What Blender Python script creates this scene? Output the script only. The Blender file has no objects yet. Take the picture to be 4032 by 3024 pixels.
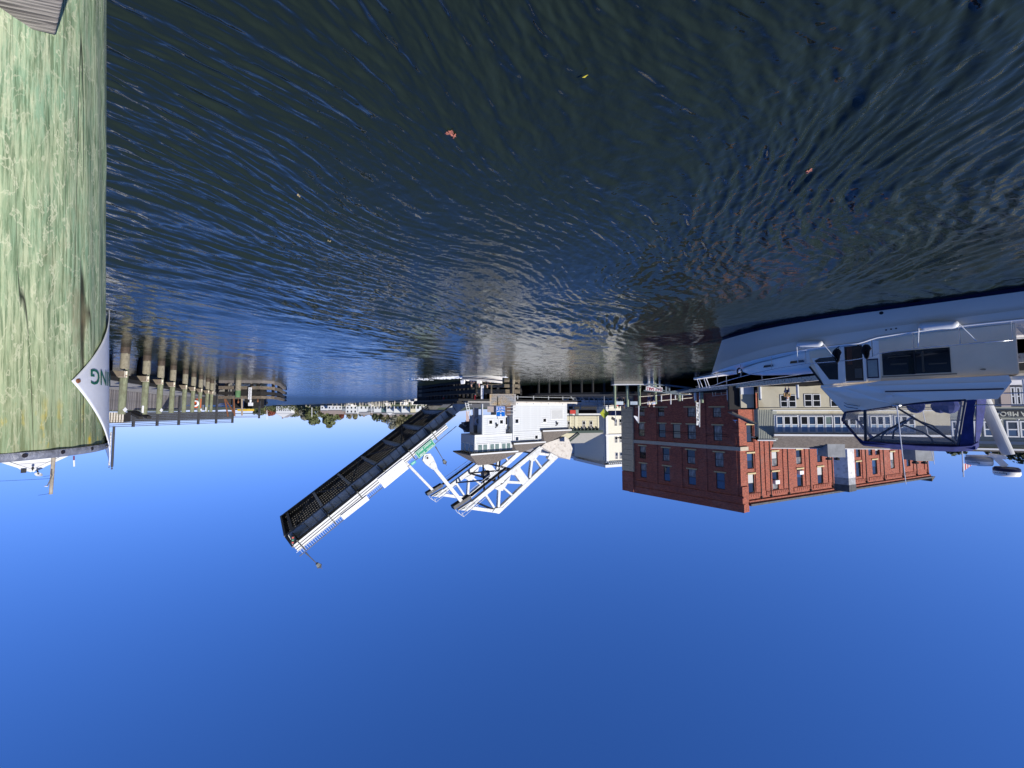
import bpy, math, random
import numpy as np
from mathutils import Vector, Matrix
R = math.radians
random.seed(7)
scn = bpy.context.scene
COL = scn.collection
V = Vector

# ------------------------------------------------------------------ camera
FL = 1515.0; EYE = 3.5
PIT = math.atan(95 / FL); SP = math.sin(PIT); CP = math.cos(PIT)
cd = bpy.data.cameras.new('camera'); cam = bpy.data.objects.new('camera', cd); COL.objects.link(cam)
cd.sensor_width = 36; cd.lens = FL / 4032 * 36; cd.clip_start = 0.05; cd.clip_end = 8000
cam.matrix_world = Matrix(((-1, 0, 0, 0), (0, -SP, -CP, 0), (0, -CP, SP, EYE), (0, 0, 0, 1)))
scn.camera = cam
scn.render.resolution_x = 1024; scn.render.resolution_y = 768

# ------------------------------------------------------------------ sky and sun
SUN_AZ = 230.0; SUN_EL = 31.0
w = bpy.data.worlds.new('World'); scn.world = w; w.use_nodes = True
nt = w.node_tree; nt.nodes.clear()
sky = nt.nodes.new('ShaderNodeTexSky'); sky.sky_type = 'NISHITA'; sky.sun_disc = False
sky.sun_elevation = R(SUN_EL); sky.sun_rotation = R(SUN_AZ)
sky.air_density = 0.9; sky.dust_density = 0.0; sky.ozone_density = 4.0; sky.altitude = 1500
hsv = nt.nodes.new('ShaderNodeHueSaturation'); hsv.inputs['Saturation'].default_value = 1.22
bg = nt.nodes.new('ShaderNodeBackground'); bg.inputs[1].default_value = 0.125
wo = nt.nodes.new('ShaderNodeOutputWorld')
tint = nt.nodes.new('ShaderNodeMix'); tint.data_type = 'RGBA'; tint.blend_type = 'MULTIPLY'; tint.inputs[0].default_value = 1.0; tint.inputs[7].default_value = (0.7, 0.755, 1.44, 1)
gam = nt.nodes.new('ShaderNodeGamma'); gam.inputs[1].default_value = 0.8
nt.links.new(sky.outputs[0], hsv.inputs['Color']); nt.links.new(hsv.outputs[0], tint.inputs[6]); nt.links.new(tint.outputs[2], gam.inputs[0]); nt.links.new(gam.outputs[0], bg.inputs[0]); nt.links.new(bg.outputs[0], wo.inputs[0])
sl = bpy.data.lights.new('sun', 'SUN'); sl.energy = 4.6; sl.angle = R(0.5); sl.color = (1.0, 0.95, 0.87)
so = bpy.data.objects.new('sun', sl); COL.objects.link(so)
sdir = V((math.sin(R(SUN_AZ)) * math.cos(R(SUN_EL)), math.cos(R(SUN_AZ)) * math.cos(R(SUN_EL)), math.sin(R(SUN_EL))))
so.rotation_euler = sdir.to_track_quat('Z', 'Y').to_euler(); so.location = sdir * 60
scn.view_settings.view_transform = 'Standard'; scn.view_settings.look = 'None'
scn.view_settings.exposure = 0.25; scn.view_settings.gamma = 1.0; scn.view_settings.use_curve_mapping = False
scn.render.engine = 'CYCLES'

# ------------------------------------------------------------------ surveying helpers: a line of sight met with a real plane
def ray(x, y):
    u = 2016 - x; v = y - 1512
    return V((u, FL * CP + v * SP, v * CP - FL * SP))
CE = V((0, 0, EYE))
def PN(x, y, n, w):
    d = ray(x, y); n = V(n)
    return CE + d * ((w - n.dot(CE)) / n.dot(d))
def PY(x, y, Y): return PN(x, y, (0, 1, 0), Y)
def PZ(x, y, z): return PN(x, y, (0, 0, 1), z)

# ------------------------------------------------------------------ mesh builder
WL = {}
def wloc(o):
    return V((0, 0, 0)) if o is None else WL.get(o.name, V((0, 0, 0)))
class MB:
    def __init__(s): s.v = []; s.f = []; s.m = []; s.uv = None
    def add(s, pts, faces, mi=0):
        n = len(s.v); s.v += [tuple(p) for p in pts]
        for f in faces: s.f.append(tuple(n + i for i in f)); s.m.append(mi)
        return s
    def poly(s, *pts, mi=0): return s.add(pts, [tuple(range(len(pts)))], mi)
    def hexa(s, p, mi=0):   # p: 4 bottom then 4 top
        return s.add(p, [(3, 2, 1, 0), (4, 5, 6, 7), (0, 1, 5, 4), (1, 2, 6, 5), (2, 3, 7, 6), (3, 0, 4, 7)], mi)
    def box(s, x0, x1, y0, y1, z0, z1, mi=0):
        return s.hexa([(x0, y0, z0), (x1, y0, z0), (x1, y1, z0), (x0, y1, z0), (x0, y0, z1), (x1, y0, z1), (x1, y1, z1), (x0, y1, z1)], mi)
    def fbox(s, F, x0, x1, y0, y1, z0, z1, mi=0):
        q = [(x0, y0, z0), (x1, y0, z0), (x1, y1, z0), (x0, y1, z0), (x0, y0, z1), (x1, y0, z1), (x1, y1, z1), (x0, y1, z1)]
        return s.hexa([F.pt(*a) for a in q], mi)
    def bar(s, p, q, w, h, up=(0, 0, 1), mi=0):
        p = V(p); q = V(q); d = (q - p)
        if d.length < 1e-6: return s
        d.normalize(); up = V(up)
        a = d.cross(up)
        if a.length < 1e-4: a = d.cross(V((1, 0, 0)))
        a.normalize(); b = a.cross(d).normalized()
        a = a * w / 2; b = b * h / 2
        return s.hexa([p - a - b, p + a - b, q + a - b, q - a - b, p - a + b, p + a + b, q + a + b, q - a + b], mi)
    def cyl(s, p, q, r1, r2=None, n=10, caps=True, mi=0):
        r2 = r1 if r2 is None else r2
        p = V(p); q = V(q); d = (q - p).normalized()
        a = d.cross(V((0, 0, 1)))
        if a.length < 1e-3: a = d.cross(V((1, 0, 0)))
        a.normalize(); b = d.cross(a)
        pts = []
        for c, r in ((p, r1), (q, r2)):
            for i in range(n):
                t = 2 * math.pi * i / n; pts.append(c + a * (r * math.cos(t)) + b * (r * math.sin(t)))
        fs = [(i, (i + 1) % n, n + (i + 1) % n, n + i) for i in range(n)]
        if caps: fs += [tuple(range(n - 1, -1, -1)), tuple(range(n, 2 * n))]
        return s.add(pts, fs, mi)
    def tube(s, P, r, n=6, mi=0):
        P = [V(p) for p in P]
        rr = r if isinstance(r, (list, tuple)) else [r] * len(P)
        rings = []; base = len(s.v); pa = None
        for i, p in enumerate(P):
            d = (P[min(i + 1, len(P) - 1)] - P[max(i - 1, 0)]).normalized()
            if pa is None:
                a = d.cross(V((0, 0, 1)))
                if a.length < 1e-3: a = d.cross(V((1, 0, 0)))
            else: a = pa - d * pa.dot(d)
            a.normalize(); pa = a; b = d.cross(a)
            for k in range(n):
                t = 2 * math.pi * k / n
                s.v.append(tuple(p + a * (rr[i] * math.cos(t)) + b * (rr[i] * math.sin(t))))
        for i in range(len(P) - 1):
            for k in range(n):
                k2 = (k + 1) % n
                s.f.append((base + i * n + k, base + i * n + k2, base + (i + 1) * n + k2, base + (i + 1) * n + k)); s.m.append(mi)
        s.f.append(tuple(base + k for k in range(n - 1, -1, -1))); s.m.append(mi)
        e = base + (len(P) - 1) * n
        s.f.append(tuple(e + k for k in range(n))); s.m.append(mi)
        return s
    def prism(s, pts, dv, mi=0):
        n = len(pts); dv = V(dv); P = [V(p) for p in pts]
        return s.add(P + [p + dv for p in P], [tuple(range(n - 1, -1, -1)), tuple(range(n, 2 * n))] + [(i, (i + 1) % n, n + (i + 1) % n, n + i) for i in range(n)], mi)
    def ball(s, c, rx, ry=None, rz=None, n=10, m=6, mi=0):
        ry = rx if ry is None else ry; rz = rx if rz is None else rz
        base = len(s.v); c = V(c)
        for j in range(m + 1):
            ph = math.pi * j / m
            for i in range(n):
                t = 2 * math.pi * i / n
                s.v.append((c.x + rx * math.sin(ph) * math.cos(t), c.y + ry * math.sin(ph) * math.sin(t), c.z + rz * math.cos(ph)))
        for j in range(m):
            for i in range(n):
                i2 = (i + 1) % n
                s.f.append((base + j * n + i, base + (j + 1) * n + i, base + (j + 1) * n + i2, base + j * n + i2)); s.m.append(mi)
        return s
    def grid(s, rows, mi=0, closed=False):
        base = len(s.v); nr = len(rows); nc = len(rows[0])
        for r in rows: s.v += [tuple(p) for p in r]
        for i in range(nr - 1):
            for k in range(nc if closed else nc - 1):
                k2 = (k + 1) % nc
                s.f.append((base + i * nc + k, base + i * nc + k2, base + (i + 1) * nc + k2, base + (i + 1) * nc + k)); s.m.append(mi)
        return s
    def mesh(s, name, mats, off=V((0, 0, 0)), smooth=False):
        me = bpy.data.meshes.new(name)
        vv = [(p[0] - off[0], p[1] - off[1], p[2] - off[2]) for p in s.v]
        me.from_pydata(vv, [], s.f)
        if not isinstance(mats, (list, tuple)): mats = [mats]
        for m in mats: me.materials.append(m)
        if len(mats) > 1: me.polygons.foreach_set('material_index', s.m)
        if s.uv:
            l = me.uv_layers.new(name='UVMap')
            l.data.foreach_set('uv', [c for p in me.polygons for vi in p.vertices for c in s.uv[vi]])
        if smooth: me.polygons.foreach_set('use_smooth', [True] * len(me.polygons))
        me.update()
        return me
    def build(s, name, mats, parent=None, smooth=False, bevel=0, label=None):
        off = wloc(parent)
        if parent is None:
            xs = [p[0] for p in s.v]; ys = [p[1] for p in s.v]; zs = [p[2] for p in s.v]
            off = V(((min(xs) + max(xs)) / 2, (min(ys) + max(ys)) / 2, min(zs)))
        o = bpy.data.objects.new(name, s.mesh(name, mats, off, smooth)); COL.objects.link(o)
        if parent is None: o.location = off
        else: o.parent = parent
        WL[o.name] = off
        if bevel:
            b = o.modifiers.new('bevel', 'BEVEL'); b.width = bevel; b.segments = 2; b.limit_method = 'ANGLE'
        if label: o['label'] = label
        return o
def tag(o, label, cat, group=None):
    o['label'] = label; o['category'] = cat
    if group: o['group'] = group
    return o
def thing(name, label, cat, loc, group=None):
    o = bpy.data.objects.new(name, None); COL.objects.link(o); o.empty_display_size = 0.3
    o.location = loc; WL[o.name] = V(loc); tag(o, label, cat, group); return o
def struct(o): o['kind'] = 'structure'; return o
def stuff(o): o['kind'] = 'stuff'; return o
def piece(mesh, name, parent, M, smooth=False):
    o = bpy.data.objects.new(name, mesh); COL.objects.link(o)
    o.parent = parent; o.matrix_local = Matrix.Translation(-wloc(parent)) @ M
    return o
class Fr:   # frame: x along, y in depth, z up
    def __init__(s, o, ex, ez=(0, 0, 1)):
        s.o = V(o); s.ex = V(tuple(ex) + (0,) * (3 - len(ex))).normalized(); s.ez = V(ez).normalized(); s.ey = s.ez.cross(s.ex).normalized()
    def pt(s, a, b, c): return s.o + s.ex * a + s.ey * b + s.ez * c
    def M(s, a, b, c):
        p = s.pt(a, b, c)
        return Matrix(((s.ex.x, s.ey.x, s.ez.x, p.x), (s.ex.y, s.ey.y, s.ez.y, p.y), (s.ex.z, s.ey.z, s.ez.z, p.z), (0, 0, 0, 1)))
    def px(s, x, y, b=0):   # sight line met with the plane at depth b -> (a, c)
        q = PN(x, y, s.ey, s.ey.dot(s.o) + b) - s.o
        return q.dot(s.ex), q.dot(s.ez)

# ------------------------------------------------------------------ materials
def M_(name, col, rough=0.6, metal=0.0, var=0.0, vscale=3.0, vstretch=(1, 1, 1), bump=0.0, bscale=20.0, col2=None, alpha=None, trans=0.0, coat=0.0, spec=0.5, dirt=None):
    m = bpy.data.materials.new(name); m.use_nodes = True; t = m.node_tree; N = t.nodes; L = t.links
    b = N['Principled BSDF']; b.inputs['Roughness'].default_value = rough; b.inputs['Metallic'].default_value = metal
    b.inputs['Base Color'].default_value = (*col, 1); b.inputs['Specular IOR Level'].default_value = spec
    if coat: b.inputs['Coat Weight'].default_value = coat; b.inputs['Coat Roughness'].default_value = 0.08
    if trans: b.inputs['Transmission Weight'].default_value = trans
    if alpha is not None: b.inputs['Alpha'].default_value = alpha
    if var or col2 or bump:
        tc = N.new('ShaderNodeTexCoord'); mp = N.new('ShaderNodeMapping'); mp.inputs['Scale'].default_value = vstretch
        L.new(tc.outputs['Object'], mp.inputs[0])
    if var or col2:
        n = N.new('ShaderNodeTexNoise'); n.inputs['Scale'].default_value = vscale; n.inputs['Detail'].default_value = 8; n.inputs['Roughness'].default_value = 0.65
        L.new(mp.outputs[0], n.inputs['Vector'])
        r = N.new('ShaderNodeMapRange'); r.inputs[1].default_value = 0.32; r.inputs[2].default_value = 0.68
        L.new(n.outputs['Fac'], r.inputs[0])
        mx = N.new('ShaderNodeMix'); mx.data_type = 'RGBA'
        c2 = col2 if col2 else tuple(min(1, c * (1 + var)) for c in col)
        c1 = col if col2 else tuple(c * (1 - var) for c in col)
        mx.inputs[6].default_value = (*c1, 1); mx.inputs[7].default_value = (*c2, 1)
        L.new(r.outputs[0], mx.inputs[0]); L.new(mx.outputs[2], b.inputs['Base Color'])
        if dirt:
            n2 = N.new('ShaderNodeTexNoise'); n2.inputs['Scale'].default_value = dirt[1]; n2.inputs['Detail'].default_value = 6
            L.new(tc.outputs['Object'], n2.inputs['Vector'])
            r2 = N.new('ShaderNodeMapRange'); r2.inputs[1].default_value = 0.52; r2.inputs[2].default_value = 0.72; L.new(n2.outputs['Fac'], r2.inputs[0])
            m2 = N.new('ShaderNodeMix'); m2.data_type = 'RGBA'; m2.inputs[7].default_value = (*dirt[0], 1)
            L.new(mx.outputs[2], m2.inputs[6]); L.new(r2.outputs[0], m2.inputs[0]); L.new(m2.outputs[2], b.inputs['Base Color'])
    if bump:
        nb = N.new('ShaderNodeTexNoise'); nb.inputs['Scale'].default_value = bscale; nb.inputs['Detail'].default_value = 5
        L.new(mp.outputs[0], nb.inputs['Vector'])
        bp = N.new('ShaderNodeBump'); bp.inputs['Strength'].default_value = bump; bp.inputs['Distance'].default_value = 0.02
        L.new(nb.outputs['Fac'], bp.inputs['Height']); L.new(bp.outputs[0], b.inputs['Normal'])
    return m
white = M_('white_paint', (0.66, 0.67, 0.67), 0.5, var=0.06, vscale=1.5, bump=0.1, bscale=12)
whiteb = M_('bridge_white_paint', (0.62, 0.64, 0.64), 0.55, var=0.1, vscale=1.2, dirt=((0.5, 0.46, 0.4), 2.3))
gel = M_('white_gelcoat', (0.9, 0.86, 0.78), 0.4, var=0.03, vscale=0.8, coat=0.08, spec=0.3)
creamgel = M_('cabin_gelcoat', (0.9, 0.72, 0.5), 0.35, var=0.06, vscale=1.4, coat=0.2)
navy = M_('navy_stripe', (0.008, 0.012, 0.05), 0.3)
canvas = M_('navy_canvas', (0.022, 0.03, 0.14), 0.85, var=0.3, vscale=6, bump=0.3, bscale=9)
steel = M_('stainless_steel', (0.62, 0.63, 0.64), 0.25, 0.9)
galv = M_('galvanised_steel', (0.4, 0.42, 0.44), 0.5, 0.5, var=0.15)
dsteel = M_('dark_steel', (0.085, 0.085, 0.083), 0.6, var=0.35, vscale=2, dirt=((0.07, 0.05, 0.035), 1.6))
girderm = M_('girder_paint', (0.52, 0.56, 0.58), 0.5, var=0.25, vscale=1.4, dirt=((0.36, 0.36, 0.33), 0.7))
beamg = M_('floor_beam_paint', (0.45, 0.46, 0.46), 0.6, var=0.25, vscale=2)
gratem = M_('sunlit_grating_steel', (0.6, 0.52, 0.46), 0.6)  # pale tone carries the dotted sunlight on the grating
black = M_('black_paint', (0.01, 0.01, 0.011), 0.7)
blackw = M_('dark_timber', (0.018, 0.016, 0.014), 0.85, var=0.4, vscale=5, bump=0.4)  # near-black timber, also used where shade is put into the colour
shadec = M_('old_concrete', (0.22, 0.21, 0.19), 0.9, var=0.25, vscale=1.5, bump=0.4)
conc = M_('pale_concrete', (0.6, 0.56, 0.5), 0.9, var=0.09, vscale=1.1, bump=0.4, dirt=((0.4, 0.35, 0.3), 2.0))
timber = M_('weathered_timber', (0.17, 0.135, 0.1), 0.9, var=0.45, vscale=5, vstretch=(1, 1, 1), bump=0.6, bscale=14, dirt=((0.09, 0.09, 0.05), 2.5))
greywood = M_('grey_weathered_wood', (0.2, 0.18, 0.165), 0.9, var=0.3, vscale=9, vstretch=(3, 3, 0.25), bump=0.6, bscale=12, dirt=((0.13, 0.11, 0.1), 1.5))
deckwood = M_('grey_deck_wood', (0.26, 0.25, 0.235), 0.9, var=0.25, vscale=5, bump=0.4)
darkrail = M_('charcoal_boards', (0.045, 0.047, 0.052), 0.7, var=0.3, vscale=4)
palewood = M_('pale_end_grain', (0.75, 0.68, 0.54), 0.85, var=0.15, vscale=9, dirt=((0.2, 0.1, 0.05), 7))
jacket = M_('pile_jacket_concrete', (0.26, 0.235, 0.17), 0.95, var=0.25, vscale=7, bump=0.8, bscale=22, dirt=((0.17, 0.15, 0.11), 5))
wetband = M_('wet_barnacle_band', (0.07, 0.05, 0.035), 0.7, var=0.5, vscale=14, bump=1.0, bscale=30)
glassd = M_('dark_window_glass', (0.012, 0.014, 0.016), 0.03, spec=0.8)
glassm = M_('curtained_window_glass', (0.22, 0.21, 0.19), 0.15, spec=0.4, var=0.8, vscale=1.8, vstretch=(2, 2, 0.5))
glassb = M_('dark_blue_glass', (0.03, 0.06, 0.12), 0.04, spec=0.8)  # dark blue base colour
clearv = M_('clear_vinyl', (0.6, 0.66, 0.74), 0.08, alpha=0.15)
frameblk = M_('black_window_frame', (0.015, 0.014, 0.016), 0.5)
sillm = M_('tan_stone_sill', (0.55, 0.45, 0.24), 0.85, var=0.12)
beltm = M_('grey_stone_belt', (0.5, 0.43, 0.32), 0.85, var=0.1)
shing = M_('grey_shingles', (0.17, 0.145, 0.12), 0.95, var=0.35, vscale=5, bump=0.6, bscale=25)
shingd = M_('dark_shingles', (0.1, 0.09, 0.08), 0.95, var=0.35, vscale=7, bump=0.6, bscale=25)
creamw = M_('cream_siding', (0.5, 0.46, 0.34), 0.8, var=0.07, vscale=1.2, vstretch=(1, 1, 0.3), dirt=((0.4, 0.34, 0.22), 0.8))
sagew = M_('sage_siding', (0.33, 0.34, 0.28), 0.8, var=0.06)
yelw = M_('yellow_clapboard', (0.62, 0.58, 0.42), 0.8, var=0.05)
greyw = M_('shaded_ivory_clapboard', (0.3, 0.34, 0.38), 0.8, var=0.05)  # shaded copy of the ivory wall, blue-grey shade put into the colour
ivory = M_('ivory_clapboard', (0.72, 0.68, 0.56), 0.8, var=0.05)
clapw = M_('white_clapboard', (0.56, 0.58, 0.59), 0.7, var=0.06, vscale=2.5)
greentr = M_('dark_green_trim', (0.03, 0.06, 0.05), 0.6)
redp = M_('red_paint', (0.5, 0.03, 0.02), 0.5)
orangep = M_('orange_paint', (0.7, 0.12, 0.02), 0.5)
yelp = M_('yellow_paint', (0.75, 0.5, 0.05), 0.5)
rust = M_('rusty_steel', (0.2, 0.08, 0.035), 0.85, var=0.4, vscale=6)
signgreen = M_('sign_green', (0.0, 0.26, 0.13), 0.4)
teal = M_('sign_teal', (0.03, 0.4, 0.3), 0.4)
signblue = M_('sign_blue', (0.0, 0.16, 0.62), 0.4)
signwhite = M_('sign_white', (0.8, 0.8, 0.8), 0.45)
signold = M_('old_notice_board', (0.34, 0.42, 0.5), 0.6, col2=(0.6, 0.36, 0.08), vscale=0.55)
letterg = M_('green_lettering', (0.0, 0.11, 0.07), 0.5)
letterk = M_('black_lettering', (0.02, 0.02, 0.02), 0.5)
letterw = M_('white_lettering', (0.8, 0.8, 0.8), 0.5)
letterr = M_('crimson_lettering', (0.3, 0.01, 0.05), 0.5)
letterp = M_('purple_lettering', (0.12, 0.05, 0.25), 0.5)
letterp = letterr
grassm = M_('shore_grass', (0.11, 0.13, 0.03), 0.95, var=0.4, vscale=0.15)
earth = M_('bank_earth', (0.13, 0.12, 0.09), 0.95, var=0.4, vscale=0.2)
barkm = M_('tree_bark', (0.12, 0.095, 0.07), 0.95, var=0.3)
skin = M_('skin', (0.52, 0.3, 0.21), 0.6)
ropew = M_('white_rope', (0.7, 0.7, 0.7), 0.8)
rubber = M_('white_vinyl_fender', (0.72, 0.73, 0.72), 0.35)
foamw = M_('white_foam', (0.78, 0.8, 0.82), 0.7)
asphalt = M_('asphalt', (0.05, 0.05, 0.052), 0.9)
def leafm(n, c, v=0.45):
    return M_(n, c, 0.8, var=v, vscale=0.35)
leafg = leafm('green_leaves', (0.1, 0.115, 0.04)); leafd = leafm('dark_green_leaves', (0.06, 0.075, 0.032)); leafo = leafm('olive_leaves', (0.15, 0.14, 0.07))
leafr = leafm('red_autumn_leaves', (0.2, 0.055, 0.03)); leafs = leafm('silver_leaves', (0.17, 0.17, 0.13))
def brick_mat():
    m = M_('red_brick', (0.3, 0.085, 0.05), 0.9); t = m.node_tree; N = t.nodes; L = t.links; b = N['Principled BSDF']
    uv = N.new('ShaderNodeUVMap')
    bk = N.new('ShaderNodeTexBrick'); bk.inputs['Scale'].default_value = 1.0
    bk.inputs['Brick Width'].default_value = 0.22; bk.inputs['Row Height'].default_value = 0.075; bk.inputs['Mortar Size'].default_value = 0.006
    bk.inputs['Color1'].default_value = (0.45, 0.118, 0.064, 1); bk.inputs['Color2'].default_value = (0.19, 0.05, 0.035, 1); bk.inputs['Mortar'].default_value = (0.26, 0.14, 0.1, 1)
    L.new(uv.outputs[0], bk.inputs['Vector'])
    n = N.new('ShaderNodeTexNoise'); n.inputs['Scale'].default_value = 0.35; n.inputs['Detail'].default_value = 9; n.inputs['Roughness'].default_value = 0.7; L.new(uv.outputs[0], n.inputs['Vector'])
    r = N.new('ShaderNodeMapRange'); r.inputs[1].default_value = 0.52; r.inputs[2].default_value = 0.75; r.inputs[4].default_value = 0.6; L.new(n.outputs['Fac'], r.inputs[0])
    mx = N.new('ShaderNodeMix'); mx.data_type = 'RGBA'; mx.inputs[7].default_value = (0.4, 0.2, 0.15, 1); L.new(bk.outputs['Color'], mx.inputs[6]); L.new(r.outputs[0], mx.inputs[0])
    L.new(mx.outputs[2], b.inputs['Base Color'])
    bp = N.new('ShaderNodeBump'); bp.inputs['Strength'].default_value = 0.5; bp.inputs['Distance'].default_value = 0.01; L.new(bk.outputs['Fac'], bp.inputs['Height']); bp.invert = True; L.new(bp.outputs[0], b.inputs['Normal'])
    return m
brick = brick_mat()

# ------------------------------------------------------------------ lettering (flat text turned into a mesh)
_tc = {}
def text_data(body, size):
    k = (body, size)
    if k in _tc: return _tc[k]
    cu = bpy.data.curves.new('lettering', 'FONT'); cu.body = body; cu.size = size; cu.align_x = 'CENTER'; cu.align_y = 'CENTER'; cu.extrude = 0.0; cu.resolution_u = 3
    ob = bpy.data.objects.new('lettering', cu); COL.objects.link(ob)
    dg = bpy.context.evaluated_depsgraph_get(); dg.update()
    me = ob.evaluated_get(dg).to_mesh()
    vs = [tuple(v.co) for v in me.vertices]; fs = [tuple(p.vertices) for p in me.polygons]
    ob.to_mesh_clear(); bpy.data.objects.remove(ob); bpy.data.curves.remove(cu)
    _tc[k] = (vs, fs); return _tc[k]
def lettering(parent, F, a, d, c, body, size, mat, wmax=None, bold=0.0):
    vs, fs = text_data(body, size)
    k = 1.0
    if wmax:
        ww = max(v[0] for v in vs) - min(v[0] for v in vs); k = wmax / ww
    mb = MB()
    offs = [(0, 0)] + ([(bold, 0), (-bold, 0), (0, bold)] if bold else [])
    for j, (ox, oz) in enumerate(offs):
        mb.add([F.pt(a + v[0] * k + ox, d - 0.0007 * j * (size / 0.2), c + v[1] + oz) for v in vs], fs)
    return mb.build('lettering', mat, parent)
# ================================================================== WATER
def water():
    rs = np.random.RandomState(3)
    th = np.radians(np.linspace(-64, 64, 900))
    dd = np.concatenate([np.linspace(6200, 2000, 60), np.linspace(1997, 12, 830), np.geomspace(11.5, 1.2, 30)])
    r = EYE * FL / dd
    T, Rr = np.meshgrid(th, r)
    X = Rr * np.sin(T); Y = Rr * np.cos(T)
    cell = np.gradient(Rr, axis=0) * 0.5 + Rr * (th[1] - th[0])
    # slow warp so that crests meander
    wx = np.zeros_like(X); wy = np.zeros_like(X)
    for i in range(9):
        a = rs.uniform(0, 2 * math.pi); lam = rs.uniform(1.3, 7); k = 2 * math.pi / lam; ph = rs.uniform(0, 6.28)
        g = np.sin(k * (X * math.cos(a) + Y * math.sin(a)) + ph) * lam * 0.028
        b = rs.uniform(0, 6.28); wx += g * math.cos(b); wy += g * math.sin(b)
    env = np.zeros_like(X)
    for i in range(7):
        a = rs.uniform(0, 2 * math.pi); k = 2 * math.pi / rs.uniform(4, 19)
        env += np.sin(k * (X * math.cos(a) + Y * math.sin(a)) + rs.uniform(0, 6.28))
    env = np.clip(0.85 + 0.28 * env, 0.3, 1.6)
    Z = np.zeros_like(X)
    fams = [(80, 30, 17, (0.11, 0.6), 0.0056), (44, 60, 50, (0.09, 0.32), 0.0026), (16, 32, 22, (0.6, 1.7), 0.0026), (8, 35, 28, (2, 4.5), 0.0014)]
    for n, dirc, spr, (l0, l1), sl in fams:
        for i in range(n):
            a = R(dirc + rs.normal() * spr); lam = l0 * (l1 / l0) ** rs.uniform()
            k = 2 * math.pi / lam; amp = sl * lam * 1.25
            fade = np.clip((lam / cell - 2.2) / 2.0, 0, 1)
            ph = k * ((X + wx) * math.cos(a) + (Y + wy) * math.sin(a)) + rs.uniform(0, 6.28)
            if lam < 1.4: sw = (np.exp(1.1 * (np.sin(ph) - 1)) - 0.45) * 1.7
            else: sw = np.sin(ph)
            Z += amp * fade * sw
    Z *= env
    # wake of the passing motor boat: two low ridges astern of it
    P = [PZ(*q, 0) for q in ((1060, 1551), (1300, 1530), (1500, 1511), (1650, 1496), (1825, 1486))]
    for i in range(4):
        p, q = P[i], P[i + 1]; dx, dy = q.x - p.x, q.y - p.y; L2 = dx * dx + dy * dy
        t = np.clip(((X - p.x) * dx + (Y - p.y) * dy) / L2, 0, 1)
        dist = np.hypot(X - p.x - t * dx, Y - p.y - t * dy)
        Z += 0.05 * np.exp(-(dist / 0.9) ** 2)
    nr, nc = X.shape
    me = bpy.data.meshes.new('water')
    co = np.stack([X, Y, Z], -1).reshape(-1, 3).astype(np.float32)
    me.vertices.add(len(co)); me.vertices.foreach_set('co', co.ravel())
    i = np.arange(nr - 1)[:, None] * nc + np.arange(nc - 1)[None, :]
    q = np.stack([i, i + 1, i + nc + 1, i + nc], -1).reshape(-1, 4)
    q = q[:, ::-1]
    me.loops.add(q.size); me.loops.foreach_set('vertex_index', q.ravel().astype(np.int32))
    me.polygons.add(len(q)); me.polygons.foreach_set('loop_start', np.arange(0, q.size, 4, dtype=np.int32)); me.polygons.foreach_set('loop_total', np.full(len(q), 4, dtype=np.int32))
    me.polygons.foreach_set('use_smooth', np.ones(len(q), dtype=bool)); me.update(); me.validate()
    m = bpy.data.materials.new('river_water'); m.use_nodes = True; t = m.node_tree; N = t.nodes; L = t.links; b = N['Principled BSDF']
    b.inputs['Base Color'].default_value = (0.016, 0.025, 0.018, 1); b.inputs['Roughness'].default_value = 0.045; b.inputs['IOR'].default_value = 1.38; b.inputs['Specular IOR Level'].default_value = 0.5
    tc = N.new('ShaderNodeTexCoord'); mp = N.new('ShaderNodeMapping'); mp.inputs['Rotation'].default_value = (0, 0, R(25)); mp.inputs['Scale'].default_value = (1.0, 0.42, 1)
    L.new(tc.outputs['Object'], mp.inputs[0])
    n1 = N.new('ShaderNodeTexNoise'); n1.inputs['Scale'].default_value = 9.0; n1.inputs['Detail'].default_value = 3; n1.inputs['Distortion'].default_value = 0.6
    n2 = N.new('ShaderNodeTexNoise'); n2.inputs['Scale'].default_value = 1.5; n2.inputs['Detail'].default_value = 4; n2.inputs['Distortion'].default_value = 0.4
    L.new(mp.outputs[0], n1.inputs['Vector']); L.new(tc.outputs['Object'], n2.inputs['Vector'])
    b1 = N.new('ShaderNodeBump'); b1.inputs['Strength'].default_value = 0.55; b1.inputs['Distance'].default_value = 0.02
    b2 = N.new('ShaderNodeBump'); b2.inputs['Strength'].default_value = 0.55; b2.inputs['Distance'].default_value = 0.28
    # open river: the wind ripple is livelier away from the sheltering quay
    ln = N.new('ShaderNodeVectorMath'); ln.operation = 'LENGTH'; L.new(tc.outputs['Object'], ln.inputs[0])
    r1 = N.new('ShaderNodeMapRange'); r1.inputs[1].default_value = 4; r1.inputs[2].default_value = 40; r1.inputs[3].default_value = 0.25; r1.inputs[4].default_value = 0.5; L.new(ln.outputs['Value'], r1.inputs[0]); L.new(r1.outputs[0], b1.inputs['Strength'])
    r2 = N.new('ShaderNodeMapRange'); r2.inputs[1].default_value = 20; r2.inputs[2].default_value = 130; r2.inputs[3].default_value = 0.1; r2.inputs[4].default_value = 0.9; L.new(ln.outputs['Value'], r2.inputs[0]); L.new(r2.outputs[0], b2.inputs['Strength'])
    L.new(n1.outputs['Fac'], b1.inputs['Height']); L.new(n2.outputs['Fac'], b2.inputs['Height'])
    L.new(b1.outputs[0], b2.inputs['Normal'])
    # steep little wind facets carried as slopes, so they do not flatten out with distance
    acc = b2.outputs[0]
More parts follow.
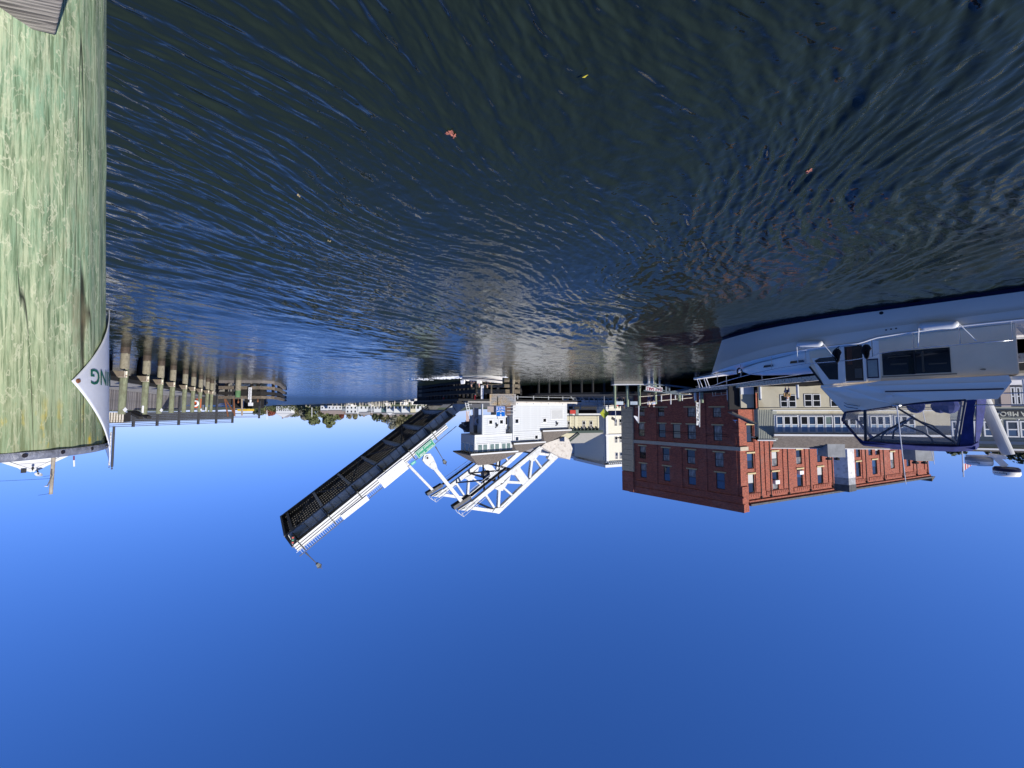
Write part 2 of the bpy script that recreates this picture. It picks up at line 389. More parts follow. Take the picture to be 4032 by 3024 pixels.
    for sc_, a0_, a1_, d1_ in ((2.2, 0.0, 0.7, 130.0), (13.0, 0.06, 0.11, 40.0)):
        n3 = N.new('ShaderNodeTexNoise'); n3.inputs['Scale'].default_value = sc_; n3.inputs['Detail'].default_value = 3; L.new(mp.outputs[0], n3.inputs['Vector'])
        sb = N.new('ShaderNodeVectorMath'); sb.operation = 'SUBTRACT'; sb.inputs[1].default_value = (0.5, 0.5, 0.5); L.new(n3.outputs['Color'], sb.inputs[0])
        ml = N.new('ShaderNodeVectorMath'); ml.operation = 'MULTIPLY'; ml.inputs[1].default_value = (1, 1, 0); L.new(sb.outputs[0], ml.inputs[0])
        r3 = N.new('ShaderNodeMapRange'); r3.inputs[1].default_value = 6; r3.inputs[2].default_value = d1_; r3.inputs[3].default_value = a0_; r3.inputs[4].default_value = a1_; L.new(ln.outputs['Value'], r3.inputs[0])
        ca = N.new('ShaderNodeTexNoise'); ca.inputs['Scale'].default_value = 0.11; ca.inputs['Detail'].default_value = 3; L.new(tc.outputs['Object'], ca.inputs['Vector'])
        cm_ = N.new('ShaderNodeMapRange'); cm_.inputs[1].default_value = 0.35; cm_.inputs[2].default_value = 0.65; cm_.inputs[3].default_value = 0.5; cm_.inputs[4].default_value = 1.35; L.new(ca.outputs['Fac'], cm_.inputs[0])
        mm = N.new('ShaderNodeMath'); mm.operation = 'MULTIPLY'; L.new(r3.outputs[0], mm.inputs[0]); L.new(cm_.outputs[0], mm.inputs[1])
        scl = N.new('ShaderNodeVectorMath'); scl.operation = 'SCALE'; L.new(ml.outputs[0], scl.inputs[0]); L.new(mm.outputs[0], scl.inputs['Scale'])
        ad = N.new('ShaderNodeVectorMath'); ad.operation = 'ADD'; L.new(acc, ad.inputs[0]); L.new(scl.outputs[0], ad.inputs[1]); acc = ad.outputs[0]
    rr = N.new('ShaderNodeMapRange'); rr.inputs[1].default_value = 25; rr.inputs[2].default_value = 160; rr.inputs[3].default_value = 0.05; rr.inputs[4].default_value = 0.34; L.new(ln.outputs['Value'], rr.inputs[0]); L.new(rr.outputs[0], b.inputs['Roughness']); b.distribution = 'GGX'
    nm = N.new('ShaderNodeVectorMath'); nm.operation = 'NORMALIZE'; L.new(acc, nm.inputs[0]); L.new(nm.outputs[0], b.inputs['Normal'])
    me.materials.append(m)
    o = bpy.data.objects.new('water', me); COL.objects.link(o); struct(o)
    # the river behind the viewer
    mb = MB(); ring = []
    for k in range(25):
        a = R(64 + 232 * k / 24)
        mb.v += [(0.9 * math.sin(a), 0.9 * math.cos(a), 0), (4400 * math.sin(a), 4400 * math.cos(a), 0)]
    for k in range(24): mb.f.append((2 * k, 2 * k + 1, 2 * k + 3, 2 * k + 2)); mb.m.append(0)
    mb.f.append(tuple(2 * k for k in range(25))); mb.m.append(0)
    o = mb.build('water', m); struct(o)
water()
# river bed far below keeps the bank shapes closed
# ================================================================== NEAR PILE
def near_pile():
    A0 = V((0.916, 0.609, 0)); Rp = 0.19; zt = 3.566
    lean = V((-0.55, 0.83, 0)) * 0.047
    def axis(z): return V((A0.x, A0.y, 0)) + lean * (z - EYE)
    root = thing('mooring_pile', 'big pale green timber pile close up with a metal cap and white diamond sign', 'timber pile', tuple(axis(0)))
    rs = np.random.RandomState(5)
    nT, nZ = 300, 300
    mb = MB(); mb.uv = []
    ck = [(rs.uniform(R(120), R(240)), rs.uniform(1.6, 3.4), rs.uniform(0.25, 0.9), rs.uniform(0.0006, 0.0016)) for _ in range(60)]
    for j in range(nZ + 1):
        z = -0.6 + (zt + 0.6) * (j / nZ) ** 0.75; c = axis(z); 
        for i in range(nT + 1):
            # dense angular sampling everywhere
            t = 2 * math.pi * i / nT
            r = Rp + 0.001 * math.sin(3 * t + 1.3 + z * 0.8) + 0.0006 * math.sin(9 * t + 2.1 * z) + 0.0006 * math.sin(31 * t + 3 * math.sin(z * 2.2)) + 0.002 * math.exp(-((z - 3.02) / 0.05) ** 2 - ((t - 2.45) / 0.12) ** 2)
            mb.v.append((c.x + r * math.cos(t), c.y + r * math.sin(t), z)); mb.uv.append((t * Rp, z))
    for j in range(nZ):
        for i in range(nT):
            a = j * (nT + 1) + i
            mb.f.append((a, a + 1, a + nT + 2, a + nT + 1)); mb.m.append(0)
    m = bpy.data.materials.new('treated_pile_wood'); m.use_nodes = True; t = m.node_tree; N = t.nodes; L = t.links; b = N['Principled BSDF']; b.inputs['Roughness'].default_value = 0.85
    b.inputs['Specular IOR Level'].default_value = 0.3
    uv = N.new('ShaderNodeUVMap')
    def mapn(sx, sy, loc=0):
        q = N.new('ShaderNodeMapping'); q.inputs['Scale'].default_value = (sx, sy, 1); q.inputs['Location'].default_value = (loc, loc * 1.7, 0); L.new(uv.outputs[0], q.inputs[0]); return q
    def noise(q, sc, det=4, dist=0.0, ro=0.6):
        n = N.new('ShaderNodeTexNoise'); n.inputs['Scale'].default_value = sc; n.inputs['Detail'].default_value = det; n.inputs['Distortion'].default_value = dist; n.inputs['Roughness'].default_value = ro; L.new(q.outputs[0], n.inputs['Vector']); return n.outputs['Fac']
    def rng(x, a, b_, c=0.0, d=1.0, st='LINEAR'):
        r = N.new('ShaderNodeMapRange'); r.interpolation_type = st
        for i_, vv in ((1, a), (2, b_), (3, c), (4, d)): r.inputs[i_].default_value = vv
        L.new(x, r.inputs[0]); return r.outputs[0]
    def mix(f_, a, b_, mode='MIX'):
        x = N.new('ShaderNodeMix'); x.data_type = 'RGBA'; x.blend_type = mode
        if isinstance(f_, float): x.inputs[0].default_value = f_
        else: L.new(f_, x.inputs[0])
        for k_, c in ((6, a), (7, b_)):
            if isinstance(c, tuple): x.inputs[k_].default_value = (*c, 1)
            else: L.new(c, x.inputs[k_])
        return x.outputs[2]
    def math_(op, a, b_=None):
        x = N.new('ShaderNodeMath'); x.operation = op
        for k_, c in ((0, a), (1, b_)):
            if c is None: continue
            if isinstance(c, float): x.inputs[k_].default_value = c
            else: L.new(c, x.inputs[k_])
        return x.outputs[0]
    big = noise(mapn(1, 0.6), 9, 3)
    grain = noise(mapn(1, 0.045), 260, 5, 0.2, 0.7)
    grain2 = noise(mapn(1, 0.1, 3), 120, 6, 0.3, 0.75)
    fig = noise(mapn(1, 0.33, 5), 26, 5, 0.3, 0.6)          # annual-ring figure
    ringv = math_('FRACT', math_('MULTIPLY', fig, 7.0))
    ring1 = rng(math_('ABSOLUTE', math_('SUBTRACT', ringv, 0.5)), 0.0, 0.11, 1.0, 0.0, 'SMOOTHSTEP')
    ringm = math_('MULTIPLY', ring1, rng(noise(mapn(1, 0.5, 9), 14, 3), 0.3, 0.5))
    c = mix(rng(big, 0.35, 0.65), (0.235, 0.38, 0.235), (0.365, 0.465, 0.28))
    c = mix(rng(noise(mapn(1, 0.35, 2), 7, 5), 0.5, 0.72, 0, 0.6), c, (0.27, 0.27, 0.13))
    c = mix(rng(grain2, 0.44, 0.6, 0, 0.75), c, (0.5, 0.54, 0.34))
    c = mix(rng(grain, 0.4, 0.54, 0.8, 0.0), c, (0.1, 0.16, 0.08))
    c = mix(math_('MULTIPLY', ringm, 0.62), c, (0.6, 0.62, 0.42))
    # drying checks: long thin dark splits
    vo = N.new('ShaderNodeTexNoise'); vo.inputs['Scale'].default_value = 30; vo.inputs['Detail'].default_value = 1; L.new(mapn(1, 0.02, 7).outputs[0], vo.inputs['Vector'])
    chk = rng(math_('ABSOLUTE', math_('SUBTRACT', vo.outputs['Fac'], 0.5)), 0.0, 0.007, 1.0, 0.0)
    chk = math_('MULTIPLY', chk, rng(noise(mapn(1, 0.3, 11), 12, 2), 0.44, 0.52))
    c = mix(chk, c, (0.025, 0.03, 0.02))
    sep = N.new('ShaderNodeSeparateXYZ'); L.new(uv.outputs[0], sep.inputs[0])
    hi = rng(sep.outputs['Y'], 3.36, 3.58)
    lic = math_('MULTIPLY', rng(noise(mapn(1, 0.25, 4), 60, 5), 0.57, 0.68), rng(sep.outputs['Y'], 3.47, 3.565, 0.0, 1.0))
    c = mix(math_('MULTIPLY', hi, 0.45), c, (0.2, 0.19, 0.08))
    c = mix(lic, c, (0.55, 0.4, 0.02))
    c = mix(math_('MULTIPLY', rng(noise(mapn(1, 0.5, 14), 10, 4), 0.6, 0.72), 0.55), c, (0.22, 0.17, 0.09))
    L.new(c, b.inputs['Base Color'])
    bp = N.new('ShaderNodeBump'); bp.inputs['Strength'].default_value = 0.35; bp.inputs['Distance'].default_value = 0.002
    hgt = math_('SUBTRACT', grain, math_('MULTIPLY', chk, 2.0)); L.new(hgt, bp.inputs['Height']); L.new(bp.outputs[0], b.inputs['Normal'])
    o = MB.build(mb, 'pile_shaft', m, root, smooth=True)
    # folded metal cap with nails round its rim
    zinc = M_('zinc_cap', (0.3, 0.31, 0.34), 0.5, 0.5, var=0.5, vscale=22, bump=0.3, bscale=60)
    cap = MB(); rows = []
    for z, rr in ((zt - 0.0005, Rp + 0.0035), (zt + 0.006, Rp + 0.0042), (zt + 0.0105, Rp + 0.002), (zt + 0.0125, Rp - 0.004), (zt + 0.0135, Rp * 0.5), (zt + 0.014, 0.001)):
        c_ = axis(z); rows.append([(c_.x + (rr + 0.0006 * math.sin(7 * a_)) * math.cos(a_), c_.y + rr * math.sin(a_), z) for a_ in [2 * math.pi * k / 200 for k in range(200)]])
    cap.grid(rows, closed=True).build('metal_cap', zinc, root, smooth=True)
    def hit(x, y):    # where a line of sight meets the shaft
        d = ray(x, y); c_ = axis(3.45); a = d.x ** 2 + d.y ** 2; bb = -2 * (d.x * c_.x + d.y * c_.y); cc = c_.x ** 2 + c_.y ** 2 - Rp ** 2
        disc = bb * bb - 4 * a * cc; tt = (-bb - math.sqrt(max(disc, 0))) / (2 * a); p = d * tt
        return math.atan2(p.y - c_.y, p.x - c_.x) % (2 * math.pi), EYE + d.z * tt
    def surf(t_, z, off):
        c_ = axis(z); return V((c_.x + (Rp + off) * math.cos(t_), c_.y + (Rp + off) * math.sin(t_), z))
    for px in ((66, 1796), (215, 1786), (330, 1778), (391, 1764)):
        t_, z = hit(*px); z = zt + 0.0045
        nl = MB(); p = surf(t_, z, 0.0038); q = surf(t_, z, 0.0052); nl.cyl(p, q, 0.0032, 0.0028, 12); nl.build('nail', M_('nail_head', (0.04, 0.035, 0.04), 0.5, 0.6) if 'nail_head' not in bpy.data.materials else bpy.data.materials['nail_head'], root)
    # diamond sign wrapped round the shaft
    tc_, zc = hit(269, 1500); hd = 0.15; n = 40
    sroot = thing('diamond_sign', 'white diamond-shaped sign with green letters nailed round the big near pile', 'sign', tuple(surf(tc_, zc, 0.004)), None)
    sb = MB()
    for lay in (0.0035, 0.0022):
        for i in range(n + 1):
            for j in range(n + 1):
                p_, q_ = 2 * i / n - 1, 2 * j / n - 1
                s_ = -hd + hd * (p_ + q_) / 2; dz = hd * (p_ - q_) / 2 * 1.02
                lift = 0.002 * max(0, (abs(p_) + abs(q_) - 1.1)) ** 2 + (0.001 * max(0.0, dz / hd - 0.35) ** 1)
                sb.v.append(tuple(surf(tc_ + s_ / Rp, zc + dz, lay + lift)))
    for lay in (0, 1):
        b0 = lay * (n + 1) ** 2
        for i in range(n):
            for j in range(n):
                a = b0 + i * (n + 1) + j; f_ = (a, a + 1, a + n + 2, a + n + 1); sb.f.append(f_ if lay == 0 else f_[::-1]); sb.m.append(0)
    k1 = (n + 1) ** 2
    edge = [i * (n + 1) for i in range(n + 1)] + [n * (n + 1) + j for j in range(1, n + 1)] + [i * (n + 1) + n for i in range(n - 1, -1, -1)] + [j for j in range(n - 1, 0, -1)]
    for i in range(len(edge)):
        a, c_ = edge[i], edge[(i + 1) % len(edge)]; sb.f.append((a, c_, c_ + k1, a + k1)); sb.m.append(0)
    sb.build('plate', M_('sign_enamel', (0.68, 0.7, 0.76), 0.4, var=0.07, vscale=30), sroot, smooth=True)
    vs, fs = text_data('MOORING', 0.0385)
    tG, zb = hit(346, 1453); xr = max(v[0] for v in vs); zl = min(v[1] for v in vs)
    zb = hit(346, 1452)[1]
    lt = MB()
    # refine long faces so letters follow the curve
    for o_ in (0, 0.0006, -0.0006):
        lt.add([surf(tG + (v[0] * 0.93 - xr * 0.93 + o_) / Rp, zb + (v[1] - zl), 0.0052) for v in vs], fs)
    lt.build('lettering', letterg, sroot)
    sc = MB(); t_, z = hit(293, 1500); sc.cyl(surf(t_, z, 0.004), surf(t_, z, 0.0065), 0.0045, 0.003, 12); sc.build('screw', rust, sroot)
near_pile()
def near_board():
    zt = 2.915
    a = PZ(217, 137, zt); b = PZ(249, 0, zt); c = PZ(0, 93, zt)
    e = (c - a).normalized(); g = (b - a).normalized()
    root = thing('dock_rail_board', 'grey weathered board butted against the near green pile in the corner of the view', 'wooden board', (a.x, a.y, zt - 0.04))
    mb = MB(); p = [a, a + g * 0.4, a + g * 0.4 + e * 1.6, a + e * 1.6]
    top = M_('grey_board_grain', (0.3, 0.265, 0.23), 0.9)
    t = top.node_tree; N = t.nodes; L = t.links
    tc = N.new('ShaderNodeTexCoord'); mp = N.new('ShaderNodeMapping'); mp.inputs['Rotation'].default_value = (0, 0, -math.atan2(e.y, e.x)); mp2 = N.new('ShaderNodeMapping'); mp2.inputs['Scale'].default_value = (4, 120, 20)
    L.new(tc.outputs['Object'], mp.inputs[0]); L.new(mp.outputs[0], mp2.inputs[0])
    n = N.new('ShaderNodeTexNoise'); n.inputs['Scale'].default_value = 2.2; n.inputs['Detail'].default_value = 7; n.inputs['Distortion'].default_value = 0.6; L.new(mp2.outputs[0], n.inputs['Vector'])
    cr = N.new('ShaderNodeValToRGB'); cr.color_ramp.elements[0].position = 0.36; cr.color_ramp.elements[0].color = (0.1, 0.085, 0.08, 1); cr.color_ramp.elements[1].position = 0.62; cr.color_ramp.elements[1].color = (0.44, 0.39, 0.34, 1)
    L.new(n.outputs['Fac'], cr.inputs[0]); L.new(cr.outputs[0], N['Principled BSDF'].inputs['Base Color'])
    bp = N.new('ShaderNodeBump'); bp.inputs['Strength'].default_value = 0.8; bp.inputs['Distance'].default_value = 0.003; L.new(n.outputs['Fac'], bp.inputs['Height']); L.new(bp.outputs[0], N['Principled BSDF'].inputs['Normal'])
    mb.hexa([q - V((0, 0, 0.04)) for q in p] + p); o = mb.build('plank', top, root, bevel=0.002)
    mb = MB(); o2 = a - e * 0.003; s_ = V((0, 0, 0.045))
    dn = [a - s_ - e * 0.0, a + g * 0.4 - s_ - e * 0.055, a + g * 0.4 + e * 1.6 - s_, a + e * 1.6 - s_]
    mb.hexa([q - V((0, 0, 0.1)) for q in dn] + dn); mb.build('shadow_sliver', blackw, root)  # near-black piece added for the shadowed gap between board and pile
near_board()

# ================================================================== RIGHT BANK DOCK
def dock_right():
    rd = V((0.508, 0.861, 0)); pd = V((0.861, -0.508, 0))
    def row(Y): return V((0.59 * Y + 9.28, Y, 0))
    Ys = [22.0, 25.5, 28.5, 31.6, 35.5, 38.75, 42.1, 45.9, 48.6]
    F0 = Fr(row(0), rd)         # x along row, y = z x ex -> away to the left/back ; -y = towards the bank
    def T(Y): return (row(Y) - F0.o).dot(F0.ex)
    pilem = M_('green_treated_pile', (0.2, 0.215, 0.13), 0.9, var=0.4, vscale=5, vstretch=(2, 2, 0.35), bump=0.5, dirt=((0.13, 0.12, 0.07), 2.2))
    signs = {0: 'd', 2: 'd', 6: 'd', 1: 'm', 7: 'm'}
    words = ['nearest of the row with a white diamond sign', 'second in the row with a white ruled board near its top', 'third in the row with a small white diamond sign',
             'fourth in the row and bare of signs', 'fifth in the row where the board fence ends', 'sixth in the row by the red board', 'seventh in the row with a tiny diamond sign', 'eighth in the row close beside the last pile', 'last in the row at the far dock end']
    for i, Y in enumerate(Ys):
        b = row(Y); zt = [3.84, 3.9, 3.9, 3.88, 3.88, 3.9, 3.92, 3.95, 3.95][i]
        rt = thing('dock_pile', 'green treated dock pile, ' + words[i], 'pile', tuple(b), 'piles along the right bank dock')
        ln = V((-0.508, -0.861, 0)); toL = -pd
        mb = MB(); mb.cyl(b + V((0, 0, 1.78)), b + V((0.0, 0, zt)), 0.175, 0.165, 20); mb.cyl(b + V((0, 0, zt)), b + V((0, 0, zt + 0.015)), 0.165, 0.14, 20)
        c = b + toL * 0.07; mb.cyl(c + V((0, 0, 1.2)), c + V((0, 0, 1.8)), 0.105, 0.12, 14)
        mb.build('shaft', pilem, rt, smooth=False)
        mb = MB(); rows = []
        for z, r in ((-0.6, 0.17), (0.3, 0.185), (0.42, 0.2), (1.12, 0.205), (1.24, 0.19), (1.29, 0.14), (1.3, 0.01)):
            rows.append([(b.x + (r + 0.012 * math.sin(5 * a + z * 7 + i)) * math.cos(a), b.y + r * math.sin(a), z) for a in [6.2832 * k / 20 for k in range(20)]])
        mb.grid(rows, closed=True).build('concrete_jacket', jacket, rt, smooth=True)
        mb = MB(); rows = []
        for z, r in ((-0.3, 0.2), (0.0, 0.205), (0.3, 0.21), (0.38, 0.19)):
            rows.append([(b.x + (r + 0.012 * math.sin(9 * a + z * 9 + i)) * math.cos(a), b.y + r * math.sin(a), z) for a in [6.2832 * k / 20 for k in range(20)]])
        mb.grid(rows, closed=True).build('barnacle_band', wetband, rt, smooth=True)
        # cap beam let into the notch, running back under the deck
        e0 = b + pd * 0.0 + ln * 0.24; z0, z1 = 1.4, 1.74
        mb = MB(); q0 = e0 - pd * 0.12; q1 = e0 + pd * 3.4
        mb.bar(q0 + V((0, 0, (z0 + z1) / 2)), q1 + V((0, 0, (z0 + z1) / 2)), 0.3, z1 - z0); mb.build('cap_beam', timber, rt)
        mb = MB(); mb.bar(q0 - pd * 0.012 + V((0, 0, (z0 + z1) / 2)), q0 + V((0, 0, (z0 + z1) / 2)), 0.34, 0.36)
        mb.build('end_grain', palewood, rt); mb = MB()
        mb.bar(b - rd * 0.22 + pd * 0.02 + V((0, 0, 1.57)), b - rd * 0.15 + pd * 0.02 + V((0, 0, 1.57)), 0.42, 0.36)
        mb.build('end_grain', palewood, rt)
        for k in (-0.06, 0.08): mb = MB(); mb.cyl(b - rd * 0.235 + pd * k + V((0, 0, 1.6 - k)), b - rd * 0.2 + pd * k + V((0, 0, 1.6 - k)), 0.045, n=8); mb.build('bolt', rust, rt)
        if i in signs:
            vd = (V((0, 0, 0)) - b).normalized(); vd.z = 0; lt = V((vd.y, -vd.x, 0)) * -1
            lt = V((-0.7, 0.7, 0)).normalized()
            if signs[i] == 'd':
                nrm = (lt * 0.75 + vd * 0.65).normalized(); tx = V((-nrm.y, nrm.x, 0)); cc = b + nrm * 0.176 + V((0, 0, zt - 0.25))
                F = Fr(cc, tx if tx.dot(V((1, 0, 0))) > 0 else -tx)
                s_ = thing('diamond_sign', ['small white diamond sign on the nearest pile of the dock row', '', 'small white diamond sign on the third pile of the dock row', '', '', '', 'tiny white diamond sign on the seventh pile of the dock row'][i], 'sign', tuple(cc), 'diamond signs on the dock piles')
                mb = MB(); h = 0.15; mb.prism([F.pt(-h, 0, 0), F.pt(0, 0, -h), F.pt(h, 0, 0), F.pt(0, 0, h)], F.ey * -0.006); mb.build('plate', signwhite, s_)
                lettering(s_, F, 0.02, -0.008, 0.0, 'NO MOORING', 0.04, letterg, 0.2)
            else:
                nrm = (vd * 0.9 - lt * 0.35).normalized(); tx = V((-nrm.y, nrm.x, 0)); tx = tx if tx.x > 0 else -tx
                cc = b + nrm * 0.178 + V((0, 0, zt - 0.33)); F = Fr(cc, tx)
                s_ = thing('ruled_board', 'white ruled gauge board on the %s pile of the dock row' % ('second' if i == 1 else 'eighth'), 'gauge board', tuple(cc), 'ruled boards on the dock piles')
                mb = MB(); mb.fbox(F, -0.05, 0.05, -0.012, 0, -0.23, 0.25); mb.build('plate', signwhite, s_)
                for k in range(10): mb = MB(); mb.fbox(F, 0.0, 0.045, -0.014, -0.012, -0.21 + k * 0.045, -0.202 + k * 0.045); mb.build('graduation_mark', letterk, s_)
    # deck, its edge timber, planks
    root = thing('timber_dock', 'grey plank dock behind the row of green piles on the right bank', 'dock', tuple(row(30) + pd * 2 + V((0, 0, 0))))
    t0, t1 = T(12), T(50)
    mb = MB(); mb.bar(row(12) + pd * 0.25 + V((0, 0, 1.84)), row(50) + pd * 0.25 + V((0, 0, 1.84)), 0.14, 0.22); mb.build('edge_timber', blackw, root)
    mb = MB(); mb.bar(row(12) + pd * 1.9 + V((0, 0, 1.85)), row(50) + pd * 1.9 + V((0, 0, 1.85)), 0.14, 0.2); mb.bar(row(12) + pd * 3.5 + V((0, 0, 1.85)), row(50) + pd * 3.5 + V((0, 0, 1.85)), 0.14, 0.2); mb.build('stringer', blackw, root)
    npl = 24; pm = MB().box(0, 4.0, -0.075, 0.075, -0.04, 0).mesh('deck_plank', [deckwood])
    wdt = 3.75 / npl
    for seg in range(10):
        for k in range(npl):
            L_ = (t1 - t0) / 10
            p = F0.o + F0.ex * (t0 + seg * L_) + pd * (0.3 + k * wdt); z = 2.0 + random.uniform(-0.006, 0.006)
            M = Matrix(((rd.x * L_ / 4.02, -rd.y, 0, p.x), (rd.y * L_ / 4.02, rd.x, 0, p.y), (0, 0, 1, z), (0, 0, 0, 1)))
            piece(pm, 'deck_plank', root, M)
    mb = MB()
    for k in range(5):
        for s_ in (2.2, 3.9):
            q = row(18 + k * 7) + pd * s_; mb.cyl(q + V((0, 0, -1)), q + V((0, 0, 1.75)), 0.15, n=8)
    mb.build('support_pile', blackw, root)
    # board fence along the back
    fr = thing('board_fence', 'tall grey fence of upright weathered boards along the back of the dock', 'fence', tuple(row(25) + pd * 4.05 + V((0, 0, 2.0))))
    bms = [MB().box(0, 0.2, 0, 0.03, 0, 1.68).mesh('fence_board', [M_('fence_wood_%s' % 'abcd'[k], c_, 0.9, var=0.3, vscale=6, vstretch=(2, 2, .3), bump=0.4)]) for k, c_ in enumerate(((0.17, 0.15, 0.14), (0.27, 0.245, 0.225), (0.35, 0.32, 0.29), (0.22, 0.2, 0.19)))]
    cxx = row(0) + pd * 4.05
    tt = (PZ(715, 1540, 2.0) - cxx); tend = None
    # find where the line of sight at the fence end crosses the fence plane
    q = PN(715, 1570, pd, pd.dot(cxx)); tend = (q - cxx).dot(rd)
    t = tend - 27.0; n = 0
    while t < tend:
        wv = random.choice((0.17, 0.2, 0.2, 0.23)); p = cxx + rd * t
        h = 1.0 + random.uniform(-0.02, 0.012)
        M = Matrix(((rd.x * wv * 0.97 / 0.2, -pd.x * -1, 0, p.x + pd.x * random.uniform(-0.008, 0.008)), (rd.y * wv * 0.97 / 0.2, pd.y, 0, p.y), (0, 0, h, 2.0), (0, 0, 0, 1)))
        piece(random.choice(bms), 'fence_board', fr, M); t += wv; n += 1
    mb = MB(); a = cxx + rd * (tend - 19) - pd * 0.05 + V((0, 0, 3.73)); b = cxx + rd * tend - pd * 0.05 + V((0, 0, 3.73)); mb.bar(a, b, 0.14, 0.05); mb.build('top_rail', deckwood, fr)
    mb = MB(); mb.bar(cxx + rd * (tend - 19) + pd * 0.08 + V((0, 0, 2.6)), cxx + rd * tend + pd * 0.08 + V((0, 0, 2.6)), 0.06, 0.1); mb.build('back_rail', greywood, fr)
    # sloping dark timbers over the fence and the little slatted box
    for k, (x0, y0, x1, y1) in enumerate(((510, 1622, 555, 1645), (528, 1620, 588, 1644))):
        mb = MB(); mb.bar(PY(x0, y0, 27 + k), PY(x1, y1, 25 + k), 0.22, 0.16); o = mb.build('sloping_timber', blackw); tag(o, ['dark timber lying slanted over the fence top, the shorter one', 'dark timber lying slanted over the fence top, the longer one'][k], 'timber')
    bx = thing('slatted_bin', 'pale slatted wooden box above the fence beside the near pile', 'wooden box', tuple(PY(455, 1640, 24)))
    Fb = Fr(PY(486, 1624, 24), (1, 0, 0)); L0 = 1.2
    sm = MB().box(0, 0.09, 0, 0.03, 0, 0.62).mesh('slat', [palewood])
    for k in range(7): piece(sm, 'slat', bx, Fb.M(k * 0.17, 0, 0))
    mb = MB(); mb.fbox(Fb, -0.05, 1.25, -0.02, 0.5, 0.62, 0.67); mb.build('lid', deckwood, bx)
    mb = MB(); mb.fbox(Fb, -0.02, 1.2, 0.05, 0.45, 0, 0.6); mb.build('body', blackw, bx)
    # charcoal boarded railing of the ramp behind
    A = V((40.1, 40.0, 0)); B = V((37.3, 51.6, 0)); A = A + (A - B) * 0.12
    dr = (B - A).normalized(); Lr = (B - A).length
    rr = thing('boarded_railing', 'long charcoal railing of horizontal boards above the dock fence', 'railing', tuple(A + V((0, 0, 3.9))))
    Fr_ = Fr(A, dr)
    bm = MB().box(0, 1, -0.02, 0.02, 0, 0.195).mesh('rail_board', [darkrail])
    for seg in range(6):
        for k in range(5):
            M = Fr_.M(seg * Lr / 6, 0, 3.93 + k * 0.2) @ Matrix.Diagonal((Lr / 6 * 0.995, 1, 1, 1)); piece(bm, 'rail_board', rr, M)
    for z_ in (5.0, 5.2, 5.38):
        mb = MB(); mb.bar(A + V((0, 0, z_)), B + V((0, 0, z_)), 0.06, 0.06); mb.build('rail', darkrail, rr)
    pm_ = MB().box(-0.09, 0.09, -0.1, 0.1, -3.6, 1.55).mesh('post', [darkrail])
    for k in range(7): piece(pm_, 'post', rr, Fr_.M(k * Lr / 6, -0.05, 3.93))
    A2, B2 = B, B + V((-1.4, 3.2, 0))
    for z_ in (4.25, 4.6, 4.75):
        mb = MB(); mb.bar(A2 + V((0, 0, z_)), B2 + V((0, 0, z_)), 0.06, 0.1 if z_ < 4.3 else 0.05); mb.build('rail', darkrail, rr)
    mb = MB(); mb.bar(B2 + V((0, 0, 2.5)), B2 + V((0, 0, 4.95)), 0.18, 0.18); mb.build('post', darkrail, rr)
    # dark mass of the boat shed / quay under the railing
    mb = MB(); mb.prism([(A.x + 6, A.y - 6, -0.5), (A.x + 0.3, A.y, -0.5), (B.x + 0.3, B.y, -0.5), (B.x + 14, B.y + 6, -0.5)], (0, 0, 2.3)); o = mb.build('quay_wall', shadec); struct(o)
    # ladder-like slatted stair and red framed life ring
    ls = thing('slatted_screen', 'grey horizontal slats between the fifth and last dock piles', 'screen', tuple(PY(730, 1575, 41)))
    q0 = PN(718, 1560, pd, pd.dot(cxx)); q1 = PN(800, 1560, pd, pd.dot(cxx)); a_ = (q0 - cxx).dot(rd); b_ = (q1 - cxx).dot(rd)
    Fl = Fr(cxx, rd); slm = MB().box(0, 1, 0, 0.04, 0, 0.12).mesh('slat', [deckwood])
    for k in range(8):
        for g in range(3): piece(slm, 'slat', ls, Fl.M(a_ + (b_ - a_) * g / 3, 0, 2.05 + k * 0.23) @ Matrix.Diagonal(((b_ - a_) / 3 * 0.98, 1, 1, 1)))
    mb = MB()
    for g in range(4): mb.fbox(Fl, a_ + (b_ - a_) * g / 3 - 0.04, a_ + (b_ - a_) * g / 3 + 0.04, 0.04, 0.12, 2.0, 3.9)
    mb.build('post', deckwood, ls)
    c = PY(773, 1588, 42)
    lr = thing('life_ring', 'white life ring hung on a red board behind the dock piles', 'life ring', (c.x, c.y, c.z))
    mb = MB(); n = 22
    rows = [[(c.x + (0.28 + 0.1 * math.cos(v_)) * math.cos(u_), c.y + 0.09 * math.sin(v_) - 0.12, c.z + (0.28 + 0.1 * math.cos(v_)) * math.sin(u_)) for v_ in [6.2832 * k / 10 for k in range(10)]] for u_ in [6.2832 * k / n for k in range(n + 1)]]
    mb.grid(rows, closed=True).build('ring', signwhite, lr, smooth=True)
    mb = MB(); mb.box(c.x - 0.5, c.x + 0.6, c.y, c.y + 0.05, c.z - 0.5, c.z + 0.5); mb.build('red_board', orangep, lr)
    # moored black barge with tube rails, rusty frame, yellow deck at the far end of the dock
    bb = thing('work_barge', 'black work barge with bent grey tube rails beyond the last dock pile', 'barge', tuple(PZ(900, 1560, 0)))
    p0 = PY(842, 1573, 56); p1 = PY(890, 1573, 58)
    mb = MB(); mb.hexa([V((p0.x + 1, 55, 0.2)), V((p1.x - 3.2, 60, 0.2)), V((p1.x - 1, 66, 0.2)), V((p0.x + 5, 60, 0.2)), V((p0.x + 1, 55, 3.0)), V((p1.x - 3.2, 60, 3.0)), V((p1.x - 1, 66, 3.0)), V((p0.x + 5, 60, 3.0))]); mb.build('hull', black, bb)
    mb = MB()
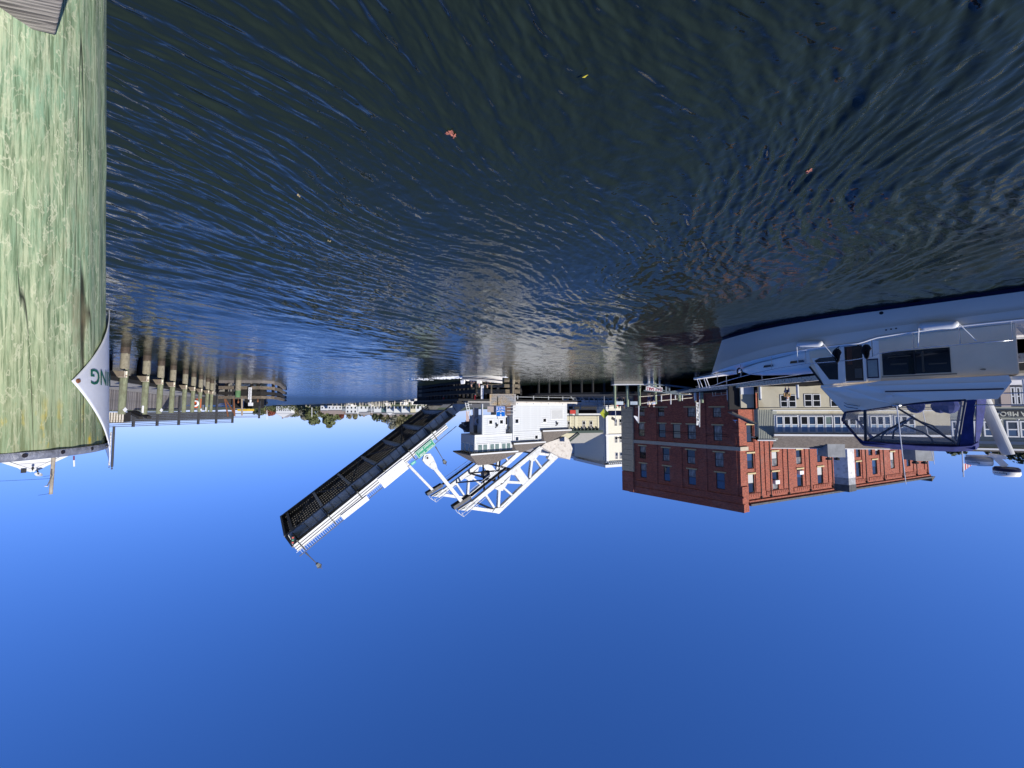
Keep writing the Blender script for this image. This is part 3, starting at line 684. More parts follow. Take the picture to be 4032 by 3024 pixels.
    for k in range(4):
        mb.tube([PY(850 + k * 4, 1600, 54), PY(868 + k * 2, 1588 + k * 3, 54), PY(905, 1585 + k * 4, 54)], 0.05, 6)
    mb.build('tube_rail', steel, bb)
    mb = MB(); mb.box(p1.x - 3.4, p1.x - 1.8, 57, 57.4, 1.9, 3.6); mb.build('gate_panel', galv, bb)
    fr2 = thing('rusty_frame', 'rusty steel A-frame standing at the end of the right bank dock', 'steel frame', tuple(PY(905, 1560, 50)))
    for x0, y0, x1, y1 in ((884, 1567, 898, 1640), (920, 1560, 924, 1638), (886, 1568, 922, 1627)):
        mb = MB(); mb.cyl(PY(x0, y0, 50), PY(x1, y1, 50), 0.09, n=8); mb.build('leg', rust, fr2)
    mb = MB(); mb.cyl(PY(952, 1564, 50), PY(953, 1636, 50), 0.1, n=8); o = mb.build('mooring_pole', M_('pole_wood', (0.35, 0.28, 0.2), 0.9)); tag(o, 'slim pale brown pole standing beside the yellow skip at the dock end', 'pole')
    q = PY(962, 1616, 52); mb = MB(); mb.box(q.x - 0.65, q.x + 0.65, 51.6, 53, q.z - 0.18, q.z + 0.1); o = mb.build('yellow_skip', yelp); tag(o, 'long yellow tray on top of the dark shed at the dock end', 'tray')
    q = PY(950, 1590, 53); mb = MB(); mb.box(q.x - 1.2, q.x + 1.2, 53, 56, 0.5, q.z + 0.62); mb.box(q.x - 0.4, q.x + 0.0, 52.95, 53, q.z - 0.7, q.z + 0.5, 1); o = mb.build('dock_shed', [blackw, galv]); tag(o, 'low dark shed behind the timber fender at the dock end', 'shed')
dock_right()

# ================================================================== CHANNEL FENDERS
def fender_right():
    rt = thing('timber_fender', 'curved timber fender with a white clearance board on the right side of the channel', 'fender', (34, 49, 0))
    path = [(37.0, 48.6), (34.5, 48.6), (31.9, 48.7), (31.4, 50.5), (33.0, 54.5), (36.5, 61), (40, 68)]
    def wal(z, r, m, w=0.0):
        P = [V((x, y, z)) for x, y in path]
        for i in range(len(P) - 1):
            mb = MB(); mb.bar(P[i], P[i + 1] + (P[i + 1] - P[i]).normalized() * 0.1, 0.32, r); mb.build('waler', m, rt)
    wal(0.16, 0.34, greywood); wal(0.92, 0.4, timber); wal(1.62, 0.42, blackw); wal(2.14, 0.36, timber)
    for x, y in ((36.4, 49.0), (35.1, 49.0), (33.2, 49.0), (32.4, 49.1), (32, 51.5), (34, 56), (37.3, 62.2)):
        mb = MB(); mb.cyl((x, y, -1), (x, y, 2.2), 0.19, n=10); mb.build('pile', timber, rt)
    pg = M_('green_post', (0.1, 0.2, 0.09), 0.9, var=0.3); x = PY(937, 1540, 48.3).x
    mb = MB(); mb.cyl((x, 48.3, -0.5), (x, 48.3, 1.3), 0.3, n=12); mb.build('pile', jacket, rt); mb = MB(); mb.cyl((x, 48.3, 1.3), (x, 48.3, 2.15), 0.28, n=12); mb.build('pile', pg, rt)
    gb = thing('clearance_board', 'white clearance board with black numerals on the right channel fender', 'gauge board', (PY(984, 1560, 48.2).x, 48.2, 0.9), 'clearance boards on the channel fenders')
    x = PY(984, 1545, 48.2).x; F = Fr((x, 48.2, 0), (1, 0, 0))
    mb = MB(); mb.fbox(F, -0.2, 0.2, 0, 0.05, 0.9, 2.4); mb.build('plate', signwhite, gb)
    for k in range(4): lettering(gb, F, 0, -0.006, 2.2 - k * 0.36, str(k + 1), 0.34, letterk)
    mb = MB()
    for k in range(3): mb.fbox(F, -0.19, 0.19, -0.004, 0, 2.01 - k * 0.36, 2.03 - k * 0.36)
    mb.build('rule_line', letterk, gb)
    # marker lights and dark drums hung above the fender against the water
    for k, (px, py, nm, m, lab, c) in enumerate(((1051, 1587, 'buoy', black, 'small dark float hanging at the left end of the right fender', 'float'), (1015, 1578, 'marker_lamp', rust, 'red marker lamp on the left part of the right fender', 'lamp'), (938, 1582, 'marker_lamp', rust, 'red marker lamp on the right fender behind the green post', 'lamp'), (1004, 1580, 'buoy', black, 'small dark float beside the clearance board of the right fender', 'float'))):
        q = PY(px, py, 49.2); mb = MB(); mb.ball(q, 0.11, 0.11, 0.19); mb.cyl(q - V((0, 0, 0.5)), q, 0.03, n=6); o = mb.build(nm, m, smooth=False); tag(o, lab, c)
    q = PY(986, 1592, 49.3); mb = MB(); mb.box(q.x - 0.22, q.x + 0.22, 49.2, 49.5, q.z - 0.22, q.z + 0.2); mb.cyl(q - V((0, 0, 0.6)), q - V((0, 0, 0.2)), 0.12, n=8); o = mb.build('light_box', signwhite); tag(o, 'white lantern box above the clearance board of the right fender', 'lantern')
    q = PY(1028, 1586, 49.6); mb = MB()
    for a, b, c_, d in ((-0.22, -0.4, -0.22, 0.4), (0.22, -0.4, 0.22, 0.4), (-0.22, 0.4, 0.22, 0.4), (-0.22, -0.4, 0.22, -0.4)): mb.bar(q + V((a, 0, b)), q + V((c_, 0, d)), 0.06, 0.06)
    o = mb.build('open_frame', black); tag(o, 'small black open frame standing on the right channel fender', 'frame')
fender_right()
def fender_left():
    rt = thing('timber_fender', 'long timber fender in front of the bridge house, lit at its near end', 'fender', (2, 48.5, 0))
    near = [V((-1.0, 48.0, 0)), V((4.4, 47.9, 0))]; far = [V((4.4, 47.9, 0)), V((9.6, 55.3, 0)), V((14.5, 62.6, 0))]
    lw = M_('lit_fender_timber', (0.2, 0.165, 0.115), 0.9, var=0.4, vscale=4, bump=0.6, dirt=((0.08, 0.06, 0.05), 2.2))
    for z, h in ((0.1, 0.3), (0.72, 0.42), (1.42, 0.5)):
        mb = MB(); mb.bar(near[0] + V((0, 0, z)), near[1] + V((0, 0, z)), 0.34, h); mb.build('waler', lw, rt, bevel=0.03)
        for i in range(2):
            mb = MB(); mb.bar(far[i] + V((0, 0, z - 0.03)), far[i + 1] + V((0, 0, z - 0.03)), 0.34, h); mb.build('waler', blackw, rt)  # shaded run of the fender: shade put into the near-black colour
        mb = MB(); mb.bar(far[2] + V((0, 0, z - 0.03)), far[2] + V((0.9, 1.3, z - 0.03)), 0.34, h * 0.9); mb.build('waler', timber, rt)
    for k in range(3): 
        x = (-0.75, 0.35, 3.2)[k]; mb = MB(); mb.cyl((x, 48.35, -1), (x, 48.35, 1.65), 0.2, n=10); mb.build('pile', lw, rt)
    mb = MB(); mb.cyl((-0.15, 47.7, -0.5), (-0.15, 47.7, 1.9), 0.22, 0.2, n=12); mb.build('pile', M_('pale_fender_pile', (0.3, 0.26, 0.18), 0.9, var=0.3, dirt=((0.12, 0.05, 0.04), 3)), rt)
    for k in range(15):
        p = far[0].lerp(far[2], (k + 0.5) / 15) + V((0.35, -0.1, 0)) * -1; p = p + V((-0.4, 0.5, 0)); mb = MB(); mb.cyl(p + V((0, 0, -1)), p + V((0, 0, 1.9 + 0.15 * (k % 3))), 0.17, n=8); mb.build('pile', blackw, rt)  # piles of the shaded run, darkened the same way
    gb = thing('clearance_board', 'white clearance board with black numerals on the left channel fender', 'gauge board', (PY(1898, 1530, 47.3).x, 47.3, 0.8), 'clearance boards on the channel fenders')
    x = PY(1899, 1530, 47.3).x; F = Fr((x, 47.3, 0), (1, 0, 0)); z0 = PY(1899, 1518, 47.3).z; z1 = PY(1899, 1557, 47.3).z
    mb = MB(); mb.fbox(F, -0.17, 0.17, 0, 0.06, z0, z1); mb.build('plate', signwhite, gb)
    for k in range(4): lettering(gb, F, 0, -0.006, z1 - 0.17 - k * 0.31, str(k + 1), 0.27, letterk)
    z2 = PY(1899, 1571, 47.3).z
    mb = MB(); mb.fbox(F, -0.15, 0.15, 0, 0.2, z1 + 0.1, z2); mb.build('lamp_box', signwhite, gb); mb = MB(); mb.fbox(F, -0.17, 0.17, 0.06, 0.12, z1, z2); mb.build('bracket', galv, gb)
    for k, (px, py, lab) in enumerate(((1871, 1566, 'red and white navigation lamp beside the left clearance board'), (2014, 1562, 'dark red navigation lamp in front of the old notice board'), (1747, 1571, 'red navigation lamp on the shaded far part of the left fender'))):
        Y = (48.2, 47.0, 58)[k]; q = PY(px, py, Y); mb = MB(); mb.cyl(q - V((0, 0, 0.28)), q + V((0, 0, 0.25)), 0.12, 0.14, n=10); mb.cyl(q - V((0, 0, 0.6)), q - V((0, 0, 0.28)), 0.04, n=6, mi=1); o = mb.build('navigation_lamp', [redp, galv]); tag(o, lab, 'lamp', 'navigation lamps on the left fender')
fender_left()
# ================================================================== BASCULE BRIDGE
E1 = V((0.835, -0.55, 0)).normalized(); W_ = V((0.55, 0.835, 0)).normalized()
def FW(w_, s_=0.0, z=0.0): return Fr(E1 * s_ + W_ * w_ + V((0, 0, z)), E1)
def z4(X, Y): return 1650 + X / 2.765, 1450 + Y / 2.765
def z5(X, Y): return 2200 + X / 2.37, 1400 + Y / 2.37
def z6(X, Y): return 2200 + X / 5.267, 1480 + Y / 5.267
def zz(X, Y): return 2700 + X / 2.212, 1400 + Y / 2.212
br = thing('bascule_bridge', 'open bascule drawbridge with dark raised leaf, white counterweight trusses and long white signs', 'drawbridge', tuple(E1 * -24.5 + W_ * 55.2))
def bascule():
    th = R(36.3); c, s = math.cos(th), math.sin(th); Lf = 26.2; Wd = 10.2
    O = V((9.9, 59.6, 3.45)); e1 = E1 * c + V((0, 0, s)); e3 = -E1 * s + V((0, 0, c))
    F = Fr(O, e1, e3)   # x along the leaf, y away, z deck-up
    def fb(name, m, x0, x1, y0, y1, z0, z1, par=br, bevel=0):
        mb = MB(); mb.fbox(F, x0, x1, y0, y1, z0, z1); return mb.build(name, m, par)
    # main girders with stiffeners and flanges
    for y0 in (0.0, Wd):
        nm = 'near' if y0 == 0 else 'far'
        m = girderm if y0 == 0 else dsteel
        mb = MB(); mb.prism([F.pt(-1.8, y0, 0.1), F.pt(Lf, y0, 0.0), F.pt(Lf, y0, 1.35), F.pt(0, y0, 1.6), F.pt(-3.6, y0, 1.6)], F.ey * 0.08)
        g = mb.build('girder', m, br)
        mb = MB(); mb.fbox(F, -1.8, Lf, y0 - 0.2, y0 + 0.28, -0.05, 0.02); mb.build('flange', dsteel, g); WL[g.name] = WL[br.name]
        mb = MB(); mb.fbox(F, -1.8, Lf, y0 - 0.2, y0 + 0.28, 1.55, 1.6); 
        for k in range(23):
            x = -0.8 + k * 1.18; sd = -0.08 if y0 == 0 else 0.0
            mb2 = MB(); mb2.fbox(F, x, x + 0.03, y0 - 0.11, y0 + 0.19, 0.03, 1.3); mb2.build('stiffener', dsteel, g)
    # floor beams
    for k in range(7):
        x = 0.6 + k * 4.15
        if x > Lf - 0.5: x = Lf - 0.35
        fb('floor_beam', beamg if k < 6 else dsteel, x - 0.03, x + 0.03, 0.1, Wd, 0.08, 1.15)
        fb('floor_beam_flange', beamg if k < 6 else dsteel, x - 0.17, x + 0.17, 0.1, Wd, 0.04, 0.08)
        # outrigger bracket carrying the walkway
        mb = MB(); mb.prism([F.pt(x, 0, 0.15), F.pt(x, 0, 1.15), F.pt(x, -1.95, 1.15), F.pt(x, -1.95, 0.95)], F.ex * 0.12); mb.build('walkway_bracket', dsteel, br)
        if x > 2: mb = MB(); mb.fbox(F, x - 0.02, x + 0.12, -2.0, -1.88, 0.75, 2.35); mb.build('rail_post', M_('olive_post', (0.06, 0.06, 0.045), 0.7) if 'olive_post' not in bpy.data.materials else bpy.data.materials['olive_post'], br)
    # stringers
    for k in range(8):
        y = 1.1 + k * 1.14
        fb('stringer', dsteel, 0.2, Lf, y - 0.08, y + 0.08, 0.75, 1.2)
    # deck in strips with lanes of open grating between them
    lanes = []; 
    for k in range(7):
        y = 1.1 + k * 1.14 + 0.22; lanes += [(y, y + 0.17), (y + 0.5, y + 0.67)]
    edges = [0.1] + [v for l in lanes for v in l] + [Wd]
    for i in range(0, len(edges), 2): fb('deck_strip', black, -0.5, Lf, edges[i], edges[i + 1], 1.47, 1.5)
    mb = MB(); rs = random.Random(4)
    for y0, y1 in lanes:
        x = 0.4
        while x < Lf - 0.4: l = rs.uniform(0.13, 0.2); mb.fbox(F, x, x + l, y1 - 0.03, y1 + 0.01, 1.36, 1.5); x += 0.31
    o_ = stuff(mb.build('grating_bar', gratem, br))  # short pale plates stand in for sun glinting on the grating
    # lateral bracing
    for k in range(6):
        x0, x1 = 0.7 + k * 4.15, 0.7 + (k + 1) * 4.15; x1 = min(x1, Lf - 0.4)
        a, b = ((x0, 0.2), (x1, Wd - 0.2)) if k % 2 == 0 else ((x0, Wd - 0.2), (x1, 0.2))
        mb = MB(); mb.bar(F.pt(*a, 0.1), F.pt(*b, 0.1), 0.14, 0.1, e3); mb.build('lateral_brace', dsteel, br)
    fb('end_beam', dsteel, Lf, Lf + 0.25, -0.1, Wd + 0.1, -0.1, 1.5)
    mb = MB(); mb.prism([F.pt(Lf - 0.1, 0, 0.05), F.pt(Lf + 0.25, 0, 0.05), F.pt(Lf + 0.15, -2.0, 1.0), F.pt(Lf - 0.1, -2.0, 1.0)], e3 * 0.2); mb.build('end_bracket', dsteel, br)
    # walkway with white fascia and kerb rails, then the balustrade
    fb('walkway_deck', deckwood, 0.2, Lf, -1.9, -0.1, 1.15, 1.22)
    for z0, z1 in ((1.0, 1.24), (1.36, 1.56), (1.68, 1.86)):
        st = 4.2 if z0 < 1.3 else 2.4
        fb('white_rail', white, st, Lf, -2.0, -1.93, z0, z1)
    for z0, z1 in ((1.24, 1.36), (1.56, 1.68), (1.86, 1.94)): fb('dark_rail', dsteel, 2.4, Lf, -1.97, -1.9, z0, z1)
    fb('top_rail', dsteel, 1.2, Lf + 0.2, -1.99, -1.91, 2.5, 2.58); fb('bottom_rail', galv, 3.5, Lf + 0.2, -1.98, -1.92, 1.93, 1.97)
    bal = MB().box(-0.012, 0.012, -0.012, 0.012, 0, 0.58).mesh('baluster', [galv])
    x = 3.6
    while x < Lf:
        piece(bal, 'baluster', br, F.M(x, -1.95, 1.94)); x += 0.26
    # railing of the far walkway seen edge on
    fb('far_rail', dsteel, 0.2, Lf, Wd + 1.7, Wd + 1.76, 1.0, 1.2)
    # oval inspection plate and traffic light at the tip
    mb = MB(); p = []
    for k in range(16):
        a = 6.2832 * k / 16; p.append(F.pt(Lf - 1.3 + 0.95 * math.cos(a), -0.2, 0.45 + 0.42 * math.sin(a)))
    mb.prism(p, F.ey * 0.05); mb.build('oval_plate', M_('pale_blue_plate', (0.2, 0.26, 0.32), 0.5), br)
    q = PN(*z4(0, 0), W_, 53.0)
    def zs(X, Y): return 1050 + X / 2.073, 1450 + Y / 2.073
    q = PN(*zs(212, 1400), W_, 53.1); tl = MB(); tl.bar(q + V((0, 0, -0.45)), q + V((0, 0, 0.45)), 0.34, 0.3, W_)
    o = tl.build('traffic_light', black, br); WL[o.name] = WL[br.name]
    for k, m in enumerate((redp, black, M_('pale_lens', (0.5, 0.5, 0.4), 0.4))):
        mb = MB(); cc = q + V((0, 0, -0.28 + 0.28 * k)) - W_ * 0.18; mb.cyl(cc, cc - W_ * 0.03, 0.1, n=10); mb.build('lens', [redp, signgreen, redp][k] if k != 1 else signgreen, o)
    mb = MB(); mb.bar(q, PN(*zs(212, 1440), W_, 53.2), 0.09, 0.09); mb.build('light_bracket', galv, br)
    # street lamps sticking out from the leaf
    for (a, b, lab) in (((318, 1505), (405, 1590), 'near the tip'), ((1378, 640), (1440, 745), 'beside the green sign')):
        p0 = PN(*zs(*a), W_, 53.4); p1 = PN(*zs(*b), W_, 53.4); d = (p1 - p0).normalized()
        lp = thing('street_lamp', 'dark lantern lamp post jutting from the raised bridge leaf ' + lab, 'street lamp', tuple(p0), 'lamp posts on the raised leaf')
        mb = MB(); mb.cyl(p0, p1, 0.06, 0.045, n=8); mb.cyl(p0, p0 + d * 0.5, 0.1, 0.07, n=8); mb.build('post', dsteel, lp)
        mb = MB(); mb.cyl(p1, p1 + d * 0.12, 0.1, 0.2, n=6); mb.cyl(p1 + d * 0.55, p1 + d * 0.62, 0.34, 0.3, n=6); mb.cyl(p1 + d * 0.62, p1 + d * 0.85, 0.3, 0.05, n=6); mb.cyl(p1 + d * 0.85, p1 + d * 1.1, 0.03, 0.02, n=5); mb.build('lantern_frame', dsteel, lp)
        mb = MB(); mb.cyl(p1 + d * 0.12, p1 + d * 0.55, 0.18, 0.3, n=6); mb.build('lantern_glass', M_('lantern_glass', (0.25, 0.26, 0.24), 0.3), lp)
    # signs hung on the balustrade: corners measured in the leaf frame
    def sgn(name, label, m, corners, lines, lm, border=None, size=None):
        Q = [PN(*zs(*q_), W_, 53.05) for q_ in corners]   # top-left, top-right, bottom-right, bottom-left as read
        ex = ((Q[1] - Q[0]) + (Q[2] - Q[3])).normalized(); ez = W_.cross(ex) * -1
        ez = ex.cross(W_)
        cen = (Q[0] + Q[1] + Q[2] + Q[3]) / 4; wd = ((Q[1] - Q[0]).length + (Q[2] - Q[3]).length) / 2; ht = ((Q[0] - Q[3]).length + (Q[1] - Q[2]).length) / 2
        G = Fr(cen, ex, ez)
        rt = thing(name, label, 'sign', tuple(cen))
        mb = MB(); mb.fbox(G, -wd / 2, wd / 2, 0, 0.06, -ht / 2, ht / 2); mb.build('plate', m, rt)
        if border:
            for a_ in ((-wd / 2 + .05, wd / 2 - .05, ht / 2 - .1, ht / 2 - .06), (-wd / 2 + .05, wd / 2 - .05, -ht / 2 + .06, -ht / 2 + .1), (-wd / 2 + .05, -wd / 2 + .09, -ht / 2 + .06, ht / 2 - .06), (wd / 2 - .09, wd / 2 - .05, -ht / 2 + .06, ht / 2 - .06)):
                mb = MB(); mb.fbox(G, a_[0], a_[1], -0.006, 0, a_[2], a_[3]); mb.build('border', border, rt)
        n = len(lines)
        for k, tx in enumerate(lines):
            sz = size or ht / n * 0.72
            lettering(rt, G, 0, -0.012, ht / 2 - (k + 0.5) * ht / n * 0.94 - ht * 0.03, tx, sz, lm, wd * (0.9 if len(tx) > 18 else 0.8 if len(tx) > 10 else 0.62), bold=0.0)
    # as read upright, the left end of each sign is lower; corners given right-to-left in the picture
    sgn('green_bridge_sign', 'green sign with MYSTIC RIVER HIGHWAY BRIDGE in white on the raised leaf', signgreen, [(1382, 625), (1245, 740), (1208, 690), (1345, 577)], ['MYSTIC   RIVER', 'HIGHWAY  BRIDGE'], letterw, letterw)
    sgn('small_teal_sign', 'tiny teal sign hung beside the white link arms on the raised leaf', teal, [(1222, 768), (1185, 795), (1172, 778), (1210, 752)], ['BRIDGE'], letterw)
    sgn('opening_times_sign', 'big white sign with five lines of opening times on the raised leaf', signwhite, [(1160, 820), (962, 978), (908, 910), (1108, 745)],
        ['SHALL OPEN ON SIGNAL EXCEPT', 'MAY 1 - OCT 31  7:40 - 6:40 ONCE', 'HOURLY AT 40 MINUTES PAST THE HOUR', 'NOV 1 - APR 30  8PM - 4AM', '6 HOUR ADVANCE NOTICE REQUIRED'], M_('grey_lettering', (0.2, 0.2, 0.2), 0.6))
    sgn('operator_contact_sign', 'white sign TO CONTACT BRIDGE OPERATOR near the tip of the raised leaf', signwhite, [(838, 1075), (628, 1238), (608, 1203), (815, 1040)],
        ['TO CONTACT BRIDGE OPERATOR', 'CALL 860-536-7070', 'MYSTIC RIVER HIGHWAY BRIDGE'], bpy.data.materials['grey_lettering'])
    # ---- counterweight trusses
    def truss(w_, near):
        G = FW(55)
        dw = W_ * (w_ - 55)
        def T(X, Y): a, z = G.px(*z4(X, Y)); return G.pt(a, 0, z) + dw
        thick = 0.55
        def mem(p, q, h, m=whiteb, name='truss_member', t=0.5):
            a, b = T(*p), T(*q); mb = MB(); mb.bar(a, b, t, h, E1.cross(b - a) if False else (b - a).cross(W_)); mb.build(name, m, br)
        inner = [(500, 1535), (590, 1470), (720, 1362), (870, 1240), (1030, 1105), (1240, 925), (1345, 838)]
        outer = [(852, 1558), (1005, 1395), (1180, 1262), (1325, 1095), (1490, 955)]
        mem(inner[0], inner[-1], 0.75, name='inner_chord', t=0.62)
        mem(outer[0], outer[-1], 0.8, name='outer_chord', t=0.62)
        mem((505, 1510), outer[0], 0.5, t=0.5, name='end_post')
        mem((715, 1365), (812, 1515), 0.32); mem((872, 1260), (858, 1535), 0.42, t=0.52); mem((905, 1290), (1012, 1385), 0.3)
        mem((890, 1235), (1130, 1245), 0.42); mem((1035, 1080), (1180, 1275), 1.5, name='tower_strut', t=0.54)
        mem((1228, 960), (1200, 1190), 0.42, t=0.52); mem((1255, 980), (1330, 1085), 0.3); mem((1250, 925), (1440, 945), 0.42)
        for pl in ([(440, 1540), (540, 1500), (600, 1450), (590, 1500), (560, 1530), (500, 1545)], [(820, 1520), (900, 1510), (960, 1450), (855, 1580), (790, 1560)], [(810, 1305), (900, 1255), (985, 1165), (970, 1225), (900, 1330), (860, 1330)],
                   [(1180, 960), (1260, 890), (1330, 850), (1310, 920), (1240, 1010), (1195, 1000)], [(1000, 1100), (1080, 1040), (1100, 1110), (1060, 1160), (1000, 1160)], [(1420, 920), (1500, 965), (1440, 1020), (1390, 980)]):
            mb = MB(); mb.prism([T(*q) - W_ * 0.36 for q in pl], W_ * 0.72); mb.build('gusset_plate', whiteb, br)
        # dark undersides of the members (second web)
        # nose platform with handrail
        mb = MB(); a, b = T(365, 1515), T(550, 1395); mb.bar(a + V((0, 0, 0)), b, 1.1, 0.55, (b - a).cross(W_)); mb.build('nose_platform', dsteel, br)
        mb = MB(); mb.bar(T(420, 1540), T(560, 1450), 0.7, 0.1, (b - a).cross(W_)); mb.build('nose_flange', whiteb, br)
        pr = [(395, 1560), (470, 1608), (600, 1500), (480, 1530)]
        for q0, q1 in (((380, 1530), (400, 1560)), ((410, 1550), (440, 1590)), ((470, 1608), (450, 1560)), ((470, 1608), (710, 1400)), ((400, 1560), (470, 1608)), ((590, 1470), (630, 1500)), ((440, 1590), (640, 1430))):
            mb = MB(); mb.cyl(T(*q0) - W_ * 0.5, T(*q1) - W_ * 0.5, 0.035, n=5); mb.build('handrail', whiteb, br)
        # catwalk along the inner chord
        a, b = T(560, 1390), T(940, 1090)
        mb = MB(); mb.bar(a, b, 0.9, 0.07, (b - a).cross(W_)); mb.build('catwalk', dsteel, br)
        for off in (0.55, 1.0):
            mb = MB(); up = (b - a).cross(W_).normalized() * -off; up = up if up.z > 0 else -up
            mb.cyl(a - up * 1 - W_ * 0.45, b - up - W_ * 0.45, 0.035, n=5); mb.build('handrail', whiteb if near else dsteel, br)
    truss(55.0, True); truss(66.0, False)
    G = FW(55)
    def T(X, Y, w_): a, z = G.px(*z4(X, Y)); return G.pt(a, 0, z) + W_ * (w_ - 55)
    # cross bracing between the trusses
    for p, q in (((840, 1210), (720, 1362)), ((720, 1362), (1030, 1105)), ((870, 1240), (1240, 925)), ((1240, 925), (1240, 925)), ((1030, 1105), (1030, 1105)), ((852, 1558), (852, 1558)), ((870, 1240), (870, 1240)), ((1030, 1105), (870, 1240))):
        mb = MB(); mb.bar(T(*p, 55.3), T(*q, 65.7), 0.28, 0.24); mb.build('cross_brace', dsteel, br)
    hub = T(900, 1200, 60.5); mb = MB(); mb.cyl(hub - E1 * 0.6, hub + E1 * 0.6, 0.6, n=12); mb.build('brace_hub', dsteel, br)
    # concrete counterweight slung between the tails
    cw = [(1300, 850), (1345, 812), (1560, 742), (1600, 770), (1640, 870), (1612, 990), (1480, 950), (1400, 905)]
    mb = MB(); mb.prism([T(*q, 54.2) for q in cw], W_ * 12.5); mb.build('counterweight', conc, br)
    # link arms from nose to leaf
    def link(p, q, w_, r0, r1):
        a, b = T(*p, w_), T(*q, w_); mb = MB(); mb.bar(a, b, 0.3, r0, (b - a).cross(W_)); mb.build('link_arm', whiteb, br)
    link((128, 1050), (445, 1440), 54.6, 0.52, 0.4); link((70, 1080), (440, 1470), 65.6, 0.4, 0.4)
    a = T(75, 972, 54.5); b = T(128, 1040, 54.5); mb = MB()
    ax = (b - a).normalized(); nx = ax.cross(W_)
    rows = []
    pts = [a - ax * 0.7 + nx * 0.0] + [a + nx * 0.75 - ax * 0.2, a + nx * 0.75 + ax * 0.5, b + nx * 0.5 + ax * 0.4, b + nx * 0.2 + ax * 1.2, b - nx * 0.2 + ax * 1.2, b - nx * 0.5 + ax * 0.4, a - nx * 0.75 + ax * 0.5, a - nx * 0.75 - ax * 0.2]
    mb.prism(pts, W_ * 0.3); mb.build('link_head', whiteb, br)
    mb = MB(); mb.cyl(a - W_ * 0.1, a, 0.34, n=16); mb.build('pin_cap', galv, br); mb = MB(); mb.cyl(a - W_ * 0.14, a - W_ * 0.1, 0.15, n=12); mb.build('pin', black, br)
    mb = MB(); mb.cyl(b + ax * 0.25 - W_ * 0.04, b + ax * 0.25, 0.5, n=18); mb.build('pin_cover', whiteb, br)
    # pivot works between leaf and house: wheel segment, braces, stair
    def I(X, Y, w_): return PN(1700 + X / 9.218, 1540 + Y / 9.218, W_, w_)
    rust2 = beamg
    mb = MB(); mb.prism([I(*q, 50.6) for q in ((1510, 600), (1700, 600), (1700, 880), (1800, 960), (1820, 1240), (1700, 1250), (1540, 1240), (1530, 900))], W_ * 0.3); mb.build('trunnion_plate', M_('trunnion_grey', (0.2, 0.21, 0.24), 0.6, var=0.3), br)
    for cx, cy, r_, m in ((1680, 1080, 0.62, M_('machine_grey', (0.32, 0.33, 0.37), 0.5, var=0.2)), (1680, 1090, 0.36, dsteel), (1685, 1090, 0.18, bpy.data.materials.get('machine_grey') or galv)):
        c_ = I(cx, cy, 50.55); k_ = 0.1 + (0.7 - r_) * 0.3; mb = MB(); mb.cyl(c_ - W_ * k_, c_, r_, n=18); mb.build('gear_housing', m, br)
    mb = MB(); mb.prism([I(*q, 50.7) for q in ((1540, 1240), (1850, 1240), (1850, 1520), (1560, 1520))], W_ * 0.3); mb.build('machine_bed', shingd, br)
    for p, q, t_ in (((1020, 1240), (1300, 1430), 0.55), ((1420, 1160), (1270, 1330), 0.3), ((1250, 1120), (1520, 1110), 0.5), ((1300, 1430), (1540, 1340), 0.25), ((1180, 1200), (1420, 1060), 0.3)):
        mb = MB(); mb.bar(I(*p, 54.5), I(*q, 54.5), 0.5, t_, (0.55, 0.83, 0)); mb.build('pivot_brace', dsteel, br)
    mb = MB(); mb.prism([I(*q, 56.5) for q in ((1100, 1130), (1600, 1080), (1560, 1500), (1200, 1500), (1100, 1250))], W_ * 0.3); mb.build('lit_backing', conc, br)
    # leaning white-railed ladder and short ladder
    for nm, p, q, w_, m, lab in (('ladder', (1300, 130), (1400, 510), 50.2, galv, 'grey ladder leaning below the bridge pivot'), ('ladder', (1245, 360), (1380, 900), 49.8, whiteb, 'white railed ladder in front of the bridge pivot')):
        a, b = I(*p, w_), I(*q, w_); ld = thing(nm, lab, 'ladder', tuple(a), 'ladders at the bridge pivot'); sd = E1 * 0.22
        for sg in (-1, 1): mb = MB(); mb.bar(a + sd * sg, b + sd * sg, 0.06, 0.08); mb.build('stile', m, ld)
        n = 8
        for k in range(n): mb = MB(); c_ = a.lerp(b, (k + 0.5) / n); mb.bar(c_ - sd, c_ + sd, 0.05, 0.05); mb.build('rung', m, ld)
    c_ = I(1300, 900, 51.5); mb = MB(); mb.bar(c_ + V((0, 0, -0.7)), c_ + V((0, 0, 0.8)), 0.4, 0.4); mb.build('pivot_post', M_('pale_pink_post', (0.6, 0.45, 0.4), 0.7), br)
bascule()

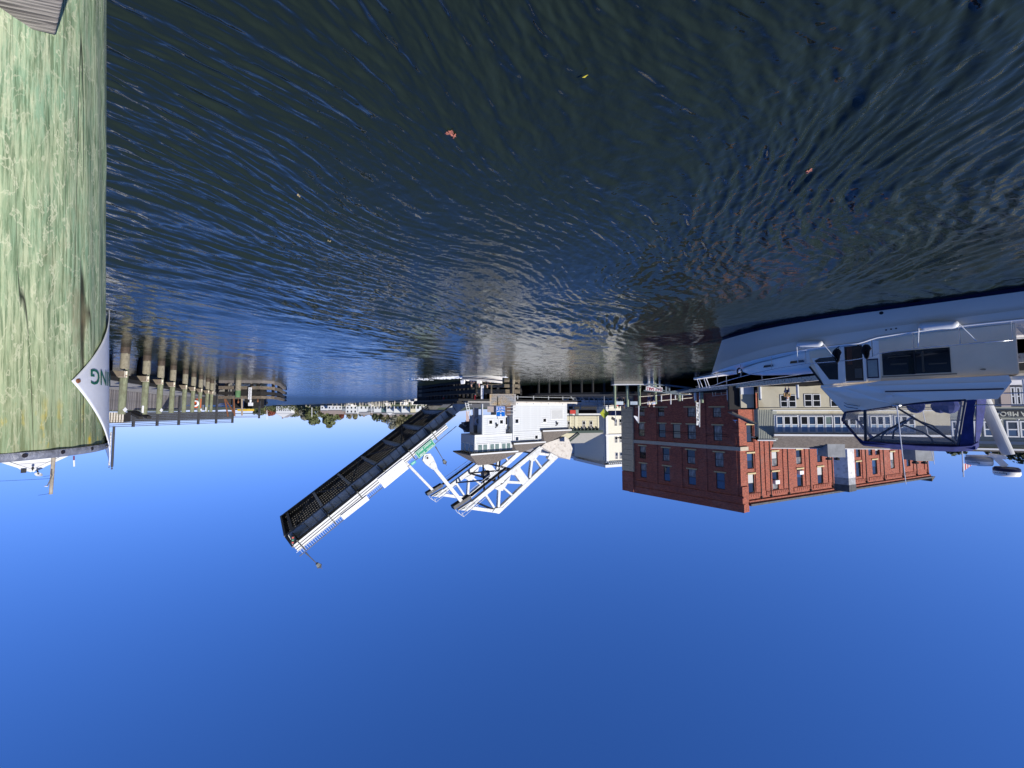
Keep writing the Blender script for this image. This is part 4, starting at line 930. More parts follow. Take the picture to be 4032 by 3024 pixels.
# ================================================================== BRIDGE PIER AND HOUSE
def pier():
    F = FW(0)
    # dark pier and shaded pile bents under house and approach
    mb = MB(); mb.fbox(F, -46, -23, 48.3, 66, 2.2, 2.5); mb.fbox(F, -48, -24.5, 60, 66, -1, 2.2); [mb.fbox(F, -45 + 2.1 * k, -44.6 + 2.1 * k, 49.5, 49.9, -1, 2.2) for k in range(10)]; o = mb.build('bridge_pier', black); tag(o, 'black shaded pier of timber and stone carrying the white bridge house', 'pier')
    rt = thing('pile_bent', 'row of dark upright piles behind the shaded fender under the bridge pivot', 'pile row', tuple(F.pt(-24, 52, 0)))
    pm = MB().cyl((0, 0, -1), (0, 0, 2.8), 0.16, n=8).mesh('pile', [M_('dim_pile', (0.06, 0.06, 0.062), 0.85, var=0.3)])
    for k in range(22):
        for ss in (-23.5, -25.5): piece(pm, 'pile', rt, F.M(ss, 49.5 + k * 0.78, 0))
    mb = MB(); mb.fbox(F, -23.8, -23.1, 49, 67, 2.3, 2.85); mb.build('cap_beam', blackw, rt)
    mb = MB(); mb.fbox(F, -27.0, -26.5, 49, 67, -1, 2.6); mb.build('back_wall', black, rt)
    mb = MB(); mb.fbox(F, -27.4, -23.0, 50, 67, 2.62, 2.86); mb.build('shade_slab', blackw, rt)  # slab added to keep the sun off the pile bents
    mb = MB(); mb.fbox(F, -45, -24.6, 48.6, 54.5, 2.5, 2.72); o = mb.build('house_deck', deckwood); tag(o, 'pale edged deck on which the white bridge house stands', 'deck')
pier()
def bridge_house():
    F = FW(49); rt = thing('bridge_house', 'white clapboard bridge operator house with grey shingle hip roofs and a band of tower windows', 'house', tuple(F.pt(-34, 2, 2.7)))
    def bx(name, m, a0, a1, d0, d1, z0, z1): mb = MB(); mb.fbox(F, a0, a1, d0, d1, z0, z1); return mb.build(name, m, rt)
    bx('tower_base', clapw, -31.1, -27.25, 0.02, 4.2, 4.55, 7.35); bx('tower_top', clapw, -32.3, -25.9, 0.02, 4.4, 7.35, 10.0)
    bx('recess_wall', clapw, -32.5, -31.0, 1.2, 4.2, 2.8, 9.9); bx('machine_room', clapw, -43.3, -32.4, 0.02, 4.6, 2.8, 7.2); bx('machine_room_upper', clapw, -37.9, -32.4, 0.02, 4.6, 7.2, 8.85)
    # clapboards one by one
    cache = {}
    def clap(a0, a1, z0, z1, d=0.0, fr=None):
        G = fr or F; L_ = round(a1 - a0, 3)
        if L_ not in cache:
            mb = MB(); mb.hexa([(0, -0.05, 0), (L_, -0.05, 0), (L_, 0.02, 0), (0, 0.02, 0), (0, -0.0, 0.29), (L_, -0.0, 0.29), (L_, 0.02, 0.29), (0, 0.02, 0.29)]); cache[L_] = mb.mesh('clapboard', [clapw])
        z = z0
        while z < z1 - 0.08:
            piece(cache[L_], 'clapboard', rt, G.M(a0, d, z) @ Matrix.Diagonal((1, 1, min(1, (z1 - z) / 0.29), 1))); z += 0.29
    clap(-31.0, -27.4, 4.7, 7.35); clap(-32.2, -26.05, 7.5, 8.55); clap(-43.15, -32.55, 2.95, 7.1); clap(-37.75, -32.55, 7.1, 8.7)
    clap(-32.4, -31.1, 3.0, 9.8, 1.18)
    Fs = Fr(F.pt(-25.9, 0.0, 0), W_)   # side wall facing the river
    clap(0.1, 4.3, 7.5, 8.5, 0.0, Fs)
    # corner boards, sill board
    for a, z0, z1 in ((-31.1, 4.55, 7.4), (-27.4, 4.55, 7.4), (-32.3, 7.4, 10), (-26.05, 7.4, 10), (-32.56, 2.75, 8.9), (-43.3, 2.75, 7.1)): bx('corner_board', white, a, a + 0.16, -0.05, 0.02, z0, z1)
    bx('sill_board', white, -43.3, -32.4, -0.06, 0.02, 2.72, 2.95); bx('sill_board', white, -32.3, -25.9, -0.06, 0.02, 7.32, 7.5); bx('sill_board', white, -31.1, -27.25, -0.06, 0.02, 4.5, 4.7)
    bx('edge_post', M_('dim_white', (0.55, 0.57, 0.57), 0.7), -27.24, -27.1, -0.02, 0.3, 2.9, 7.3)
    # small square windows
    def win(a0, a1, z0, z1, d=0.0):
        o = bx('window', white, a0 - 0.2, a1 + 0.2, d - 0.07, d, z0 - 0.2, z1 + 0.2); WL[o.name] = WL[rt.name]
        mb = MB(); mb.fbox(F, a0, a1, d - 0.078, d - 0.07, z0, z1); mb.build('pane', glassd, o)
    for q in ((-28.75, -28.25, 5.3, 5.8), (-30.6, -30.1, 5.3, 5.8), (-33.4, -32.85, 5.2, 5.78), (-38.8, -38.25, 5.2, 5.7), (-33.4, -32.9, 7.9, 8.42), (-37.1, -36.6, 7.82, 8.32)): win(*q)
    win(-32.1, -31.6, 4.9, 6.0, 1.14)
    # louvre
    o = bx('louvre', white, -42.5, -39.75, -0.06, 0, 3.75, 5.4)
    for k in range(9): bx('louvre_blade', M_('louvre_grey', (0.35, 0.36, 0.36), 0.7) if 'louvre_grey' not in bpy.data.materials else bpy.data.materials['louvre_grey'], -42.3, -39.95, -0.075, -0.06, 3.9 + k * 0.155, 3.97 + k * 0.155)
    # tower window band
    bx('window_band', white, -32.2, -26.0, -0.05, 0.02, 8.55, 10.0)
    shade = M_('green_grey_glass', (0.16, 0.22, 0.2), 0.15, var=0.3)
    for a in (-26.3, -28.3, -30.3):
        o = bx('window', white, a - 1.75, a, -0.1, -0.05, 8.62, 9.95)
        for k in range(2): bx('pane', shade, a - 0.12 - 0.65 - k * 0.84, a - 0.12 - k * 0.84, -0.108, -0.1, 8.75, 9.85)
    for k in range(3):
        mb = MB(); mb.fbox(Fs, 0.3 + k * 1.35, 1.5 + k * 1.35, -0.05, 0.0, 8.6, 9.9); o = mb.build('window', white, rt); mb = MB(); mb.fbox(Fs, 0.42 + k * 1.35, 1.38 + k * 1.35, -0.06, -0.05, 8.72, 9.8); mb.build('pane', glassd, rt)
    # roofs
    def hip(a0, a1, d0, d1, ze, zr, inset, name='roof'):
        dm = (d0 + d1) / 2; A = [F.pt(a0, d0, ze), F.pt(a1, d0, ze), F.pt(a1, d1, ze), F.pt(a0, d1, ze), F.pt(a0 + inset, dm, zr), F.pt(a1 - inset, dm, zr)]
        B = [F.pt(a0, d0, ze - 0.16), F.pt(a1, d0, ze - 0.16), F.pt(a1, d1, ze - 0.16), F.pt(a0, d1, ze - 0.16)]
        mb = MB(); mb.add(A + B, [(0, 1, 5, 4), (1, 2, 5), (2, 3, 4, 5), (3, 0, 4), (6, 7, 1, 0), (7, 8, 2, 1), (8, 9, 3, 2), (9, 6, 0, 3), (9, 8, 7, 6)]); o = mb.build(name, shing, rt); WL[o.name] = WL[rt.name]
        mb = MB(); mb.fbox(F, a0 + 0.05, a1 - 0.05, d0 - 0.03, d0, ze - 0.22, ze - 0.02); mb.build('gutter', white, o)
        mb = MB(); mb.fbox(F, a0 + 0.1, a1 - 0.1, d0 + 0.02, d0 + 0.6, ze - 0.26, ze - 0.17); mb.build('soffit', shadec, o)
        # shingle courses laid over the front slope
        n = 11
        for k in range(n):
            t0 = k / n; p = A[0].lerp(A[4], t0); q = A[1].lerp(A[5], t0); p2 = A[0].lerp(A[4], (k + 1.03) / n); q2 = A[1].lerp(A[5], (k + 1.03) / n)
            nrm = (A[1] - A[0]).cross(A[4] - A[0]).normalized(); mb = MB(); mb.add([p + nrm * 0.035, q + nrm * 0.035, q2 + nrm * 0.008, p2 + nrm * 0.008, p - nrm * 0.01, q - nrm * 0.01], [(0, 1, 2, 3), (4, 5, 1, 0)]); mb.build('shingle_course', shing, o)
        return o
    hip(-33.0, -24.9, -0.7, 5.1, 10.1, 12.0, 2.8); hip(-38.4, -32.2, -0.55, 5.2, 8.98, 10.6, 2.6); hip(-43.9, -37.7, -0.55, 5.2, 7.25, 9.2, 2.6)
    for a, z in ((-29.5, 6.1), (-41.0, 6.1), (-31.6, 6.5)):
        mb = MB(); p = F.pt(a, -0.25, z); mb.cyl(p - V((0, 0, 0.25)), p + V((0, 0, 0.1)), 0.18, 0.1, n=8); mb.cyl(p + V((0, 0, 0.1)), F.pt(a + 0.2, 0, z + 0.3), 0.05, n=5); mb.build('floodlight', black, rt)
    # rail and louvred boxes at the pier edge
    o = thing('deck_railing', 'white and brown railing panel beside the blue clearance sign', 'railing', tuple(F.pt(-31.6, -0.4, 2.8)))
    for z in (2.95, 3.35, 3.85, 4.35): mb = MB(); mb.fbox(F, -32.6, -31.0, -0.5, -0.42, z, z + 0.09); mb.build('rail', galv, o)
    mb = MB(); mb.fbox(F, -32.2, -31.3, 0.3, 0.4, 2.8, 4.6); mb.build('brown_panel', M_('brown_door', (0.12, 0.07, 0.055), 0.7), o)
    o = thing('walkway_railing', 'long white railed walkway edge along the black bridge pier', 'railing', tuple(F.pt(-42, -0.6, 2.3)))
    for z in (1.75, 2.45): mb = MB(); mb.fbox(F, -58, -31.5, -0.62, -0.52, z, z + (0.08 if z < 2 else 0.3)); mb.build('rail', galv if z < 2 else conc, o)
    for k in range(9): mb = MB(); mb.fbox(F, -33 - k * 3, -32.85 - k * 3, -0.6, -0.5, 1.6, 2.9); mb.build('post', galv, o)
    for k in range(6): mb = MB(); mb.bar(F.pt(-43 - k * 2.5, -0.5, 0.9), F.pt(-44.6 - k * 2.5, -0.5, 2.3), 0.12, 0.14); mb.build('strut', galv, o)
bridge_house()
def notice_boards():
    F = Fr(PY(1985, 1600, 46.5), (1, 0, 0)); o = F.o
    a0, z1 = F.px(*z4(1055, 405)); a1, z0 = F.px(*z4(770, 280)); F2 = F
    rt = thing('notice_board', 'big faded blue and orange board of worn text at the end of the pier', 'notice board', tuple(F.pt((a0 + a1) / 2, 0, z0)))
    mb = MB(); mb.fbox(F, a0, a1, 0, 0.08, z0, z1); mb.build('plate', signold, rt)
    txt = ['NOTICE TO ALL VESSELS', 'IT IS UNLAWFUL TO DELAY THE', 'OPENING OF THE DRAW', 'APPURTENANCES UNESSENTIAL', 'TO NAVIGATION MUST BE LOWERED', 'BY OWNERS OR OPERATORS', 'PENALTY UP TO FIVE THOUSAND DOLLARS']
    for k, t in enumerate(txt): lettering(rt, F, (a0 + a1) / 2, -0.006, z1 - (k + 0.6) * (z1 - z0) / 7.4, t, (z1 - z0) / 7.4 * 0.9, letterk, (a1 - a0) * (0.88 if k else 0.55))
    for a in (a0 + 0.2, a1 - 0.2): mb = MB(); mb.fbox(F, a - 0.08, a + 0.08, 0.08, 0.2, z0 - 1.2, z1); mb.build('post', timber, rt)
    a1, z1 = F.px(*z4(840, 525)); a0, z0 = F.px(*z4(938, 415))
    rt = thing('clearance_sign', 'blue square sign reading 16/13 under a white lightning bolt', 'sign', tuple(F.pt((a0 + a1) / 2, 0, z0)))
    mb = MB(); mb.fbox(F, a0, a1, -0.05, 0, z0, z1); mb.build('plate', signblue, rt); ca, h, ww = (a0 + a1) / 2, z1 - z0, a1 - a0
    for q in ((a0, a1, z0, z0 + 0.03), (a0, a1, z1 - 0.03, z1), (a0, a0 + 0.03, z0, z1), (a1 - 0.03, a1, z0, z1)): mb = MB(); mb.fbox(F, q[0], q[1], -0.058, -0.05, q[2], q[3]); mb.build('border', letterw, rt)
    lettering(rt, F, ca, -0.06, z0 + h * 0.2, '16/13', h * 0.36, letterw, ww * 0.82, bold=0.012)
    P = lambda u_, v_: F.pt(ca + u_ * ww, -0.062, z0 + v_ * h)
    bolt = lambda y0, sc: [P(-0.1 * sc, y0 + .17 * sc), P(.12 * sc, y0 + .19 * sc), P(.02 * sc, y0 + .03 * sc), P(.13 * sc, y0 + .03 * sc), P(-.06 * sc, y0 - .17 * sc), P(-.01 * sc, y0 - .02 * sc), P(-.13 * sc, y0 - .02 * sc)]
    for y0 in (0.83, 0.46): mb = MB(); mb.prism(bolt(y0, 0.8), F.ey * 0.004); mb.build('lightning_bolt', letterw, rt)
    mb = MB(); n = 10; up_ = [P(-0.4 + 0.8 * k / n, 0.6 - 0.1 * math.cos((k / n - .5) * 2.6)) for k in range(n + 1)]; dn = [P(-0.4 + 0.8 * k / n, 0.5 - 0.1 * math.cos((k / n - .5) * 2.6)) for k in range(n + 1)]
    mb.grid([up_, dn]); mb.build('sagging_line', letterw, rt)
    mb = MB(); mb.fbox(F, a1 - 0.2, a1 - 0.1, 0, 0.1, z0 - 1.2, z1 + 0.3); mb.build('post', galv, rt)
    a1, z1 = F.px(*z4(742, 478)); a0, z0 = F.px(*z4(836, 415))
    rt = thing('worn_wooden_sign', 'worn pale wooden board without clear text beside the blue 16/13 sign', 'wooden sign', tuple(F.pt((a0 + a1) / 2, 0, z0))); mb = MB(); mb.fbox(F, a0, a1, 0.2, 0.26, z0, z1); mb.build('plate', M_('pale_worn_wood', (0.45, 0.38, 0.34), 0.9, var=0.3, vscale=3, vstretch=(1, 1, 6)), rt)
    mb = MB(); mb.fbox(F, a0 + 0.4, a0 + 0.5, 0.26, 0.36, z0 - 1.0, z1); mb.build('post', greywood, rt)
notice_boards()
# ================================================================== LAND
def land():
    mb = MB(); P = [(-21, -60), (-21, 50), (-21, 60), (-14, 64), (-8, 68), (0, 72), (9, 78), (14, 88), (26, 118), (41, 166), (60, 200), (104, 265), (230, 430), (417, 660), (900, 1100), (1500, 1300), (1500, 3000), (-1500, 3000), (-1500, -60)]
    mb.prism([(x, y, -1.0) for x, y in P], (0, 0, 2.5)); o = mb.build('ground', earth); struct(o)
    mb = MB(); P = [(46, 47), (52, 60), (70, 90), (130, 160), (330, 380), (1500, 900), (1500, -80), (36, -80), (36, 10), (30.5, 20)]
    mb.prism([(x, y, -1.0) for x, y in P], (0, 0, 2.2)); o = mb.build('ground', earth); struct(o)
    # timber quay deck on the left bank
    rt = thing('quay_deck', 'timber quay along the left bank with a pale edge beam over black shade', 'quay', (-21, 30, 1.5))
    pm = MB().box(-5.2, 0, 0, 0.19, 0, 0.04).mesh('deck_plank', [M_('shade_dark_planks', (0.02, 0.019, 0.017), 0.95, var=0.3, spec=0.05)])  # near-black planks: the shade behind the cruiser is put into their colour
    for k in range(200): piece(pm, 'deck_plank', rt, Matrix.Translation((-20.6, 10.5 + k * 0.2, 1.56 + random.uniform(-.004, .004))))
    mb = MB(); mb.box(-20.65, -20.45, 5, 51, 1.3, 1.66); mb.build('edge_beam', palewood, rt)
    mb = MB(); mb.box(-21.2, -21.0, 5, 51, -1, 1.4); mb.build('bulkhead', blackw, rt)
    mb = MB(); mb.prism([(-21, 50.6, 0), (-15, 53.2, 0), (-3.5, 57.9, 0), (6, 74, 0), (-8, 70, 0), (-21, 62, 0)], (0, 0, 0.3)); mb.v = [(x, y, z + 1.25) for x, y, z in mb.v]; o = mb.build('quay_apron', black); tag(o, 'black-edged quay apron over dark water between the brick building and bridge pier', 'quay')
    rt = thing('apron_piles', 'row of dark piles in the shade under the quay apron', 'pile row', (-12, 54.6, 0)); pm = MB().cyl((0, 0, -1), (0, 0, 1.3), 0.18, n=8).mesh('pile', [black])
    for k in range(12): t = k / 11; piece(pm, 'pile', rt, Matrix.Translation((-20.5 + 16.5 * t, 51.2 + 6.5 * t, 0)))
land()

# ================================================================== BUILDINGS OF THE LEFT BANK
def brickwall(F, a0, a1, z0, z1, ops, name, parent, depth=0.22, mat=None):
    A = sorted({a0, a1} | {v for o in ops for v in (o[0], o[1])}); Z = sorted({z0, z1} | {v for o in ops for v in (o[2], o[3])})
    mb = MB(); mb.uv = []
    def q(pts, uvs):
        n = len(mb.v); mb.v += [tuple(p) for p in pts]; mb.uv += uvs; mb.f.append(tuple(range(n, n + 4))); mb.m.append(0)
    for i in range(len(A) - 1):
        for j in range(len(Z) - 1):
            ca, cz = (A[i] + A[i + 1]) / 2, (Z[j] + Z[j + 1]) / 2
            if any(o[0] < ca < o[1] and o[2] < cz < o[3] for o in ops): continue
            c = [(A[i], Z[j]), (A[i + 1], Z[j]), (A[i + 1], Z[j + 1]), (A[i], Z[j + 1])]
            q([F.pt(x, 0, z) for x, z in c], c)
    for o in ops:
        for (x0, zz0), (x1, zz1) in (((o[0], o[2]), (o[0], o[3])), ((o[0], o[3]), (o[1], o[3])), ((o[1], o[3]), (o[1], o[2])), ((o[1], o[2]), (o[0], o[2]))):
            q([F.pt(x0, 0, zz0), F.pt(x1, 0, zz1), F.pt(x1, depth, zz1), F.pt(x0, depth, zz0)], [(x0, zz0), (x1, zz1), (x1 + depth, zz1 + depth), (x0 + depth, zz0 + depth)])
    return mb.build(name, mat or brick, parent)
def brickbox(F, a0, a1, y0, y1, z0, z1, name, parent, mat=None):
    mb = MB(); mb.uv = []; c = [(a0, y0, z0), (a1, y0, z0), (a1, y1, z0), (a0, y1, z0), (a0, y0, z1), (a1, y0, z1), (a1, y1, z1), (a0, y1, z1)]
    for f in ((3, 2, 1, 0), (4, 5, 6, 7), (0, 1, 5, 4), (1, 2, 6, 5), (2, 3, 7, 6), (3, 0, 4, 7)):
        n = len(mb.v); flat = f[0] in (3, 4) and f[2] in (1, 6) and abs(c[f[0]][2] - c[f[2]][2]) < 1e-6
        for i in f: mb.v.append(tuple(F.pt(*c[i]))); mb.uv.append((c[i][0] + c[i][1], c[i][2] + (c[i][1] if flat else 0)))
        mb.f.append((n, n + 1, n + 2, n + 3)); mb.m.append(0)
    o = mb.build(name, mat or brick, parent); WL[o.name] = wloc(parent); return o
_wc = {}
def sash(F, a0, a1, z0, z1, parent, style, depth=0.14, arch=False, glass=(None, None), sill=None, trim=0.07, frame=frameblk, rail=True, label=None):
    w_, h = round(a1 - a0, 2), round(z1 - z0, 2); key = (w_, h, style, arch, trim, frame.name)
    if key not in _wc:
        mb = MB(); t = trim
        mb.box(0, t, -0.03, 0.03, 0, h); mb.box(w_ - t, w_, -0.03, 0.03, 0, h); mb.box(t, w_ - t, -0.03, 0.03, 0, t); mb.box(t, w_ - t, -0.03, 0.03, h - t, h)
        if rail: mb.box(t, w_ - t, -0.025, 0.02, h * 0.49, h * 0.49 + 0.06)
        if arch:
            for sg in (0, 1):
                x = lambda v: v if sg == 0 else w_ - v
                mb.prism([(x(0), -0.031, h), (x(0), -0.031, h - 0.28), (x(w_ * 0.22), -0.031, h - 0.08), (x(w_ * 0.5), -0.031, h)], (0, 0.06, 0))
        fm = mb.mesh('window', [frame])
        up = MB().box(t, w_ - t, 0.0, 0.01, h * 0.49 + 0.06, h - t); lo = MB().box(t, w_ - t, 0.012, 0.02, t, h * 0.49)
        _wc[key] = (fm, up, lo, {})
    fm, up, lo, gm = _wc[key]
    o = piece(fm, 'window', parent, F.M(a0, depth, z0))
    if label: o['label'] = label
    for i, (b, g) in enumerate(((up, glass[0] or glassd), (lo, glass[1] or glassd))):
        kk = (i, g.name)
        if kk not in gm: gm[kk] = b.mesh('pane', [g])
        p = bpy.data.objects.new('pane', gm[kk]); COL.objects.link(p); p.parent = o
    if sill:
        mb = MB(); mb.fbox(F, a0 - sill[0], a1 + sill[0], -0.12, 0.02, z0 - sill[1], z0); mb.build('sill', sillm, parent)
    return o
brg = thing('brick_building', 'tall four-storey red brick building with one side in shade and one in orange sun', 'building', (-30, 52, 1.5))
def brick_building():
    C0 = PY(2922, 2018, 50.0); zt = C0.z; C0 = V((C0.x, C0.y, 0))
    Fr_ = Fr(C0, (0.651, 0.759)); Fl = Fr(C0, (0.914, -0.406))
    g5 = lambda x0, x1, y0, y1: (lambda p, q: (min(p[0], q[0]), max(p[0], q[0]), min(p[1], q[1]), max(p[1], q[1])))(Fr_.px(*z5(x0, (y0 + y1) / 2)), Fr_.px(*z5(x1, (y0 + y1) / 2)))
    def rect(F, cv, x0, x1, y0, y1):
        xm, ym = (x0 + x1) / 2, (y0 + y1) / 2
        a, _ = F.px(*cv(x0, ym)); b, _ = F.px(*cv(x1, ym)); _, c = F.px(*cv(xm, y0)); _, d = F.px(*cv(xm, y1))
        return min(a, b), max(a, b), min(c, d), max(c, d)
    aR, zR = Fr_.px(*z5(655, 1268)); aR -= 0.1
    wins = [(745, 800, 485, 570, 1), (925, 985, 485, 570, 1), (1200, 1275, 485, 570, 1), (1437, 1515, 485, 572, 1),
            (745, 800, 630, 752, 0), (932, 995, 635, 762, 0), (1065, 1135, 640, 770, 0), (1203, 1280, 645, 785, 0), (1445, 1525, 652, 800, 0),
            (755, 812, 845, 962, 0), (970, 1035, 862, 983, 0), (1197, 1272, 882, 1010, 0), (1457, 1538, 905, 1045, 0),
            (763, 820, 1005, 1135, 0), (980, 1047, 1033, 1167, 0), (1208, 1280, 1062, 1210, 0), (1470, 1550, 1098, 1255, 0)]
    R_ = [rect(Fr_, z5, *w_[:4]) for w_ in wins]
    # align rows
    for rows in ((0, 4), (4, 9), (9, 13), (13, 17)):
        zs0 = sum(R_[i][2] for i in range(*rows)) / (rows[1] - rows[0]); zs1 = sum(R_[i][3] for i in range(*rows)) / (rows[1] - rows[0])
        for i in range(*rows): R_[i] = (R_[i][0], R_[i][1], zs0, zs1)
    brickwall(Fr_, 0, aR, 1.4, zt - 0.2, R_, 'right_wall', brg)
    gl = [(glassm, glassd), (glassm, glassd), (glassm, glassm), (glassm, glassm), (glassd, glassm), (glassd, glassd), (M_('cream_blind', (0.42, 0.38, 0.27), 0.7), M_('cream_blind2', (0.4, 0.36, 0.26), 0.7)), (glassm, glassm), (glassm, glassm),
          (glassd, glassm), (glassm, glassd), (glassm, glassd), (glassm, glassm), (glassb, glassm), (glassb, glassd), (glassb, glassm), (glassb, glassb)]
    for w_, r, g in zip(wins, R_, gl):
        sash(Fr_, *r, brg, 'r', glass=g, sill=(0.5 if w_[4] else 0.22, 0.17))
    # belt course, pilasters, cornice
    _, zb = Fr_.px(*z5(1670, 870)); 
    mb = MB(); mb.fbox(Fr_, -0.15, aR + 0.3, -0.2, 0.0, zb - 0.25, zb + 0.25); mb.build('belt_course', beltm, brg)
    mb = MB(); mb.fbox(Fl, -1.4, 0.15, -0.2, 0.0, zb - 0.25, zb + 0.25); mb.build('belt_course', beltm, brg)
    for x0, x1 in ((820, 920), (1035, 1150), (1300, 1380), (1600, 1662)):
        a, _ = Fr_.px(*z5(x0, 900)); b, _ = Fr_.px(*z5(x1, 900)); brickbox(Fr_, min(a, b), max(a, b), -0.1, 0.0, 1.4 if x0 != 1035 else zb + 0.25, zt - 1.9, 'pilaster', brg)
    brickbox(Fr_, -0.3, aR, -0.16, 0.0, zt - 2.0, zt - 1.8, 'string_course', brg); brickbox(Fr_, -0.3, aR, -0.12, 0.4, zt - 1.0, zt, 'parapet', brg)
    for k in range(7): brickbox(Fr_, -0.02, 1.0, -0.14, 0.0, 3.0 + k * 0.62, 3.5 + k * 0.62, 'quoin', brg)
    # stone quoin pier at the far end of the shaded wall
    for k in range(14): 
        mb = MB(); mb.fbox(Fr_, aR - 1.0 + 0.02 * (k % 2), aR + 1.1, -0.3, 0.8, 1.5 + k * 0.86, 1.5 + k * 0.86 + 0.83); mb.build('quoin_stone', M_('quoin_grey', (0.6, 0.48, 0.3), 0.9, var=0.12) if 'quoin_grey' not in bpy.data.materials else bpy.data.materials['quoin_grey'], brg)
    brickbox(Fr_, aR - 0.9, aR + 1.1, -0.3, 0.8, 13.6, zt - 0.1, 'end_pier', brg)
    # sunlit long wall
    aL, _ = Fl.px(*zz(2118, 1075)); aL -= 0.3
    lw = [(530, 585, 605, 755), (535, 592, 855, 990), (750, 803, 835, 968), (962, 1010, 815, 945), (1143, 1187, 815, 925),
          (545, 600, 1035, 1200), (755, 810, 1010, 1170), (970, 1020, 990, 1140), (1148, 1197, 970, 1113),
          (1483, 1520, 800, 885), (1590, 1625, 800, 870), (1650, 1685, 795, 865), (1483, 1525, 925, 1055), (1625, 1668, 908, 1035), (1783, 1818, 840, 985), (1922, 1955, 875, 965)]
    RL = [rect(Fl, zz, *q) for q in lw]
    for rows in ((1, 5), (5, 9)):
        zs0 = sum(RL[i][2] for i in range(*rows)) / 4; zs1 = sum(RL[i][3] for i in range(*rows)) / 4
        for i in range(*rows): RL[i] = (RL[i][0], RL[i][1], zs0, zs1)
    brickwall(Fl, aL, 0, 1.4, zt - 0.9, RL, 'left_wall', brg)
    for i, r in enumerate(RL):
        sash(Fl, *r, brg, 'l', arch=True, glass=(glassm if i in (2, 3, 6, 14) else glassd, (glassd, glassb, M_('pale_curtain', (0.5, 0.5, 0.48), 0.8) if 'pale_curtain' not in bpy.data.materials else bpy.data.materials['pale_curtain'])[i % 3]), sill=(0.18, 0.2))
    for x in (640, 725, 880, 1070, 1265, 1560, 1715, 1880, 2000, 2095):
        a, _ = Fl.px(*zz(x, 900)); mb = MB(); mb.cyl(Fl.pt(a, -0.12, 1.5), Fl.pt(a, -0.12, zt - 1.6), 0.07, n=8); mb.cyl(Fl.pt(a, -0.14, zt - 1.7), Fl.pt(a, -0.14, zt - 1.5), 0.14, n=8); mb.build('downpipe', black, brg)
        brickbox(Fl, a + 0.12, a + 0.95, -0.1, 0.0, 1.4, zt - 2.3, 'pilaster', brg)
    xs = [(520, 650), (700, 890), (940, 1075), (1110, 1250), (1440, 1560), (1600, 1715), (1750, 1880), (1920, 2000)]
    for x0, x1 in xs:
        a, _ = Fl.px(*zz(x0, 1150)); b, _ = Fl.px(*zz(x1, 1150)); a, b = min(a, b), max(a, b); z_ = zt - 2.2; brickbox(Fl, a, b, -0.09, 0.0, z_, z_ + 0.5, 'corbel_panel', brg)
        n = int((b - a) / 0.45)
        for k in range(n): brickbox(Fl, a + k * 0.45, a + k * 0.45 + 0.2, -0.13, -0.09, z_ + 0.1, z_ + 0.4, 'corbel_brick', brg)
    brickbox(Fl, -1.2, 0.02, -0.16, 0.0, zt - 3.2, zt, 'corner_pier', brg)
    mb = MB(); mb.fbox(Fl, aL - 0.4, -1.2, -0.45, 0.6, zt - 1.0, zt - 0.75); mb.build('gutter', dsteel, brg)
    brickbox(Fl, aL, -1.2, -0.2, 0.0, zt - 1.35, zt - 1.0, 'cornice', brg)
    # roof and hidden walls close the block
    P = [C0 + V((0, 0, zt - 0.9)), Fr_.pt(aR + 0.3, 0.1, zt - 0.9), Fr_.pt(aR + 0.3, 0, zt - 0.9) + (Fl.pt(aL, 0, 0) - C0), Fl.pt(aL, 0, zt - 0.9)]
    P = [P[0] + (P[2] - P[0]) * 0.01, P[1], P[2], P[3]]
    mb = MB(); P = [P[0], P[1], P[3]]; mb.add([V((p.x, p.y, zt - 0.85)) for p in P] + [V((p.x, p.y, 1.4)) for p in P], [(0, 1, 2), (1, 2, 5, 4)]); mb.build('flat_roof', asphalt, brg)
    q0 = Fl.pt(aL, 0, 0); mb = MB(); mb.prism([Fl.pt(aL - 1.4, -0.3, zt - 0.9), Fl.pt(aL, -0.3, zt - 0.9), Fl.pt(aL, -0.3, zt - 0.1)], Fl.ey * 3); mb.build('end_gable', shingd, brg)
    # air conditioners in two windows, lamp, cables
    for i in (6, 7):
        r = RL[i]; mb = MB(); mb.fbox(Fl, r[0] + 0.25, r[1] - 0.2, -0.3, 0.12, r[2] + (1.1 if i == 6 else 0.2), r[2] + (1.6 if i == 6 else 0.7)); mb.build('air_conditioner', signwhite, brg)
    for y in (595, 600): pass
    for zc_ in (7.05, 7.3):
        mb = MB(); mb.tube([Fr_.pt(aR, -0.06, zc_), Fr_.pt(aR * .6, -0.06, zc_ - 0.12), Fr_.pt(0.2, -0.06, zc_)], 0.025, 4); mb.build('wall_cable', black, brg)
    p = Fr_.pt(0.3, -0.4, Fr_.px(*zz(420, 560))[1]); mb = MB(); mb.cyl(p + V((0, 0, 0)), p + V((0, 0, 0.12)), 0.32, 0.1, n=12); mb.tube([p + V((0, 0, 0.1)), p + V((0, 0, 0.35)), Fr_.pt(0.3, 0, p.z + 0.3)], 0.03, 5); mb.build('wall_lamp', signwhite, brg)
    # low ivory wall panels and black recess at the foot of the corner
    # chimney tower rising in front of the sunlit wall
    ch = thing('chimney_tower', 'white square chimney tower with dark grey cap in front of the sunlit brick wall', 'chimney tower', tuple(PY(3330, 1600, 42) * 1.0))
    c = PY(3337, 1800, 42.0); c = V((c.x, c.y, 0)); Fa = Fr(c, (0.62, 0.78)); Fb = Fr(c, (0.9, -0.43))
    a1, zt1 = Fa.px(*zz(1300, 1180)); b1, _ = Fb.px(*zz(1480, 1100)); b1 = abs(b1); zc1 = PN(*zz(1405, 1190), (0, 1, 0), 42.0).z; zw = PN(*zz(1405, 1070), (0, 1, 0), 42.0).z
